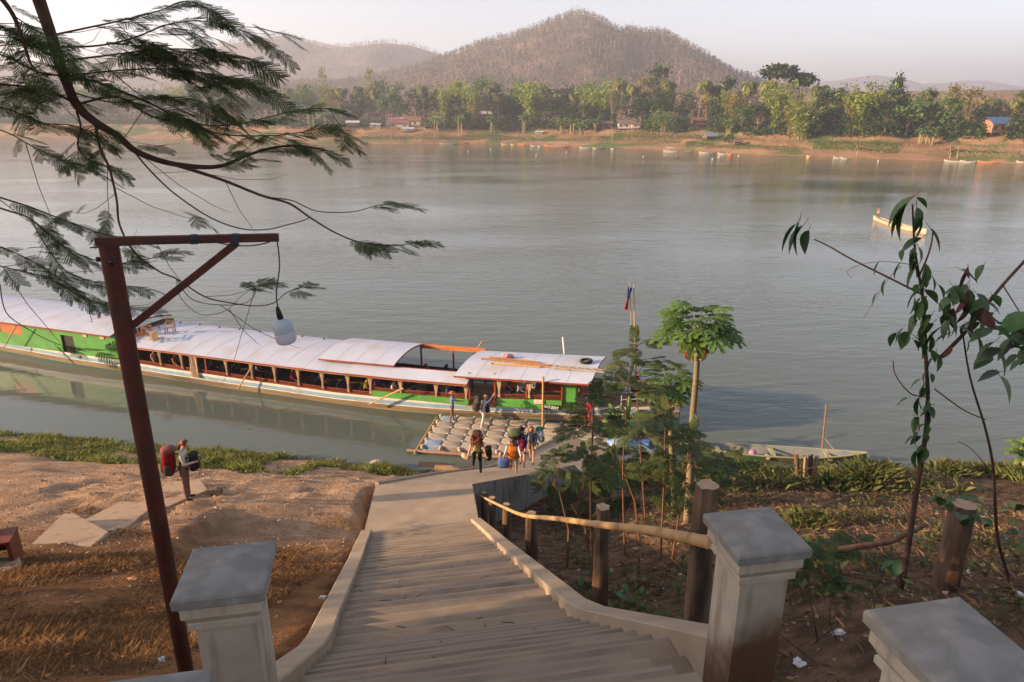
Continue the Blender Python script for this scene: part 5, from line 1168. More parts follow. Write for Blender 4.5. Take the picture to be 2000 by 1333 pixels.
# (kind, photo column, metres inland, top row, width in photo pixels)
FAR = [('dark', 528, 62, 145, 56), ('mid', 598, 64, 155, 40), ('yel', 640, 90, 130, 24), ('yel', 726, 92, 133, 28), ('palm', 668, 52, 166, 0), ('palm', 702, 54, 164, 0), ('yel', 652, 44, 182, 30), ('palm', 735, 56, 170, 0), ('dark', 590, 50, 185, 50), ('dark', 700, 46, 195, 50), ('mid', 760, 40, 215, 40), ('mid', 785, 46, 200, 36),
 ('dark', 842, 46, 166, 48), ('bam', 872, 44, 150, 52), ('bam', 905, 56, 148, 46), ('bam', 921, 42, 160, 50), ('bamy', 930, 38, 190, 30), ('dark', 896, 40, 188, 46), ('palm', 952, 52, 162, 0), ('palm', 975, 44, 176, 0), ('palm', 966, 58, 156, 0), ('dark', 1000, 46, 182, 44), ('mid', 985, 54, 175, 40),
 ('bam', 1044, 42, 155, 70), ('bam', 1020, 56, 152, 44), ('dark', 1080, 44, 178, 48), ('palm', 1098, 46, 178, 0), ('palm', 1118, 48, 176, 0), ('dark', 1112, 40, 200, 44), ('bam', 1150, 50, 160, 56), ('bam', 1176, 54, 148, 64), ('bamy', 1186, 42, 182, 40), ('dark', 1140, 40, 205, 46), ('bare', 1194, 44, 165, 22),
 ('palm', 1212, 56, 152, 0), ('palm', 1226, 50, 158, 0), ('dark', 1282, 96, 130, 56), ('yel', 1255, 74, 152, 44), ('palm', 1302, 50, 150, 0), ('dark', 1250, 48, 190, 56), ('dark', 1285, 46, 178, 40), ('mid', 1332, 44, 158, 52), ('palm', 1360, 46, 150, 0), ('palm', 1388, 62, 160, 0), ('dark', 1394, 40, 180, 30), ('yel', 1376, 66, 168, 40),
 ('bam', 1412, 46, 168, 40), ('bamy', 1434, 38, 176, 44), ('palm', 1452, 46, 152, 0), ('palm', 1480, 48, 150, 0), ('palm', 1490, 44, 168, 0), ('mid', 1446, 34, 205, 40), ('dark', 1478, 36, 205, 50), ('umb', 1512, 60, 124, 84), ('umb', 1556, 64, 142, 60), ('bam', 1520, 38, 146, 76), ('bam', 1566, 26, 182, 74), ('bamy', 1545, 30, 188, 40), ('palm', 1592, 50, 160, 0),
 ('dark', 1604, 36, 178, 56), ('dark', 1590, 30, 215, 50), ('mid', 1632, 44, 165, 28), ('bam', 1676, 36, 148, 96), ('bamy', 1664, 34, 172, 50), ('dark', 1712, 38, 195, 50), ('dark', 1736, 40, 148, 40), ('dark', 1724, 32, 215, 44), ('mid', 1768, 32, 182, 64), ('dark', 1752, 36, 190, 50), ('palm', 1808, 48, 168, 0), ('dark', 1812, 36, 202, 44), ('yel', 1848, 52, 166, 44), ('mid', 1846, 38, 186, 54),
 ('yel', 1885, 54, 172, 56), ('bare', 1886, 36, 190, 40), ('dark', 1914, 40, 172, 40), ('dark', 1896, 38, 215, 44), ('palm', 1964, 34, 188, 0), ('palm', 1980, 40, 180, 0), ('palm', 1948, 46, 178, 0), ('dark', 1995, 36, 205, 50), ('yel', 1996, 60, 180, 50), ('mid', 1960, 28, 230, 44),
 ('ban', 586, 36, 205, 40), ('ban', 612, 34, 203, 40), ('ban', 640, 36, 205, 34), ('ban', 660, 38, 206, 34), ('ban', 815, 34, 212, 36), ('ban', 835, 34, 214, 34), ('ban', 800, 36, 212, 30), ('ban', 856, 30, 212, 26), ('ban', 898, 28, 222, 24), ('ban', 960, 28, 214, 24), ('ban', 1025, 28, 218, 26), ('ban', 1094, 26, 224, 30), ('ban', 1118, 26, 228, 32), ('ban', 1140, 26, 226, 34), ('ban', 1160, 28, 228, 34), ('ban', 1176, 28, 228, 26),
 ('ban', 1256, 34, 206, 28), ('ban', 1276, 34, 208, 30), ('ban', 1296, 32, 212, 30), ('ban', 1418, 26, 226, 28), ('ban', 1820, 22, 240, 40), ('ban', 1800, 22, 246, 34), ('mid', 1292, 24, 220, 34), ('mid', 1240, 26, 236, 40), ('mid', 1265, 22, 244, 34), ('mid', 1362, 20, 240, 26), ('dark', 1425, 16, 262, 20), ('mid', 770, 30, 225, 34), ('yel', 1860, 14, 285, 30), ('mid', 1205, 26, 238, 24), ('dark', 1650, 34, 214, 40),
 ('dark', 450, 60, 168, 60), ('mid', 400, 62, 160, 60), ('bam', 350, 60, 155, 60), ('dark', 300, 58, 165, 60), ('mid', 240, 60, 160, 60), ('bam', 180, 58, 150, 60), ('dark', 120, 60, 155, 64), ('mid', 60, 60, 160, 60), ('dark', 5, 60, 150, 60), ('dark', 490, 52, 180, 50), ('mid', 555, 40, 205, 40), ('dark', 330, 50, 190, 50), ('dark', 200, 50, 185, 60), ('mid', 80, 50, 190, 60)]
HOUSEPX = [(752, 832, 60), (676, 710, 40), (724, 746, 42), (785, 812, 32), (1172, 1256, 44), (1346, 1380, 46), (1372, 1398, 26), (1922, 1962, 50)]
fr = random.Random(99)
for i in range(62):                                   # the second row seen through gaps
    FAR.append((fr.choice(['dark', 'mid', 'dark', 'mid', 'palm', 'bam', 'bare']), 520 + i * 24 + fr.uniform(-12, 12), fr.uniform(66, 105), fr.uniform(152, 178) + 18 * (i > 42) , fr.uniform(36, 52)))
FAR = [q for q in FAR if not any(a - q[4] * .3 < q[1] < b + q[4] * .3 and q[2] < tt for a, b, tt in HOUSEPX)]
FAR.sort(key=lambda q: q[1]); cnt = {}; tot = {}
for q in FAR: tot[q[0]] = tot.get(q[0], 0) + 1
for kind, px, t, top, wpx in FAR:
    b = far_at(px, t); H = max(2.2, aty(px, top, b.y).z - b.z); nm, desc, parts, h0, w0 = INFO[kind]; i = cnt.get(kind, 0); cnt[kind] = i + 1
    zc = b.y * 1.01
    o = empty(nm, b - Vector((0, 0, .2)), fr.uniform(0, 6.28), '%s on the far bank, %s of its kind from the left' % (desc, nth(i)), 'bamboo' if 'bam' in kind else ('palm' if kind == 'palm' else ('banana plant' if kind == 'ban' else 'tree')), 'trees along the far bank')
    tr, cr = PROTO[kind][i % len(PROTO[kind])]; p1 = link(parts[0], tr, o); p2 = link(parts[1], cr, o)
    sz = H / h0; sw = (wpx / FPX * zc) / w0 if wpx else sz
    if kind == 'palm': sz = sw = H / 12.6
    o.scale = (sw, sw, sz)
# thicket that closes the foot of the trees (one mass)
def mass(name, label, pts, size, m, up=.3, aspect=.7, cat='thicket', seed=3):
    o = quads(name, rand_quads(np.array(pts), size, np.random.default_rng(seed), up, aspect), m); tag(o, label, cat, kind='stuff'); return o
pts = []; g = np.random.default_rng(5)
for i in range(38000):
    px = g.uniform(-60, 2080); t = 31 + abs(g.normal(0, 13)) if px > 560 else 42 + abs(g.normal(0, 14)); k = (px - 1000) / FPX / 1.043
    # inexpensive far_at
    lo, hi = 150., 900.
    for _ in range(9):
        md = (lo + hi) / 2
        if (md - shore(k * md)) * farslope(k * md) < t: lo = md
        else: hi = md
    if any(a < px < b and t < tt for a, b, tt in HOUSEPX) and g.random() < .97: continue
    x, y = k * lo, lo; hh = 3.4 + 5.0 * (.5 + .5 * noise.noise((x * .06, y * .06, 8.)))
    pts.append((x, y, far_ground(x, y) + abs(g.normal(0, .5)) * hh))
pts = np.array(pts); mass('far_thicket', 'dark tangled undergrowth at the foot of the far bank trees', pts, g.uniform(.7, 1.8, len(pts)), mat('thicket leaf', (.034, .065, .02), (.08, .115, .032), scale=.12, rough=.8, island=.5, transl=.2, spec=.1))
# garden rows and low plants on the terraces
def strip_pts(px0, px1, t0, t1, n, seed, h=.35):
    g = np.random.default_rng(seed); out = []
    for i in range(n):
        px = g.uniform(px0, px1); t = g.uniform(t0, t1); t = round(t / 1.4) * 1.4 + g.normal(0, .18); k = (px - 1000) / FPX / 1.043; lo, hi = 150., 700.
        for _ in range(9):
            md = (lo + hi) / 2
            if (md - shore(k * md)) * farslope(k * md) < t: lo = md
            else: hi = md
        out.append((k * lo, lo, far_ground(k * lo, lo) + abs(g.normal(0, h))))
    return out
gm = mat('garden green', (.085, .14, .03), (.16, .18, .05), scale=.15, rough=.8, island=.35, transl=.25); gm2 = mat('garden dry', (.27, .22, .10), (.35, .25, .12), scale=.2, rough=.85, island=.3, transl=.2)
P_ = strip_pts(765, 1010, 11, 20, 3600, 1) + strip_pts(1010, 1330, 14, 20, 2600, 2) + strip_pts(1340, 1560, 8, 17, 3200, 3) + strip_pts(1590, 1760, 9, 24, 2600, 4) + strip_pts(1860, 2000, 8, 18, 1800, 5) + strip_pts(600, 760, 14, 20, 1400, 6) + strip_pts(1200, 1420, 20, 32, 2400, 7)
mass('garden_rows', 'green vegetable rows on the far bank terraces', P_, .75, gm, .5, .5, 'plants', 6)
P_ = strip_pts(560, 2000, 7, 30, 5200, 8, .3) + strip_pts(1430, 1560, 18, 30, 1200, 9)
mass('dry_grass_tufts', 'dry yellow grass tufts on the far bank slope', P_, .7, gm2, .2, .3, 'grass', 7)
# garden fences of thin stakes
stk = mat('pale stakes', (.36, .25, .16), (.46, .34, .23), scale=.5, rough=.9)
for px0, px1, t, lab in ((560, 660, 22, 'dark stake fence left of the small white hut on the far bank'), (880, 1060, 9.5, 'thin stake fence above the small boats in mid bank'), (1060, 1330, 9.5, 'long stake fence above the roofed white boat'), (1180, 1300, 12, 'pale stake fence below the plank house'), (1335, 1560, 7.5, 'stake fence in front of the bright green garden rows'), (1500, 1560, 20, 'short dark stake row below the bamboo'), (1590, 1730, 7, 'pale stake fence left of the eroded bank'), (1620, 1760, 26, 'dry stick hedge on the terrace edge at right'), (1880, 2000, 7, 'stake fence near the orange boat at far right'), (765, 870, 8, 'stake fence beside the fish trap poles')):
    mb = MB(); n = int((px1 - px0) / 2.6)
    for k in range(n + 1):
        b = far_at(lerp(px0, px1, k / n), t + rnd.uniform(-.15, .15)); h = rnd.uniform(.9, 1.5); mb.bar(b - Vector((0, 0, .3)), b + Vector((rnd.uniform(-.12, .12), 0, h)), .09, .09, stk, (1, 0, 0))
    o = mb.build('stake_fence'); tag(o, lab, 'fence', 'stake fences on the far bank')
# ================================================================== houses on the far bank
rtile = mat('red tile roof', (.20, .08, .055), (.26, .11, .075), scale=.5, rough=.9, stretch=(1, 3, 1)); tin = mat('grey tin roof', (.42, .43, .45), (.52, .52, .52), scale=.3, rough=.55); brownr = mat('brown roof', (.15, .10, .08), (.2, .14, .11), scale=.5, rough=.9); bluer = mat('blue tin roof', (.07, .13, .28), (.09, .17, .34), scale=.4, rough=.5)
wallw = mat('pale plank wall', (.46, .39, .31), (.55, .47, .38), scale=.6, rough=.9, stretch=(4, 4, 1)); wallb = mat('brown plank wall', (.16, .095, .06), rough=.9); walldk = mat('window dark', (.03, .03, .035), rough=.5)
def house(label, px, t, w, d, h, roof_m, wall_m, rh, yaw=0, stilts=0, windows=3, skylights=0, over=.6):
    b = far_at(px, t); o = empty('riverside_house', b - Vector((0, 0, .1)), yaw, label, 'house', 'houses on the far bank'); z0 = stilts
    if stilts:
        for x in (-w / 2 + .2, 0, w / 2 - .2):
            for y in (-d / 2 + .2, d / 2 - .2): mb = MB(); mb.box((x, y, z0 / 2 - .5), (.22, .22, z0 + 1), wallb); mb.build('stilt', o)
    mb = MB(); mb.box((0, 0, z0 + h / 2), (w, d, h), wall_m); mb.prism([(-w / 2, -d / 2, z0 + h), (-w / 2, d / 2, z0 + h), (-w / 2, 0, z0 + h + rh * .9)], (1, 0, 0), w, wall_m); mb.build('wall', o)
    a, z1 = over, z0 + h - .12
    for s in (-1, 1):
        mb = MB(); p = [Vector((-w / 2 - a, s * (d / 2 + a), z1)), Vector((w / 2 + a, s * (d / 2 + a), z1)), Vector((w / 2 + a, 0, z1 + rh + .25)), Vector((-w / 2 - a, 0, z1 + rh + .25))]
        mb.hexa([q - Vector((0, 0, .12)) for q in p] + p, roof_m); rf = mb.build('roof_slope', o)
        if s < 0:
            for k in range(skylights):
                mb = MB(); x = lerp(-w / 2 + 1, -w * .02, k / max(1, skylights - 1)); nrm = Vector((0, -(rh + .37), d / 2 + a)).normalized(); c = p[0].lerp(p[3], .5); c.x = x; mb.box(c + nrm * .06, (.7, 1.8, .05), tin, rotx(math.atan2(rh + .37, d / 2 + a))); mb.build('skylight', rf)
    for k in range(windows):
        mb = MB(); x = lerp(-w * .34, w * .34, k / max(1, windows - 1) if windows > 1 else .5); mb.box((x, -d / 2 - .02, z0 + h * .55), (min(1.1, w * .14), .08, h * .42), walldk); mb.build('window', o)
    return o
house('long red tiled house with a row of skylights on the far bank', 792, 52, 21, 8, 3.2, rtile, wallw, 2.4, R(-4), 0, 5, 7); house('lower red tiled wing in front of the long house', 782, 44, 12, 5, 2.4, rtile, wallw, 1.3, R(-4), 0, 2)
house('small hut with pale tin roof on stilts, left of the red tiled house', 692, 34, 7.5, 4, 1.8, tin, wallb, 1.0, 0, 1.8, 2); house('white walled shed half hidden left of the red house', 735, 38, 6, 3.5, 1.8, tin, wallw, .8, 0, 0, 1); house('low white roofed shelter beside the bananas', 798, 28, 6, 3, 1.3, tin, wallw, .7, .1, .8, 1)
house('tall purple-roofed house high among the palms', 1000, 84, 9, 6, 5.5, mat('purple roof', (.2, .10, .11), rough=.8), wallb, 3, .1, 0, 2); house('grey roofed house behind the bamboo at mid bank', 945, 78, 9, 5, 6.5, tin, wallb, 1.4, 0, 0, 2)
house('brown roofed hut left of the pale plank house', 1182, 36, 6.5, 4, 2.2, brownr, wallb, 1.2, .05, 1.0, 1); house('pale plank house with grey-brown roof near mid bank', 1222, 38, 9, 5, 2.8, brownr, wallw, 1.5, -.06, .8, 3); house('lean-to with pale wall against the plank house', 1240, 36, 4, 3, 2.0, brownr, wallw, .7, -.06, .8, 1)
house('red roofed house on posts behind two trunks', 1362, 40, 7.5, 5, 2.2, rtile, wallb, 1.1, 0, 2.4, 2); house('slate blue roofed shelter on the slope', 1385, 22, 5, 4.2, 1.0, mat('slate roof', (.25, .31, .39), rough=.5), wallb, 1.4, .25, .6, 1); house('tiny brown hut on the beach terrace', 1442, 13, 3.4, 2.4, 1.1, brownr, wallb, .7, 0, .8, 1); house('grey block shed below the bright bamboo', 1053, 26, 3.6, 2.4, 1.4, tin, wallw, .4, 0, 0, 1)
house('blue tin roofed house at the right edge of the far bank', 1942, 42, 8.5, 6, 3.4, bluer, mat('brick wall', (.35, .17, .1), (.45, .25, .16), scale=2, rough=.9), 2.2, .12, 1, 3)
house('pale low roof among the palms at left of mid bank', 860, 80, 7, 4, 4, tin, wallw, 1.0, 0, 0, 2)
# ================================================================== boats along the far bank
def canoe(name, label, loc, yaw, L, B, m_out, m_in, group, roof=None, D=.55, gun_m=None, stripe=None, sheer=.5):
    o = empty(name, loc, yaw, label, 'boat', group); n = 18; V = []
    for i in range(n + 1):
        t = i / n * 2 - 1; hb = B / 2 * max(.06, (1 - abs(t) ** 2.4)); z = D * .55 + sheer * abs(t) ** 2.5
        V.append([(t * L / 2, -hb, z), (t * L / 2, -hb * .72, z - D * .8), (t * L / 2, 0, z - D - .08), (t * L / 2, hb * .72, z - D * .8), (t * L / 2, hb, z)])
    mb = MB(); vs = [p for r_ in V for p in r_]; mb.add(vs, [(i * 5 + j, i * 5 + j + 1, (i + 1) * 5 + j + 1, (i + 1) * 5 + j) for i in range(n) for j in range(4)], m_out); mb.build('hull', o, True)
    mb = MB(); vi = [(x * .985, y * .9, z + .012 if j in (0, 4) else z + .05) for r_ in V for j, (x, y, z) in enumerate(r_)]; mb.add(vi, [(i * 5 + j, (i + 1) * 5 + j, (i + 1) * 5 + j + 1, i * 5 + j + 1) for i in range(n) for j in range(4)], m_in); mb.build('inside', o, True)
    for j in (0, 4):
        mb = MB(); pts = [Vector(r_[j]) for r_ in V]
        for a, b in zip(pts, pts[1:]): mb.bar(a, b, .07, .05, gun_m or m_in)
        mb.build('gunwale', o)
    for x in (-.3, 0, .3): mb = MB(); mb.box((x * L, 0, D * .42), (.22, B * .8, .04), gun_m or m_in); mb.build('thwart', o)
    if roof:
        x0, x1, h, m, curved = roof; mb = MB(); k = 6; pv = []
        for x in (x0 * L, x1 * L):
            for j in range(k + 1): u = j / k * 2 - 1; pv.append((x, u * B * .56, h + (.25 * (1 - u * u) if curved else .05)))
        mb.add(pv + [Vector(p) - Vector((0, 0, .06)) for p in pv], [(j, j + 1, k + 2 + j, k + 1 + j) for j in range(k)] + [(2 * k + 2 + j, 3 * k + 3 + j, 3 * k + 4 + j, 2 * k + 3 + j) for j in range(k)], m); mb.build('canopy', o)
        for x in (x0 * L + .1, (x0 + x1) / 2 * L, x1 * L - .1):
            for s in (-1, 1): mb = MB(); mb.bar((x, s * B * .42, D * .3), (x, s * B * .46, h + .08), .06, .06, m); mb.build('canopy_post', o)
    return o
bw = mat('far boat white', (.36, .34, .30), (.42, .39, .35), scale=1, rough=.6); bor = mat('far boat orange', (.52, .17, .05), rough=.6); byl = mat('far boat yellow', (.55, .42, .14), rough=.6); bdk = mat('far boat dark', (.09, .08, .075), rough=.7); bbl = mat('far boat blue', (.1, .24, .32), rough=.6); bin_ = mat('far boat inside', (.3, .23, .16), rough=.9)
FB = [(572, 277, 24, bbl, None, 'teal boat half hidden by the tree branch, leftmost at the far bank'), (670, 279, 22, bw, None, 'small white boat at the far bank, left of the fish trap'), (711, 281, 14, bdk, None, 'tiny dark boat just right of the leftmost white one'), (876, 282, 34, bw, None, 'long white boat beside the orange one under the leaning poles'), (906, 282, 18, bor, None, 'orange boat touching the long white boat'), (989, 283, 20, byl, None, 'yellow boat at the far bank, left of centre'), (1003, 284, 11, byl, None, 'short pale yellow boat next to the longer yellow boat'), (1021, 284, 14, bor, None, 'small orange boat between yellow and white boats'), (1043, 286, 14, bw, None, 'small white boat left of the roofed boat'), (1054, 287, 8, bw, None, 'tiny white boat tucked beside the small white one'),
      (1090, 288, 52, bw, (-.4, .42, 1.9, bw, True), 'roofed white passenger boat with orange waterline at the far bank'), (1143, 290, 22, bw, None, 'low white boat just right of the roofed passenger boat'), (1163, 291, 11, bw, None, 'short white boat, second after the roofed boat'), (1177, 291, 10, bdk, None, 'small grey boat, third after the roofed boat'), (1197, 292, 9, bw, None, 'lone tiny white boat right of the cluster'),
      (1308, 297, 24, bw, (-.3, .3, 1.7, bw, True), 'white boat with rounded white canopy'), (1344, 299, 15, bdk, (-.35, .35, 1.6, bw, False), 'dark boat with flat white canopy on posts'), (1375, 300, 19, bw, (-.25, .3, 2.0, bw, False), 'white boat with square cabin, brightest at the far bank'), (1391, 301, 14, bdk, None, 'dark boat beside the white cabin boat'), (1411, 302, 18, bw, None, 'grey-white low boat right of the cabin boat'), (1426, 303, 12, bor, None, 'short orange-brown boat next to the grey-white one'), (1580, 307, 9, byl, None, 'tiny yellow boat below the green garden slope'), (1636, 310, 16, bw, None, 'left one of the paired white boats'), (1650, 311, 16, bw, None, 'right one of the paired white boats'), (1814, 306, 36, bdk, None, 'long dark boat drawn up on the beach'), (1864, 317, 34, bw, None, 'pale long boat with a mast near the right edge'), (1889, 318, 24, bw, None, 'white boat nosed against the pale masted boat'), (1928, 319, 32, bor, None, 'bright orange boat near the right edge'), (1994, 321, 16, bw, None, 'white boat cut by the right edge of the far bank')]
for px, py, wpx, m, roof, lab in FB:
    p = onz(px, py, .05); L = wpx / FPX * p.y * 1.02; yaw = R(-14) + rnd.uniform(-.15, .1); dx = 6.0; yaw = math.atan2(shore(p.x + dx) - shore(p.x - dx), 2 * dx) * .6 + rnd.uniform(-.1, .1)
    zz = far_ground(p.x, p.y) + .25 if far_ground(p.x, p.y) > .1 else .1
    o = canoe('moored_boat', lab, (p.x, p.y, zz), yaw, L, max(.9, L * .16), m if wpx != 52 else bor, bin_ if wpx != 52 else bw, 'boats moored along the far bank', roof, .6, bw if m is not bdk else None, None, .35 + L * .02)
for px, py, h, lab in ((822, 283, 5.5, 'tall fishing stake with net frame at left of the white boat'), (850, 262, 7, 'leaning bunch of dry bamboo poles at left on the far beach'), (856, 263, 6, 'second leaning dry pole beside the pole bunch'), (1863, 317, 4.5, 'mast pole standing by the pale masted boat'), (1877, 317, 4.0, 'second thin mast pole by the white boat'), (1010, 250, 5, 'bare stump trunk standing on the garden terrace'), (1195, 250, 9, 'pale dead trunk standing left of the brown hut'), (1678, 296, 5, 'pale dead trunk at the edge of the beach slope')):
    p = far_at(px, 3 if py > 270 else 14); mb = MB(); mb.tube([(0, 0, -.6), (rnd.uniform(-.3, .3), 0, h * .5), (rnd.uniform(-1, .4), 0, h)], [.13, .1, .05], stk, 6); tag(mb.build('standing_pole', None, True, p), lab, 'pole', 'poles standing along the far bank')
buoy = mat('white float', (.7, .68, .64), rough=.6)
bl = ['leftmost', 'second', 'third', 'fourth', 'fifth', 'sixth', 'seventh', 'eighth', 'ninth']
for i, (px, py) in enumerate(((914, 297), (958, 292), (1047, 304), (1106, 298), (1256, 307), (1391, 312), (1404, 308), (1442, 306), (1715, 316))):
    mb = MB(); mb.sup((0, 0, .12), (.5, .4, .4), buoy, .9, 10, 7); mb.tube([(0, 0, .4), (0, 0, .7)], .05, buoy, 5); tag(mb.build('net_float', None, True, onz(px, py, 0)), '%s small white net float on the water before the far bank' % bl[i], 'float', 'net floats on the river')
person('tiny distant person in pale clothes on the far beach near the white hut', far_at(712, 13), 1.0, cream, blackc, shoe, 'tan', 1.7, legs=((12, 4), (-12, 6)), hair='short', face_on=False)
person('second tiny distant person in dark clothes on the far beach', far_at(717, 14), 2.0, blackc, blackc, shoe, 'tan', 1.7, legs=((10, 4), (-8, 6)), hair='short', face_on=False)
# ================================================================== woods on the hills
def attr_mat(name):
    m = bpy.data.materials.new(name); m.use_nodes = True; n, l = m.node_tree.nodes, m.node_tree.links; p = n['Principled BSDF']; p.inputs['Roughness'].default_value = .95; p.inputs['Specular IOR Level'].default_value = .05
    a = n.new('ShaderNodeAttribute'); a.attribute_name = 'tint'; l.new(a.outputs['Color'], p.inputs['Base Color']); return m
wood_attr = attr_mat('wooded hill trees')
def wood(name, label, P, H, cols, nq, seed, bare=.5, wid=.5):
    g = np.random.default_rng(seed); n = len(P); P = np.asarray(P); H = np.asarray(H)
    c = np.repeat(P, nq, 0); h = np.repeat(H, nq); z = g.uniform(.28, 1.0, n * nq); rad = np.sqrt(np.clip(1 - ((z - .62) / .45) ** 2, .05, 1)) * h * wid * .5
    a = g.uniform(0, 6.283, n * nq); c = c + np.stack([np.cos(a) * rad * g.uniform(.3, 1, n * nq), np.sin(a) * rad * g.uniform(.3, 1, n * nq), z * h], 1)
    Q1 = rand_quads(c, h * g.uniform(.09, .2, n * nq), g, .3, .65)
    # trunks
    w = H * .022 + .1; a2 = g.uniform(0, 3.14, n) * 0 + g.uniform(-.5, .5, n); d = np.stack([np.cos(a2) * w, np.sin(a2) * w, 0 * w], 1); up = np.stack([g.normal(0, .05, n) * H, 0 * H, H * .8], 1)
    Q2 = np.stack([P - d, P + d, P + up + d * .3, P + up - d * .3], 1)
    tint = np.concatenate([np.repeat(cols, nq, 0) * g.uniform(.85, 1.15, (n * nq, 1)), np.tile(np.array([[.27, .215, .175]]), (n, 1)) * g.uniform(.8, 1.15, (n, 1))])
    me = quads_mesh(name, np.concatenate([Q1, Q2]), wood_attr); at_ = me.color_attributes.new('tint', 'FLOAT_COLOR', 'CORNER')
    at_.data.foreach_set('color', np.repeat(np.concatenate([tint, np.ones((len(tint), 1))], 1), 4, 0).astype(np.float32).ravel())
    return tag(link(name, me), label, 'woodland', kind='stuff')
PAL = np.array([(.19, .132, .12), (.215, .152, .135), (.125, .112, .075), (.10, .105, .055), (.17, .14, .075), (.07, .085, .04), (.24, .2, .06)])
def scatter_hill(fn, n, x0, x1, y0, y1, zmin, seed, hi, weights):
    g = np.random.default_rng(seed); P, C = [], []
    while len(P) < n:
        x, y = g.uniform(x0, x1), g.uniform(y0, y1); z = fn(x, y)
        if z < zmin: continue
        w = np.array(weights) * (1 + 1.3 * np.array([noise.noise((x * .008, y * .008, k * 5.)) for k in range(7)])).clip(.05)
        up = sstep(60, 130, z); w = w * np.array([1.2 - up * .8, 1.2 - up * .7, 1, 1 + up, 1, 1 + up, 1]); w /= w.sum(); P.append((x, y, z - .5)); C.append(PAL[g.choice(7, p=w)])
    return np.array(P), g.uniform(hi[0], hi[1], n), np.array(C)
P, H_, C = scatter_hill(HILL_A, 9500, -480, 480, 720, 1190, 18, 1, (5.5, 11), [1.3, 1.0, 1, .9, .6, .45, .05]); wood('hill_wood', 'sparse grey-brown and green trees covering the pointed hill', P, H_, C, 22, 2)
P, H_, C = scatter_hill(HILL_B, 5200, -1250, 150, 1500, 2150, 40, 3, (8, 15), [.5, .5, 1, 1.2, .8, .8, .05]); wood('hill_wood', 'dull green trees covering the lower left hill', P, H_, C, 16, 4)
P, C = [], []; g = np.random.default_rng(8)
for i in range(4200):
    px = g.uniform(-80, 2080); t = 105 + (480 if px < 1480 else 110) * g.random() ** 1.5
    if px > 1480 and g.random() < .45: continue
    k = (px - 1000) / FPX / 1.043; lo, hi = 150., 1300.
    for _ in range(10):
        md = (lo + hi) / 2
        if (md - shore(k * md)) * farslope(k * md) < t: lo = md
        else: hi = md
    P.append((k * lo, lo, -(4 if px > 1480 else 0) + max(far_ground(k * lo, lo), HILL_A(k * lo, lo) if lo > 680 else -9) - .3)); C.append(PAL[g.choice(7, p=[.36, .34, .1, .05, .08, .03, .04])])
wood('leafless_wood', 'leafless mauve-brown teak wood between the far bank and the hill', np.array(P), g.uniform(9, 15, len(P)), np.array(C), 12, 5, wid=.42)
# ================================================================== plants of the near bank
def bip(npin, nleaf, g, L=1.0, pin=.42, ll=.07):
    """feathery twice-divided leaf along +x; returns leaf quads and rib quads"""
    Q, Rb = [], []
    def ax(x): return np.array([x, 0, -.16 * x * x])
    for i in range(npin):
        t = .2 + .8 * i / (npin - 1); b = ax(t * L); pl = pin * L * (.55 + .45 * math.sin(math.pi * (.18 + .68 * i / npin))) * g.uniform(.85, 1.1)
        for s in (-1, 1):
            a = math.radians(62 - 30 * t) + g.normal(0, .08); d = np.array([math.cos(a), s * math.sin(a), -.12 + g.normal(0, .06)]); n = np.array([-s * math.sin(a), math.cos(a) * s * s, 0]); n = np.array([-d[1], d[0], 0])
            Rb.append([b - n * .003, b + n * .003, b + d * pl + n * .0015, b + d * pl - n * .0015])
            for k in range(nleaf):
                u = (k + .6) / nleaf; p = b + d * pl * u; p[2] -= .1 * u * u * pl; l_ = ll * L * (1 - .45 * abs(u - .45)) * (9 / nleaf) ** .35; w = pl / nleaf * .6
                for q in (-1, 1):
                    e = d * .5 + n * q * .85; e = e / np.linalg.norm(e); e[2] -= .15; f = d * w
                    Q.append([p, p + e * l_ * .5 + f, p + e * l_, p + e * l_ * .5 - f])
    x = np.linspace(0, L, 5)
    for a, b in zip(x, x[1:]): A_, B_ = ax(a), ax(b); w = np.array([0, .005, 0]); Rb.append([A_ - w, A_ + w, B_ + w * .7, B_ - w * .7])
    return np.array(Q), np.array(Rb)
def place(Qs, pos, dr, nrm, sc):
    d = np.array(dr, float); d /= np.linalg.norm(d); n = np.array(nrm, float); n -= d * (n @ d); n /= np.linalg.norm(n) + 1e-9; s = np.cross(n, d); M = np.stack([d, s, n], 1) * sc
    return Qs @ M.T + np.array(pos)
ALB = mat('feathery leaf', (.055, .09, .028), (.085, .125, .04), scale=3, rough=.6, island=.35, transl=.45, spec=.25); ALB2 = mat('feathery leaf light', (.06, .095, .032), (.10, .125, .04), scale=2, rough=.6, island=.4, transl=.35, spec=.25)
limb_m = mat('dark limb bark', (.06, .033, .024), (.10, .055, .038), scale=9, rough=.9, bump=.006, bscale=30)
g7 = np.random.default_rng(77); r7 = random.Random(77)
BIP0 = [bip(8, 10, g7, ll=.082, pin=.44) for _ in range(5)]; BIP1 = [bip(9, 4, g7, ll=.1) for _ in range(4)]
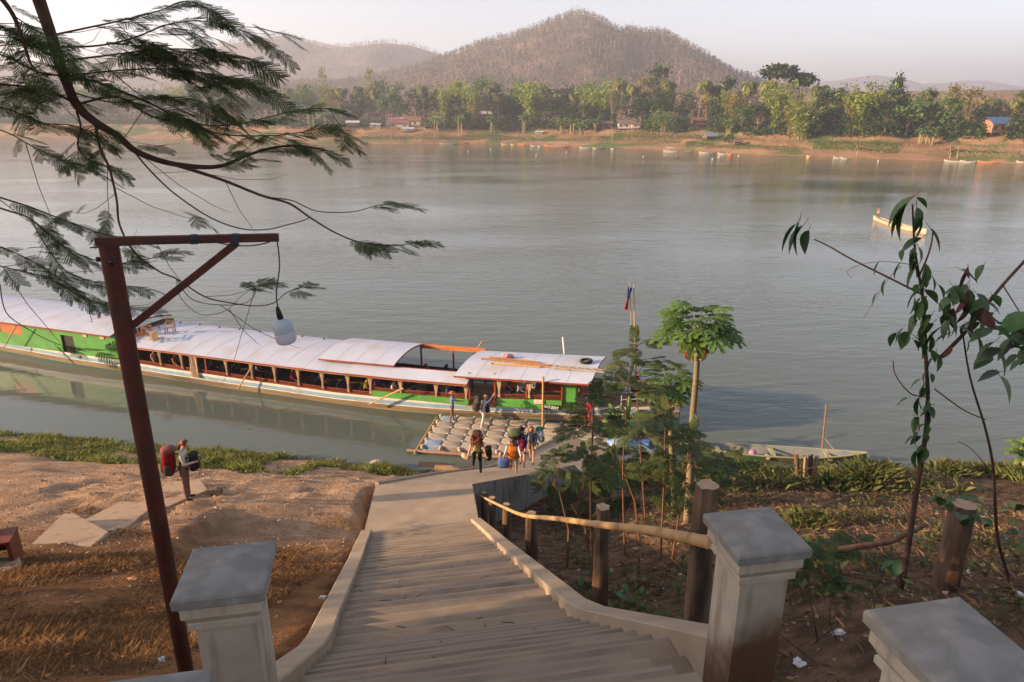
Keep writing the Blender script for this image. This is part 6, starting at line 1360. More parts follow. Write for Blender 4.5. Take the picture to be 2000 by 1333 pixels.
# ---- the big overhanging tree at left
tree = empty('overhanging_tree', (-7.5, 2.0, ground(-7.5, 2.0)), 0, 'feathery-leaved tree overhanging from the left, dark limbs against the river', 'tree')
tz = tree.location; LV, RB = [], []
def leafify(pts, t0, t1, n, size, protos, spread=.9, LV=None, RB=None, hang=0.0):
    pts = [Vector(p) for p in pts]; k = len(pts) - 1
    for i in range(n):
        t = lerp(t0, t1, (i + r7.random() * .6) / max(1, n)); j = min(k - 1, int(t * k)); p = pts[j].lerp(pts[j + 1], t * k - j); d = (pts[j + 1] - pts[j]).normalized(); s = 1 if i % 2 else -1
        side = Vector((-d.y, d.x, 0)); side = side.normalized() if side.length > .05 else Vector((1, 0, 0)); dr = d * r7.uniform(.5, 1) + side * s * spread * r7.uniform(.6, 1.1) + Vector((0, 0, r7.uniform(-.25, .15) - hang))
        if i == n - 1: dr = d + Vector((0, 0, -.15))
        q, rb = r7.choice(protos); sc = size * r7.uniform(.75, 1.2); nr = (r7.gauss(0, .38), r7.gauss(0, .38), 1)
        LV.append(place(q, p, dr, nr, sc)); RB.append(place(rb, p, dr, nr, sc))
def pxpath(P, zs=None, sub=5): return [Vector(v) for v in catmull([at(*p) for p in P], sub)]
wood_mb = MB(); NB = []
def limb(P, r0, r1, leaf=None, size=.34, n=None, sub=5):
    size *= .66; n = n and int(n * 1.05)
    w = pxpath(P, sub=sub); k = len(w); mb = MB(); mb.tube([v - tz for v in w], [lerp(r0, r1, (i / (k - 1)) ** .8) for i in range(k)], limb_m, 8 if r0 > .012 else 5); mb.build('limb' if r0 > .015 else 'branch', tree, True)
    if leaf: leafify(w, leaf[0], leaf[1], n, size, BIP0, LV=LV, RB=RB)
    NB.append(w); return w
limb([(-60, -420, 4.0), (0, -200, 4.1), (55, -60, 4.3), (78, 5, 4.45), (105, 85, 4.6), (126, 150, 4.75), (150, 205, 4.85), (185, 238, 4.95), (230, 266, 5.05), (268, 297, 5.15), (330, 319, 5.35), (400, 327, 5.5), (442, 322, 5.65), (480, 305, 5.8), (530, 290, 5.9), (580, 285, 6.0), (640, 295, 6.1)], .052, .006, (.72, 1), .36, 16)
limb([(322, 316, 5.3), (380, 334, 5.4), (440, 354, 5.5), (510, 382, 5.6), (565, 398, 5.7), (605, 425, 5.8), (655, 455, 5.9), (705, 474, 6.0), (770, 480, 6.1), (825, 472, 6.2)], .016, .003, (.72, 1), .34, 13)
limb([(520, 386, 5.6), (570, 392, 5.65), (620, 413, 5.7), (690, 414, 5.8), (735, 402, 5.85), (775, 398, 5.9)], .006, .003, (.7, 1), .34, 6)
limb([(605, 425, 5.8), (590, 432, 5.8), (560, 440, 5.8), (520, 449, 5.8), (470, 447, 5.7), (410, 425, 5.6), (340, 378, 5.4), (290, 330, 5.2), (262, 296, 5.1)], .004, .007)
limb([(186, 240, 4.95), (196, 290, 5), (214, 330, 5.05), (228, 390, 5.1), (234, 440, 5.15), (262, 492, 5.2), (310, 530, 5.3), (345, 545, 5.35), (400, 580, 5.45), (450, 592, 5.5), (500, 598, 5.55), (535, 592, 5.6), (560, 572, 5.65), (590, 562, 5.7)], .011, .003, (.92, 1), .26, 5)
limb([(345, 545, 5.35), (375, 585, 5.4), (430, 596, 5.45), (480, 592, 5.5), (500, 570, 5.5), (478, 565, 5.5), (510, 555, 5.55)], .004, .002, (.8, 1), .24, 6)
limb([(345, 545, 5.35), (352, 580, 5.35), (390, 614, 5.4), (440, 608, 5.45), (470, 580, 5.5), (500, 560, 5.5)], .003, .002, (.9, 1), .22, 4)
limb([(130, 155, 4.75), (180, 158, 4.9), (240, 180, 5.0), (300, 205, 5.2), (350, 232, 5.4), (410, 246, 5.6), (470, 242, 5.7), (530, 228, 5.8), (590, 214, 5.9), (650, 212, 6.0)], .012, .003, (.35, 1), .36, 22)
limb([(150, 205, 4.85), (230, 190, 5.0), (290, 225, 5.2), (350, 240, 5.4), (430, 262, 5.6), (500, 266, 5.7), (570, 262, 5.8), (640, 250, 5.9), (672, 262, 6.0)], .009, .003, (.3, 1), .34, 20)
limb([(100, 70, 4.6), (170, 55, 4.8), (240, 40, 4.9), (310, 22, 5.1), (360, 3, 5.2), (410, 18, 5.3)], .008, .003, (.2, 1), .36, 18)
limb([(110, 92, 4.65), (190, 90, 4.8), (260, 75, 5.0), (330, 48, 5.2), (400, 42, 5.3), (470, 58, 5.4)], .008, .003, (.2, 1), .38, 20)
limb([(118, 120, 4.7), (200, 110, 4.9), (280, 100, 5.0), (350, 96, 5.2), (420, 102, 5.3), (490, 118, 5.4)], .008, .003, (.2, 1), .42, 20)
limb([(126, 150, 4.75), (210, 140, 4.9), (300, 135, 5.1), (380, 140, 5.2), (440, 150, 5.3)], .007, .003, (.2, 1), .4, 18)
limb([(140, 180, 4.8), (220, 200, 5), (300, 190, 5.1), (380, 195, 5.2), (430, 215, 5.3)], .006, .003, (.2, 1), .36, 16)
limb([(118, 120, 4.7), (70, 90, 4.6), (20, 60, 4.5), (-40, 40, 4.4)], .008, .004, (.1, 1), .38, 12)
limb([(-30, -40, 4.0), (20, 20, 4.2), (42, 70, 4.3), (58, 120, 4.4), (68, 135, 4.4)], .018, .006, (.2, .9), .3, 6)
limb([(150, 205, 4.85), (90, 175, 4.7), (30, 168, 4.5), (-40, 160, 4.3)], .01, .006, (.1, 1), .36, 14)
limb([(126, 150, 4.75), (70, 140, 4.6), (10, 110, 4.4), (-40, 100, 4.3)], .008, .005, (.1, 1), .36, 12)
limb([(-40, 200, 4.4), (20, 215, 4.6), (80, 240, 4.8), (140, 245, 4.9), (180, 260, 5)], .006, .003, (.1, 1), .34, 14)
limb([(-40, 240, 4.4), (20, 262, 4.6), (70, 290, 4.8), (130, 315, 4.9), (180, 330, 5)], .005, .002, (.2, 1), .28, 9)
limb([(150, 218, 4.9), (158, 250, 4.9), (152, 285, 4.95), (170, 310, 5.0), (210, 325, 5.05)], .009, .003, (.3, 1), .3, 9)
limb([(-40, 372, 4.8), (0, 386, 4.9), (60, 405, 5.0), (130, 432, 5.1), (220, 462, 5.2), (300, 464, 5.3), (380, 472, 5.4)], .008, .003, (.2, .75), .28, 12)
limb([(-40, 392, 4.8), (10, 410, 4.9), (60, 428, 5.0), (110, 470, 5.1), (160, 500, 5.2), (230, 515, 5.3), (320, 500, 5.4)], .008, .003, (.3, 1), .28, 14)
limb([(60, 428, 5.0), (90, 480, 5.1), (130, 530, 5.2), (190, 552, 5.3), (240, 558, 5.35), (290, 562, 5.4)], .005, .002, (.2, 1), .26, 12)
limb([(-40, 470, 4.9), (20, 490, 5), (80, 520, 5.1), (140, 560, 5.2), (200, 590, 5.3)], .006, .002, (.1, 1), .26, 12)
limb([(-40, 510, 4.9), (40, 530, 5), (100, 545, 5.1), (160, 580, 5.2), (230, 598, 5.3), (280, 600, 5.3)], .005, .002, (.1, 1), .26, 12)
limb([(0, 556, 4.6), (12, 610, 4.6), (50, 640, 4.7), (95, 665, 4.8), (140, 680, 4.9), (200, 685, 5), (230, 672, 5)], .004, .002, (.5, 1), .24, 8)
for k in range(24):                                # side sprays fill the dense part
    w = r7.choice(NB[7:17]); p = w[r7.randrange(int(len(w) * .15), len(w))]; d = Vector((r7.uniform(-.3, 1), r7.uniform(-.2, .7), r7.uniform(-.2, .05))).normalized(); L = r7.uniform(.25, .55); tw = [p, p + d * L * .5 + Vector((0, 0, -.01)), p + d * L + Vector((0, 0, -.07))]
    wood_mb.tube([v - tz for v in tw], [.004, .003, .0015], limb_m, 4); leafify(tw, .15, 1, 5, .2, BIP0, LV=LV, RB=RB)
for k in range(46):
    w = r7.choice(NB[:26]); p = Vector(w[r7.randrange(int(len(w) * .1), len(w))]); d = Vector((r7.uniform(-.4, 1), r7.uniform(-.1, .6), r7.uniform(-.7, .15))).normalized(); L = r7.uniform(.3, .9); e = p + d * L + Vector((0, 0, r7.uniform(-.1, .2)))
    wood_mb.tube([v_ - tz for v_ in (p, p.lerp(e, .4) + Vector((0, 0, -.05)), p.lerp(e, .75) + Vector((.02, 0, -.05)), e)], [.003, .0025, .002, .001], limb_m, 4)
    if k % 2: leafify([p.lerp(e, .6), p.lerp(e, .85), e], .2, 1, 3, .17, BIP0, LV=LV, RB=RB)
o = wood_mb.build('twigs', tree, True); o['kind'] = 'stuff'
LV, RB = np.concatenate(LV) - np.array(tz), np.concatenate(RB) - np.array(tz)
quads('crown', LV, ALB, tree); tag(quads('leaf_ribs', RB, limb_m, tree), kind='stuff')
mb = MB(); S_ = at(-60, -420, 4.0); mb.tube([(0, 0, -.4), (.1, .0, 1), (-.1, .2, 3), (.6, .5, 5), (S_ - tz)], [.26, .2, .17, .12, .055], limb_m, 10); mb.build('trunk', tree, True)
# ---- trees standing left of the picture whose shade falls over the steps
for x, y, s, sz, kd, lab in ((-17.5, -1.5, 1.05, .92, 'dark', 'shade tree standing nearest the camera, out of view on the left'), (-16.5, 2.0, .78, .70, 'mid', 'middle shade tree out of view on the left bank'), (-24, 1.0, 1.2, 1.15, 'dark', 'tall shade tree farthest to the left, out of view'), (-22.0, 5.4, .6, .64, 'yel', 'thin shade tree on the lower bank, out of view on the left'), (-13.5, -6.0, 1.0, .9, 'mid', 'shade tree behind the viewpoint on the left')):
    o = empty('shade_tree', (x, y, ground(x, y) - .2), x, lab, 'tree', 'shade trees left of the steps'); tr, cr = PROTO[kd][1]; link('trunk', tr, o); link('crown', cr, o); o.scale = (s, s, sz)
# ---- papayas
def lobed_leaf():
    V, F_ = [(0, 0, 0)], []
    nl = 9
    for i in range(nl):
        a = R(-150 + 300 * i / (nl - 1)); L = (.55 + .45 * math.cos(a * .55)) * .5; d = Vector((math.cos(a), math.sin(a), 0)); n = Vector((-d.y, d.x, 0)); w = .085
        pts = [d * .06 - n * .03, d * L * .45 - n * w * .55, d * L * .55 - n * w * 1.5, d * L * .72 - n * w * .6, d * L * .85 - n * w * .95, d * L - n * 0, d * L * .85 + n * w * .95, d * L * .72 + n * w * .6, d * L * .55 + n * w * 1.5, d * L * .45 + n * w * .55, d * .06 + n * .03]
        b = len(V); V += [(p.x, p.y, -.5 * p.length ** 2 + (.0 if k in (0, 5, 10) else .015)) for k, p in enumerate(pts)]; m = len(pts); c = len(V); V.append((d.x * L * .6, d.y * L * .6, -.5 * (L * .6) ** 2 - .012))
        F_ += [(b + k, b + k + 1, c) for k in range(m - 1)] + [(0, b, c), (0, c, b + m - 1)]
    return V, F_
pet = mat('papaya stalk', (.16, .2, .06), rough=.6); pl_g = mat('papaya leaf', (.075, .145, .03), (.11, .185, .045), scale=2, rough=.5, rnd_=.3, transl=.3); pl_y = mat('papaya leaf yellow', (.38, .27, .04), (.28, .15, .03), scale=3, rough=.6, rnd_=.25, transl=.3); pl_b = mat('papaya leaf dead', (.14, .045, .02), (.22, .09, .04), scale=3, rough=.9, rnd_=.2)
ptr = mat('papaya trunk', (.15, .11, .07), (.23, .175, .11), scale=6, rough=.9, bump=.015, bscale=18, stretch=(1, 1, 2.5), dirt=(.14, .15, .07), dscale=2); fru = mat('papaya fruit', (.08, .14, .03), (.2, .2, .05), scale=3, rough=.5)
def pleaf(m, dead=False):
    V, F_ = lobed_leaf(); mb = MB(); T_ = roty(R(75 if dead else 24)); sh = .5
    mb.add([T_ @ Vector((v[0] * (.8 if dead else 1), v[1] * (.45 if dead else 1), v[2])) * 1.15 + Vector((1, 0, 0)) for v in V], F_, m); mb.tube([(0, 0, 0), (.5, 0, .1), (1, 0, 0)], [.016, .012, .008], pet if not dead else pl_b, 5); return mb.mesh('leaf', True)
PLM = [pleaf(pl_g), pleaf(pl_y, True), pleaf(pl_b, True)]
def papaya(label, pts, r0, nleaf, size, dead):
    b = pts[0]; o = empty('papaya_tree', b, 0, label, 'tree', 'papaya trees on the right bank'); w = catmull(pts, 5); mb = MB(); k = len(w)
    mb.tube([Vector(p) - b for p in w], [lerp(r0, r0 * .5, i / (k - 1)) * (1.04 if i % 2 else 1) for i in range(k)], ptr, 12); mb.build('trunk', o, True); top = Vector(w[-1]) - b
    for i in range(nleaf):
        a = i * 2.399; el = lerp(38, 2, (i / nleaf) ** .9); l_ = link('leaf', PLM[0], o); l_.location = top - Vector((0, 0, .35 * i / nleaf)); s = size * r7.uniform(.8, 1.1) * lerp(.7, 1, i / nleaf); l_.scale = (s, s, s); l_.rotation_euler = (r7.uniform(-.3, .3), -R(el), a)
    for i in range(dead):
        l_ = link('dead_leaf', PLM[1 + (i % 3 == 0)], o); l_.location = top - Vector((0, 0, r7.uniform(.3, .5))); s = size * r7.uniform(.55, .8); l_.scale = (s, s, s); l_.rotation_euler = (0, R(r7.uniform(25, 50)), i * 1.1 + .4)
    for i in range(5):
        mb = MB(); a = i * 1.3; mb.sup((0, 0, 0), (.16, .16, .26), fru, 1, 10, 7); f = mb.build('fruit', o, True); f.location = top + Vector((math.cos(a) * .15, math.sin(a) * .15, -.35 - .1 * (i % 3)))
    return o
pb1 = onground(1342, 1022, ground); papaya('tall papaya tree with leafy umbrella crown and a few dead leaves', [pb1, aty(1347, 940, pb1.y), aty(1352, 830, pb1.y), aty(1360, 730, pb1.y), aty(1366, 632, pb1.y)], .11, 30, .86, 8)
pb2 = onground(1318, 1000, ground); papaya('shorter papaya tree behind the feathery saplings', [pb2, aty(1312, 880, pb2.y), aty(1308, 800, pb2.y), aty(1305, 742, pb2.y)], .1, 26, .82, 6)
# ---- feathery saplings on the right bank
sap_m = mat('sapling stem', (.16, .065, .035), (.2, .1, .06), scale=6, rough=.8)
def sapling(label, base, top, r, nb, size, m=ALB2, leaves=7, spread=.8, start=.35):
    b = Vector(base); o = empty('feathery_sapling', b, 0, label, 'sapling', 'feathery saplings on the right bank'); mid = b.lerp(Vector(top), .5) + Vector((r7.uniform(-.1, .1), 0, 0)); w = [Vector(p) for p in catmull([b - Vector((0, 0, .2)), mid, top], 6)]; mb = MB(); mb.tube([p - b for p in w], [lerp(r, r * .35, i / 12) for i in range(13)], sap_m, 7); mb.build('stem', o, True)
    L_, B_ = [], []; mb = MB(); h = (Vector(top) - b).length
    for k in range(nb):
        t = lerp(start, 1, (k + .5) / nb); j = min(11, int(t * 12)); p = w[j].lerp(w[j + 1], t * 12 - j); a = k * 2.4 + r7.uniform(-.4, .4); bl_ = spread * r7.uniform(.5, 1.1) * (.7 + .3 * t); d = Vector((math.cos(a), math.sin(a) * .9, r7.uniform(.05, .4)))
        q = [p, p + d * bl_ * .5, p + d * bl_ + Vector((0, 0, -.1 * bl_))]; mb.tube([v - b for v in q], [r * .4, r * .25, r * .1], sap_m, 4); leafify(q, .2, 1, leaves, size, BIP1, LV=L_, RB=B_, hang=.0)
    leafify(w, .88, 1, 6, size, BIP1, 3.2, L_, B_, .35); mb.build('branches', o, True)
    quads('crown', np.concatenate(L_ + B_) - np.array(b), m, o); return o
def G(px, py): return onground(px, py, ground)
def sap(label, bx_, by_, tx, ty, r, nb, size, **k): b = G(bx_, by_); sapling(label, b, aty(tx, ty, b.y), r, nb, size, **k)
sap('red-stemmed feathery sapling behind the middle fence post', 1163, 1165, 1160, 790, .03, 7, .34, start=.6, leaves=4, spread=.6)
sap('feathery sapling with thin dark stem right of the red-stemmed one', 1222, 1085, 1228, 740, .026, 8, .38, leaves=4, start=.62, spread=.9)
sap('tallest feathery sapling in front of the boat bow', 1262, 1015, 1240, 672, .03, 9, .42, leaves=4, start=.68, spread=1.0)
sap('feathery sapling left of the tall papaya trunk', 1290, 1098, 1300, 800, .024, 8, .36, leaves=4, start=.5, spread=.8)
sap('feathery sapling crossing the tall papaya trunk', 1310, 1105, 1350, 850, .024, 8, .36, leaves=4, start=.45, spread=.8)
sap('bushy feathery sapling close behind the ramp wall', 1075, 1010, 1100, 880, .024, 9, .36, leaves=5, spread=.8, start=.3)
sap('dense feathery bush between ramp and red stem', 1130, 1010, 1140, 885, .024, 12, .38, leaves=6, spread=.8, start=.15)
sap('dense dark feathery bush at the foot of the saplings', 1190, 1000, 1200, 890, .024, 12, .38, leaves=6, spread=.9, start=.15, m=ALB)
sap('leafy feathery bush left of the papaya foot', 1270, 985, 1272, 880, .024, 11, .38, leaves=6, spread=.9, start=.15)
sap('low feathery bush right of the papaya foot', 1392, 985, 1398, 905, .02, 9, .34, leaves=5, spread=.7, start=.1, m=ALB)
sap('thin young sapling rising by the ramp wall corner', 1056, 1010, 1057, 930, .014, 4, .22, leaves=3, spread=.4)
sap('feathery seedling spreading below the right pillar', 1625, 1150, 1612, 1095, .014, 5, .26, start=.2, m=ALB, spread=.4, leaves=4)
sap('fallen feathery branch tip on the dark soil', 1690, 1110, 1660, 1065, .014, 5, .28, start=.2, m=ALB, spread=.5, leaves=4)
sap('feathery sapling at the water side left of the green canoe', 1440, 960, 1446, 890, .018, 7, .34, start=.2, m=ALB, leaves=4, spread=.6)
# bare stems
for bx_, by_, tx, ty, lab in ((1107, 1110, 1092, 960, 'thin leaning bare stem behind the bamboo rail'), (1250, 1060, 1210, 900, 'pale forked bare stem among the saplings'), (1150, 1075, 1115, 985, 'short bare crossing stem near the fence')):
    b = G(bx_, by_); t = aty(tx, ty, b.y); mb = MB(); mid = b.lerp(t, .5) + Vector((.12, 0, 0)); mb.tube([Vector((0, 0, -.1)), mid - b, t - b], [.03, .022, .01], sap_m, 6); mb.tube([mid - b, mid - b + Vector((.35, .1, .5))], [.016, .006], sap_m, 5); tag(mb.build('bare_sapling', None, True, b), lab, 'sapling')
# broad leaved seedlings near the steps
ov_g = mat('broad leaf', (.045, .10, .03), (.07, .14, .04), scale=4, rough=.45, rnd_=.35, transl=.25, spec=.4); ov_d = mat('broad leaf dark', (.034, .07, .024), (.055, .10, .034), scale=4, rough=.45, rnd_=.35, transl=.2, spec=.4); ov_b = mat('broad leaf withered', (.06, .022, .018), (.1, .04, .03), scale=6, rough=.9, rnd_=.3)
def ovate(m, fold=.25):
    mb = MB(); prof = [(0, .0), (.08, .16), (.25, .30), (.45, .34), (.65, .28), (.82, .16), (1, 0)]; V, F_ = [], []
    for x, w in prof: z = -.25 * x * x; V += [(x, -w, z + w * fold), (x, 0, z), (x, w, z + w * fold)]
    for i in range(len(prof) - 1): F_ += [(3 * i, 3 * i + 3, 3 * i + 4, 3 * i + 1), (3 * i + 1, 3 * i + 4, 3 * i + 5, 3 * i + 2)]
    mb.add(V, F_, m); mb.tube([(-.25, 0, .03), (0, 0, 0)], .012, sap_m, 4); return mb.mesh('leaf', True)
OV = [ovate(ov_g), ovate(ov_d), ovate(ov_b, -.5)]
def stick_leaf(o, base, p, size, mi, yaw, pitch, roll=0):
    l_ = link('leaf', OV[mi], o); l_.location = Vector(p) - Vector(base); l_.scale = (size,) * 3; l_.rotation_euler = (roll, R(pitch), yaw)
def shrub(label, stems, leaves, mi=1, cat='shrub', name='broad_leaved_shrub', group=None):
    b = Vector(stems[0][0][0]); o = empty(name, b, 0, label, cat, group)
    for P, r0, r1 in stems:
        w = catmull(P, 6); k = len(w); mb = MB(); mb.tube([Vector(p) - b for p in w], [lerp(r0, r1, i / (k - 1)) for i in range(k)], limb_m if r0 > .02 else sap_m, 8); mb.build('stem', o, True)
    for p, s, m_, yaw, pit in leaves: stick_leaf(o, b, p, s, m_, yaw, pit, r7.uniform(-.5, .5))
    return o
VY = 7.3                                           # the climbing shrub stands about seven metres out
v = lambda px, py, dy=0: aty(px, py, VY + dy)
gb = Vector((v(1755, 1165).x, VY, ground(v(1755, 1165).x, VY)))
ms = [gb, v(1772, 1080), v(1790, 960), v(1806, 860), v(1812, 780), v(1808, 700), v(1804, 600), v(1795, 540), v(1786, 480), v(1782, 400)]
LVS = []
def lf(px, py, s, mi=1, side=0, pit=70, dy=-.05): LVS.append((v(px, py, dy), s * 1.1, mi, (math.pi if side < 0 else 0) + r7.uniform(-.6, .6) - .4, pit + r7.uniform(-14, 14)))
for px, py, s, sd, pt in [(1785, 385, .34, -1, 60), (1775, 395, .36, -1, 70), (1770, 402, .34, -1, 75), (1790, 405, .26, 1, 75), (1800, 425, .24, 1, 80), (1790, 386, .14, 1, 30), (1815, 445, .26, 1, 55), (1800, 465, .22, -1, 25), (1795, 515, .28, -1, 62), (1808, 515, .28, 1, 82), (1806, 540, .22, 1, 85), (1790, 570, .2, -1, 75), (1803, 575, .26, 1, 85), (1795, 600, .2, -1, 80), (1803, 612, .26, 1, 85), (1792, 625, .2, -1, 75), (1808, 655, .22, -1, 82), (1818, 655, .18, 1, 70), (1830, 690, .2, 1, 72), (1822, 700, .16, -1, 70), (1797, 775, .22, -1, 75), (1814, 775, .24, 1, 75), (1796, 815, .22, -1, 78), (1806, 820, .22, 1, 80), (1793, 845, .18, -1, 70), (1803, 870, .22, 1, 75), (1790, 880, .2, -1, 78)]: lf(px, py, s, 1 if r7.random() < .5 else 0, sd, pt)
for px, py, s in [(1562, 432, .34), (1570, 440, .3), (1580, 450, .24), (1555, 438, .3), (1717, 512, .14), (1760, 512, .18), (1730, 545, .18), (1713, 572, .14), (1775, 648, .2), (1765, 640, .18), (1750, 650, .16)]: lf(px, py, s, 0 if r7.random() < .5 else 1, -1, 68)
for k in range(46):
    t_ = r7.random(); lf(lerp(1795, 1806, t_) + r7.gauss(0, 12), lerp(480, 900, t_) , r7.uniform(.1, .19), r7.choice((0, 1)), r7.choice((-1, 1)), r7.uniform(40, 85))
shrub('climbing shrub with round dark leaves standing tall at the right', [(ms, .036, .008), ([v(1800, 575), v(1740, 545), v(1660, 505), v(1620, 482), v(1590, 468)], .012, .006), ([v(1795, 540), v(1812, 500), v(1820, 470), v(1822, 450)], .012, .006), ([v(1795, 520), v(1740, 512), v(1690, 515), v(1655, 530), v(1665, 545)], .004, .002), ([v(1760, 520), v(1735, 545), v(1712, 580), v(1685, 625)], .004, .002), ([v(1815, 775), v(1780, 770), v(1750, 735), v(1744, 705)], .009, .006), ([v(1812, 700), v(1790, 660), v(1765, 648)], .005, .003), ([v(1825, 760), v(1880, 800), v(1925, 820)], .009, .007)], LVS)
LVS = []
for k in range(40): lf(r7.gauss(1878, 36), r7.gauss(612, 36), r7.uniform(.13, .25), 1 if k % 9 else 2, r7.choice((-1, 1)), r7.uniform(25, 80), r7.uniform(-.3, .3))
for k in range(7): lf(r7.gauss(1890, 10), r7.gauss(585, 28), r7.uniform(.12, .22), 2, r7.choice((-1, 1)), r7.uniform(60, 90))
for k in range(30): lf(r7.uniform(1930, 2030), r7.gauss(655, 40), r7.uniform(.2, .32), 0 if k % 3 else 1, r7.choice((-1, 1)), r7.uniform(10, 65), r7.uniform(-.3, .3))
gb2 = Vector((v(1962, 1180, .6).x, VY + .6, ground(v(1962, 1180, .6).x, VY + .6)))
shrub('second broad leaved shrub with withered brown tuft at the right edge', [([gb2, v(1948, 1050, .5), v(1940, 920, .4), v(1925, 840, .3), v(1895, 740, .2), v(1880, 650, .1)], .024, .009), ([v(1838, 697), v(1880, 655), v(1920, 605), v(1960, 555), v(2010, 500), v(2060, 440)], .022, .014), ([v(1960, 560), v(1985, 600), v(2010, 640)], .008, .005), ([v(1905, 590), v(1950, 630), v(2010, 665)], .012, .008), ([v(1942, 930, .4), v(1900, 880, .3), v(1870, 862, .2)], .006, .004), ([v(1945, 960, .4), v(1990, 945, .3), v(2030, 960)], .008, .005)], LVS)
for k, (px, py, n_, sp, s, mi, lab) in enumerate(((1215, 1190, 12, 26, .16, 0, 'small bright green seedling right of the middle fence post'), (1130, 1170, 10, 22, .16, 0, 'small leafy seedling beside the right kerb'), (1245, 1165, 8, 18, .14, 0, 'second small seedling right of the middle fence post'), (1310, 1060, 5, 12, .14, 0, 'tiny seedling near the papaya foot'), (1580, 1085, 8, 24, .18, 1, 'dark seedling behind the right pillar'), (1745, 1150, 8, 26, .2, 0, 'leafy seedling behind the nearest pillar cap'), (1825, 1050, 10, 28, .2, 1, 'dark leafy shoot beside the leaning stump'), (1940, 1030, 16, 38, .22, 1, 'leafy shrub low at the right edge'), (1985, 1080, 14, 34, .22, 1, 'dark leafy shrub at the right edge below the thin stem'), (1665, 960, 10, 24, .2, 0, 'broad leaved weed near the water on the right'), (1800, 945, 14, 30, .2, 1, 'weed clump at the foot of the climbing shrub'))):
    b = G(px, py); L2 = []
    for i in range(n_): p = b + Vector((r7.gauss(0, sp / FPX * b.y * .6), r7.gauss(0, .12), abs(r7.gauss(.3, .18)) * (sp / 24))); L2.append((p, s * r7.uniform(.7, 1.2), mi, r7.uniform(0, 6.28), r7.uniform(-10, 50)))
    shrub(lab, [([b - Vector((0, 0, .1)), b + Vector((.02, 0, .25)), b + Vector((.04, 0, .5))], .01, .004)], L2, mi, 'seedling', 'leafy_seedling', 'leafy seedlings on the right bank')
# ---- stumps and logs
def stump(label, px, py, tx, ty, r, shoots=0):
    b = G(px, py); t = aty(tx, ty, b.y); o = empty('cut_stump', b, 0, label, 'stump'); mb = MB(); log_post(mb, Vector((0, 0, -.2)), t - b, r * 1.15, r, bark, cutw, px); mb.build('log', o, True)
    for i in range(shoots):
        p = (t - b) + Vector((r7.gauss(0, r), r7.gauss(0, r), -.05)); stick_leaf(o, Vector(), p, r7.uniform(.14, .24), 0, r7.uniform(0, 6.28), r7.uniform(-40, 50))
stump('thick leaning cut trunk with fresh shoots at the right', 1842, 1150, 1882, 985, .14, 26)
for i, (px, dx) in enumerate(((1560, -5), (1570, 2), (1580, 4), (1588, 8))):
    b = G(px, 945); t = aty(px + dx, 886 + 5 * (i % 2), b.y); mb = MB(); log_post(mb, Vector((0, 0, -.2)), t - b, .1, .085, cutw if i % 2 else bark, cutw, i); tag(mb.build('sawn_stump', None, True, b), '%s sawn stem of the stump by the water' % ('leftmost', 'second', 'third', 'rightmost')[i], 'stump', 'sawn stems of one stump by the water')
b = G(1545, 950); L2 = [(b + Vector((r7.gauss(0, .4), r7.gauss(0, .25), abs(r7.gauss(.4, .3)))), r7.uniform(.1, .2), 0, r7.uniform(0, 6.28), r7.uniform(-20, 60)) for _ in range(40)]
shrub('yellowish shoots growing round the sawn stump by the water', [([b, b + Vector((.05, 0, .6)), aty(1612, 905, b.y), aty(1616, 868, b.y)], .02, .006)], L2)
mb = MB(); b = G(880, 925); mb.tube([(-.7, .25, .12), (0, .1, .18), (1.0, -.35, .06)], [.16, .17, .12], mat('wet log', (.3, .2, .1), (.2, .13, .07), scale=4, rough=.8), 10); tag(mb.build('driftwood_log', None, True, b), 'yellowish driftwood log beside the upper ramp edge', 'log')
mb = MB(); b = G(845, 916); mb.box((0, 0, .1), (1.4, .5, .12), mat('dark slab', (.06, .05, .04), rough=.9), rotz(-.1) @ rotx(.25)); mb.box((.1, .1, .02), (1.2, .6, .1), mat('dark slab', (.06, .05, .04)), rotz(.1)); tag(mb.build('broken_slab', None, False, b), 'dark broken concrete slab at the water edge left of the ramp', 'slab')
mb = MB(); b = G(737, 912); mb.sup((0, 0, .12), (.75, .5, .42), mat('river rock', (.36, .29, .22), (.45, .37, .29), scale=3, rough=.95, bump=.03, bscale=6), .9, 12, 8, rotz(.3), lambda p: p * (1 + .2 * noise.noise(p * 3))); tag(mb.build('rock', None, True, b), 'tan boulder on the grassy water edge', 'rock')
mb = MB(); b = G(422, 966); mb.box((0, 0, .08), (.32, .2, .2), mat('old brick', (.12, .1, .075), (.18, .14, .1), scale=8, rough=.95, bump=.01, bscale=30), rotz(.1)); mb.sup((.06, 0, .2), (.1, .08, .06), mat('old brick', (0, 0, 0)), .8, 8, 5); tag(mb.build('concrete_block', None, False, b), 'small dark block lying right of the woman with the phone', 'block')
# bench and bag at the left edge
b = G(15, 1100); bench = empty('low_bench', b, R(20), 'low red-brown wooden bench cut by the left edge', 'bench'); rb_ = mat('red brown wood', (.15, .035, .016), (.2, .05, .022), scale=5, rough=.6)
mb = MB(); mb.box((-.45, 0, .52), (1.3, .5, .05), rb_); mb.build('seat', bench)
for x in (.16, -1.0): mb = MB(); mb.box((x, 0, .25), (.06, .46, .5), rb_); mb.build('leg_panel', bench)
mb = MB(); mb.box((-.45, .2, .3), (1.1, .03, .3), rb_); mb.build('back_board', bench)
backpack('dark bag standing before the red-brown bench', b + Vector((-.25, -.35, .22)), R(200), (.5, .34, .42), (.025, .022, .024), (.04, .035, .035), straps=False)
mb = MB(); mb.sup((0, 0, .12), (.36, .3, .26), cloth('dark cloth', (.03, .02, .025)), .8, 12, 8); tag(mb.build('cloth_bag', None, True, b + Vector((-.32, .1, .55))), 'dark cloth bundle lying on the red-brown bench', 'bag')
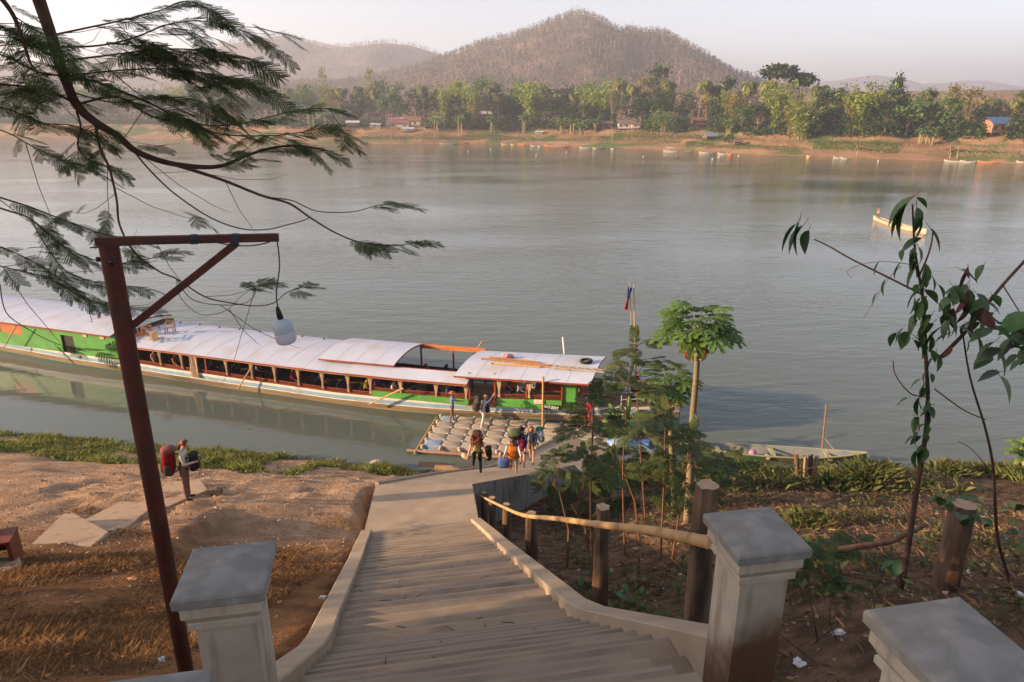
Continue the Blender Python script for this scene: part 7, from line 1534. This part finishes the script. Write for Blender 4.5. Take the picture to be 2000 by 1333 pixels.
# ---- the other boats at hand
gcan = mat('canoe green', (.06, .13, .06), (.09, .16, .07), scale=1.5, rough=.6, dirt=(.18, .15, .09), dscale=1); tinb = mat('canoe inside', (.13, .19, .22), (.3, .28, .24), scale=1.2, rough=.7)
a_, b_ = onz(1330, 880, .1), onz(1690, 902, .1); c_ = (a_ + b_) / 2
green_boat = canoe('river_canoe', 'long narrow green canoe moored at the right bank', (c_.x, c_.y, .08), math.atan2(b_.y - a_.y, b_.x - a_.x), (b_ - a_).length, 1.15, gcan, tinb, None, None, .5, mat('canoe rim', (.34, .33, .2), rough=.7), None, .22)
a_, b_ = onz(1702, 430, 0), onz(1812, 460, 0); c_ = (a_ + b_) / 2; Lb = 13.5
lb = canoe('river_canoe', 'pale wooden longboat heading out on the open river at right', (c_.x, c_.y, .12), math.atan2(b_.y - a_.y, b_.x - a_.x), Lb, 1.35, mat('longboat cream', (.44, .35, .25), (.5, .41, .3), scale=1, rough=.6), bin_, None, None, .6, bw, None, .32)
dv = (a_ - b_).normalized(); person('boatman standing at the bow of the pale longboat', c_ + dv * 5.6 + Vector((0, 0, .25)), R(150), cloth('pink shirt', (.5, .3, .22)), browns, shoe, 'brown', 1.65, hair='short', hat=('brim', (.5, .38, .24)))
mb = MB(); q = onz(1230, 878, .1); mb.sup((0, 0, .3), (2.4, 1.0, .8), mat('blue tarp', (.10, .22, .5), (.3, .42, .6), scale=3, rough=.5), .7, 14, 8, rotz(-.2), lambda p: p * (1 + .12 * noise.noise(p * 2.5))); tag(mb.build('tarpaulin', None, True, q + Vector((0, -.2, .0))), 'blue tarpaulin bundle on the pontoon behind the saplings', 'tarpaulin')
for i, (px, py, s, c, lab) in enumerate(((1335, 868, .6, (.7, .7, .72), 'white bundle in the end of the green canoe'), (1470, 885, .5, (.45, .25, .35), 'pinkish bundle lying in the green canoe'), (1500, 893, .4, (.3, .24, .22), 'brown bundle lying in the green canoe'))):
    q = onz(px, py, .25); mb = MB(); mb.sup((0, 0, 0), (s, s * .7, s * .6), cloth('bundle%d' % i, c), .8, 10, 7, rotz(i)); tag(mb.build('cloth_bundle', None, True, q), lab, 'bundle')
for px, py, ty, lab in ((1607, 890, 788, 'lone bamboo mooring pole standing in the shallows'),):
    q = onz(px, py, 0); t = aty(px + 7, ty, q.y); mb = MB(); mb.tube([Vector((0, 0, -1)), t - q], [.045, .03], brownp, 7); tag(mb.build('mooring_pole', None, True, q), lab, 'pole')
    mb = MB(); mb.tube([Vector((0, 0, 0)), Vector((.5, -.3, -.6)), Vector((1.6, -.6, -.9))], .012, curt, 5); tag(mb.build('mooring_rope', None, True, q + (t - q) * .35), 'thin rope slanting from the lone mooring pole to the canoe', 'rope')
# banana plant at the right edge
bp = onz(1985, 925, .4); o = empty('banana_plant', bp, 1.2, 'bright banana plant at the right edge by the water', 'banana plant'); tr, cr = PROTO['ban'][0]; link('stem', tr, o); link('leaves', cr, o); o.scale = (.55, .55, .6)
bp = G(1190, 905); o = empty('banana_plant', bp + Vector((.3, 0, .1)), .5, 'young banana plant among the saplings before the pontoon', 'banana plant'); tr, cr = PROTO['ban'][1]; link('stem', tr, o); link('leaves', cr, o); o.scale = (.45, .45, .95)
# ================================================================== grass and litter
def blades(pts, h, w, bend, g):
    n = len(pts); a = g.uniform(0, 6.283, n); d = np.stack([np.cos(a), np.sin(a), 0 * a], 1); s = np.stack([-np.sin(a), np.cos(a), 0 * a], 1) * (w[:, None] if hasattr(w, '__len__') else w); up = np.array([0, 0, 1.]); P = np.asarray(pts)
    m = P + up * h[:, None] * .6 + d * (bend * h)[:, None] * .35; t = P + up * h[:, None] * .92 + d * (bend * h)[:, None]
    return np.stack([P - s, P + s, m + s * .75, t], 1), np.stack([P - s, m + s * .75, t, m - s * .75], 1)
def grass(name, label, pts, hlo, hhi, w, bmax, m, seed):
    g = np.random.default_rng(seed); n = len(pts); h = g.uniform(hlo, hhi, n); A_, B_ = blades(np.array(pts), h, w, g.uniform(.2, bmax, n), g); return tag(quads(name, np.concatenate([A_, B_]), m), label, 'grass', kind='stuff')
gg = mat('bank grass', (.14, .19, .04), (.28, .28, .08), scale=1.2, rough=.7, island=.4, transl=.35, spec=.2); gd = mat('dry grass', (.21, .115, .05), (.33, .2, .095), scale=1.5, rough=.85, island=.4, transl=.3, spec=.1); gr = mat('reed grass', (.075, .11, .03), (.17, .16, .06), scale=1.2, rough=.7, island=.4, transl=.3, spec=.2)
g = np.random.default_rng(21); pts = []
while len(pts) < 24000:
    x = g.uniform(-34, -4.2); ye = g.uniform(25.0, 30.6) ** 1.0; y = ye - (x + 17) * .165; c = noise.noise((x * .45, y * .45, 2.)) 
    if c < -.05 + .5 * (g.random() - .5) or (x > -8.5 and ye < 28.3) : continue
    z = ground(x, y)
    if z < .05: continue
    pts.append((x, y, z - .02))
pts = np.array(pts); hh = np.array([.5 + .8 * max(0, noise.noise((p[0] * .6, p[1] * .6, 9.))) for p in pts]); A_, B_ = blades(pts, hh * g.uniform(.15, .55, len(pts)), .01, g.uniform(.2, .9, len(pts)), g); tag(quads('green_grass', np.concatenate([A_, B_]), gg), 'strip of green grass along the near water edge on the left', 'grass', kind='stuff')
pts = []
while len(pts) < 60000:
    x, y = g.uniform(-15, -3.2), g.uniform(3, 15.5); u, s = stair_us(x, y)
    if abs(u) < 1.6 or noise.noise((x * .55, y * .55, 5.)) < -.3 + .7 * sstep(8, 14, y) + .5 * (g.random() - .5): continue
    pts.append((x, y, ground(x, y) - .01))
grass('dry_grass', 'dry orange-brown grass on the shaded slope at left', pts, .03, .11, .003, 1.7, gd, 22)
pts = []
while len(pts) < 15000:
    x, y = g.uniform(1, 26), g.uniform(22.5, 28.6)
    if noise.noise((x * .24, y * .3, 6.)) + .7 * noise.noise((x * 1.5, y * 1.5, 6.)) < .1 + .25 * g.random() or (x < 6 and y < 24): continue
    pts.append((x, y, ground(x, y) - .03))
grass('reed_grass', 'ragged green reeds along the near water edge on the right', pts, .08, .6, .003, 1.0, gr, 23)
for i, (px, py, n_, h, lab) in enumerate(((1700, 950, 500, 1.1, 'large arching grass tussock by the water on the right'), (1640, 955, 260, .8, 'smaller grass tussock left of the large one'), (1580, 1030, 220, .45, 'bright grass tuft behind the right pillar'), (1860, 930, 260, .7, 'grass tussock near the right edge by the water'), (1440, 940, 400, .9, 'grass tussock under the end of the green canoe'))):
    n_ *= 3; b = G(px, py); P = np.array([(b.x + g.normal(0, .26), b.y + g.normal(0, .26), b.z - .03) for _ in range(n_)]); hh = g.uniform(.5, 1, n_) * h; A_, B_ = blades(P - np.array(b), hh, .0035, g.uniform(.15, .9, n_), g); o = quads('grass_tussock', np.concatenate([A_, B_]), gr, None, b); tag(o, lab, 'grass', 'grass tussocks on the right bank')
P = []
while len(P) < 15000:
    x, y = g.uniform(1.2, 18), g.uniform(4, 27); u, s = stair_us(x, y)
    if u < 1.7 or noise.noise((x * .45, y * .45, 12.)) + .5 * noise.noise((x * 1.6, y * 1.6, 3.)) < .02 + .3 * g.random(): continue
    P.append((x, y, ground(x, y) + abs(g.normal(0, .13)) * (1 + 1.2 * sstep(16, 26, y))))
mass('ground_weeds', 'low green and brownish weeds over the right slope', P, g.uniform(.05, .17, len(P)), mat('weed leaf', (.05, .085, .024), (.16, .13, .05), scale=.8, rough=.7, island=.5, transl=.3), .4, .55, 'weeds', 31)
P = []
for k in range(6000):
    x, y = g.uniform(1.3, 16), g.uniform(3.5, 24); u, s = stair_us(x, y)
    if u < 1.65: continue
    P.append((x, y, ground(x, y)))
grass('straw_litter', 'dry straw and dead stalks on the dark right slope', P, .03, .17, .003, 2.4, mat('straw', (.15, .095, .055), (.26, .175, .105), scale=2, rough=.9, island=.4), 33)
P = []
while len(P) < 3600:
    x, y = g.uniform(-16, -3), g.uniform(5, 27); u, s = stair_us(x, y)
    if abs(u) < 1.6 or (y > 17 and x > -4.6): continue
    P.append((x, y, ground_cut(x, y)))
P = np.array(P); S3 = g.uniform(.012, .05, len(P)) * (1 + 1.2 * (g.random(len(P)) > .97)); a3 = g.uniform(0, 6.28, len(P)); c3 = [P + np.stack([np.cos(a3 + k * 2.094) * S3, np.sin(a3 + k * 2.094) * S3, 0 * S3 - .004], 1) for k in range(3)]; t3 = P + np.stack([0 * S3, 0 * S3, S3 * .8], 1)
tag(quads('earth_clods', np.concatenate([np.stack([c3[0], c3[1], t3], 1), np.stack([c3[1], c3[2], t3], 1), np.stack([c3[2], c3[0], t3], 1)]), mat('clod', (.25, .16, .095), (.4, .28, .18), scale=3, rough=.95)), 'clods and pebbles strewn over the left bank', 'pebbles', kind='stuff')
mb = MB()
for k in range(420):
    x, y = g.uniform(1.5, 15), g.uniform(4.5, 25); u, s = stair_us(x, y)
    if u < 1.8 or noise.noise((x * .4, y * .4, 21.)) < -.1: continue
    p = Vector((x, y, ground(x, y) - .03)); h = g.uniform(.2, .9); d = Vector((g.normal(0, .35), g.normal(0, .3), 1)) * h; mb.tube([p, p + d * .5 + Vector((g.normal(0, .04), 0, 0)), p + d], [.007, .005, .002], sap_m if k % 3 else twig_m, 4, False)
    if k % 2: mb.tube([p + d * .5, p + d * .5 + Vector((g.normal(0, .2), g.normal(0, .2), .2 * h))], [.004, .002], sap_m, 3, False)
tag(mb.build('dry_stems'), 'tangle of thin dry weed stems standing on the right slope', 'stems', kind='stuff')
# leaf litter and sticks
lit = mat('leaf litter', (.20, .11, .055), (.34, .22, .13), scale=2, rough=.9, island=.5); P = []
while len(P) < 6500:
    x, y = (g.uniform(-14, -3.2), g.uniform(3, 17)) if g.random() < .35 else (g.uniform(.3, 16), g.uniform(3.5, 24)); u, s = stair_us(x, y)
    if abs(u) < 1.6: continue
    P.append((x, y, ground_cut(x, y) + .015))
Q = rand_quads(np.array(P), g.uniform(.04, .13, len(P)), g, 0, .6); Q[:, :, 2] = (Q[:, :, 2] - np.array(P)[:, None, 2]) * .3 + np.array(P)[:, None, 2]; tag(quads('leaf_litter', Q, lit), 'dead leaves scattered over both sides of the steps', 'leaf litter', kind='stuff')
mb = MB()
for k in range(330):
    x, y = g.uniform(1.2, 14), g.uniform(3.5, 22); u, s = stair_us(x, y)
    if u < 1.7: continue
    a = g.uniform(0, 3.14); L = g.uniform(.15, .7); p = Vector((x, y, ground(x, y) + .02)); d = Vector((math.cos(a), math.sin(a), 0)) * L; mb.tube([p - d, p + Vector((0, 0, g.uniform(.01, .06))), p + d + Vector((0, 0, g.uniform(-.05, .08)))], [.006, .009, .003], twig_m, 4)
tag(mb.build('fallen_sticks'), 'tangle of thin fallen sticks on the dark right slope', 'sticks', kind='stuff')
b = G(1690, 1120); mb = MB(); mb.tube([Vector((-1.3, 0, .12)), Vector((-.4, .2, .25)), Vector((.5, .35, .3)), Vector((1.1, .5, .5))], [.06, .05, .04, .03], bark, 8); tag(mb.build('fallen_branch', None, True, b), 'thick fallen branch lying between right pillar and climbing shrub', 'branch')
trash = mat('white trash', (.5, .5, .5), (.66, .65, .62), scale=5, rough=.5); trb = mat('blue trash', (.3, .42, .6), rough=.5)
for i, (px, py, s, lab) in enumerate(((630, 1170, .14, 'crumpled white plastic beside the left kerb'), (528, 1250, .10, 'white foam scrap right of the left pillar'), (318, 1292, .13, 'white scrap near the foot of the lamp post'), (610, 995, .1, 'small pale blue scrap on the sand'), (545, 1018, .1, 'white scrap on the sandy slope above the left kerb'), (510, 930, .12, 'pale scrap near the grass strip'), (1330, 1125, .13, 'white bottle piece left of the right pillar'), (1297, 1150, .09, 'white cup fragment on the dark soil'), (1560, 1305, .2, 'crumpled white bag below the right pillar'), (1640, 1240, .18, 'pale plastic strip between the two right pillars'), (1890, 1120, .16, 'white bag scrap under the right shrubs'), (1995, 1165, .14, 'white scrap at the right edge'), (270, 1098, .12, 'white scrap left of the lamp post in the dry grass'), (1130, 1115, .1, 'white scrap behind the fence posts'))):
    b = G(px, py); s *= .62; mb = MB(); mb.sup((0, 0, s * .2), (s, s * .7, s * .45), trb if 'blue' in lab else trash, .8, 10, 7, rotz(i), lambda p: p * (1 + 1.1 * noise.noise(p * (9 / s) * .5 + Vector((i, 0, 0))))); tag(mb.build('plastic_scrap', None, False, b), lab, 'litter', 'plastic scraps on the bank')
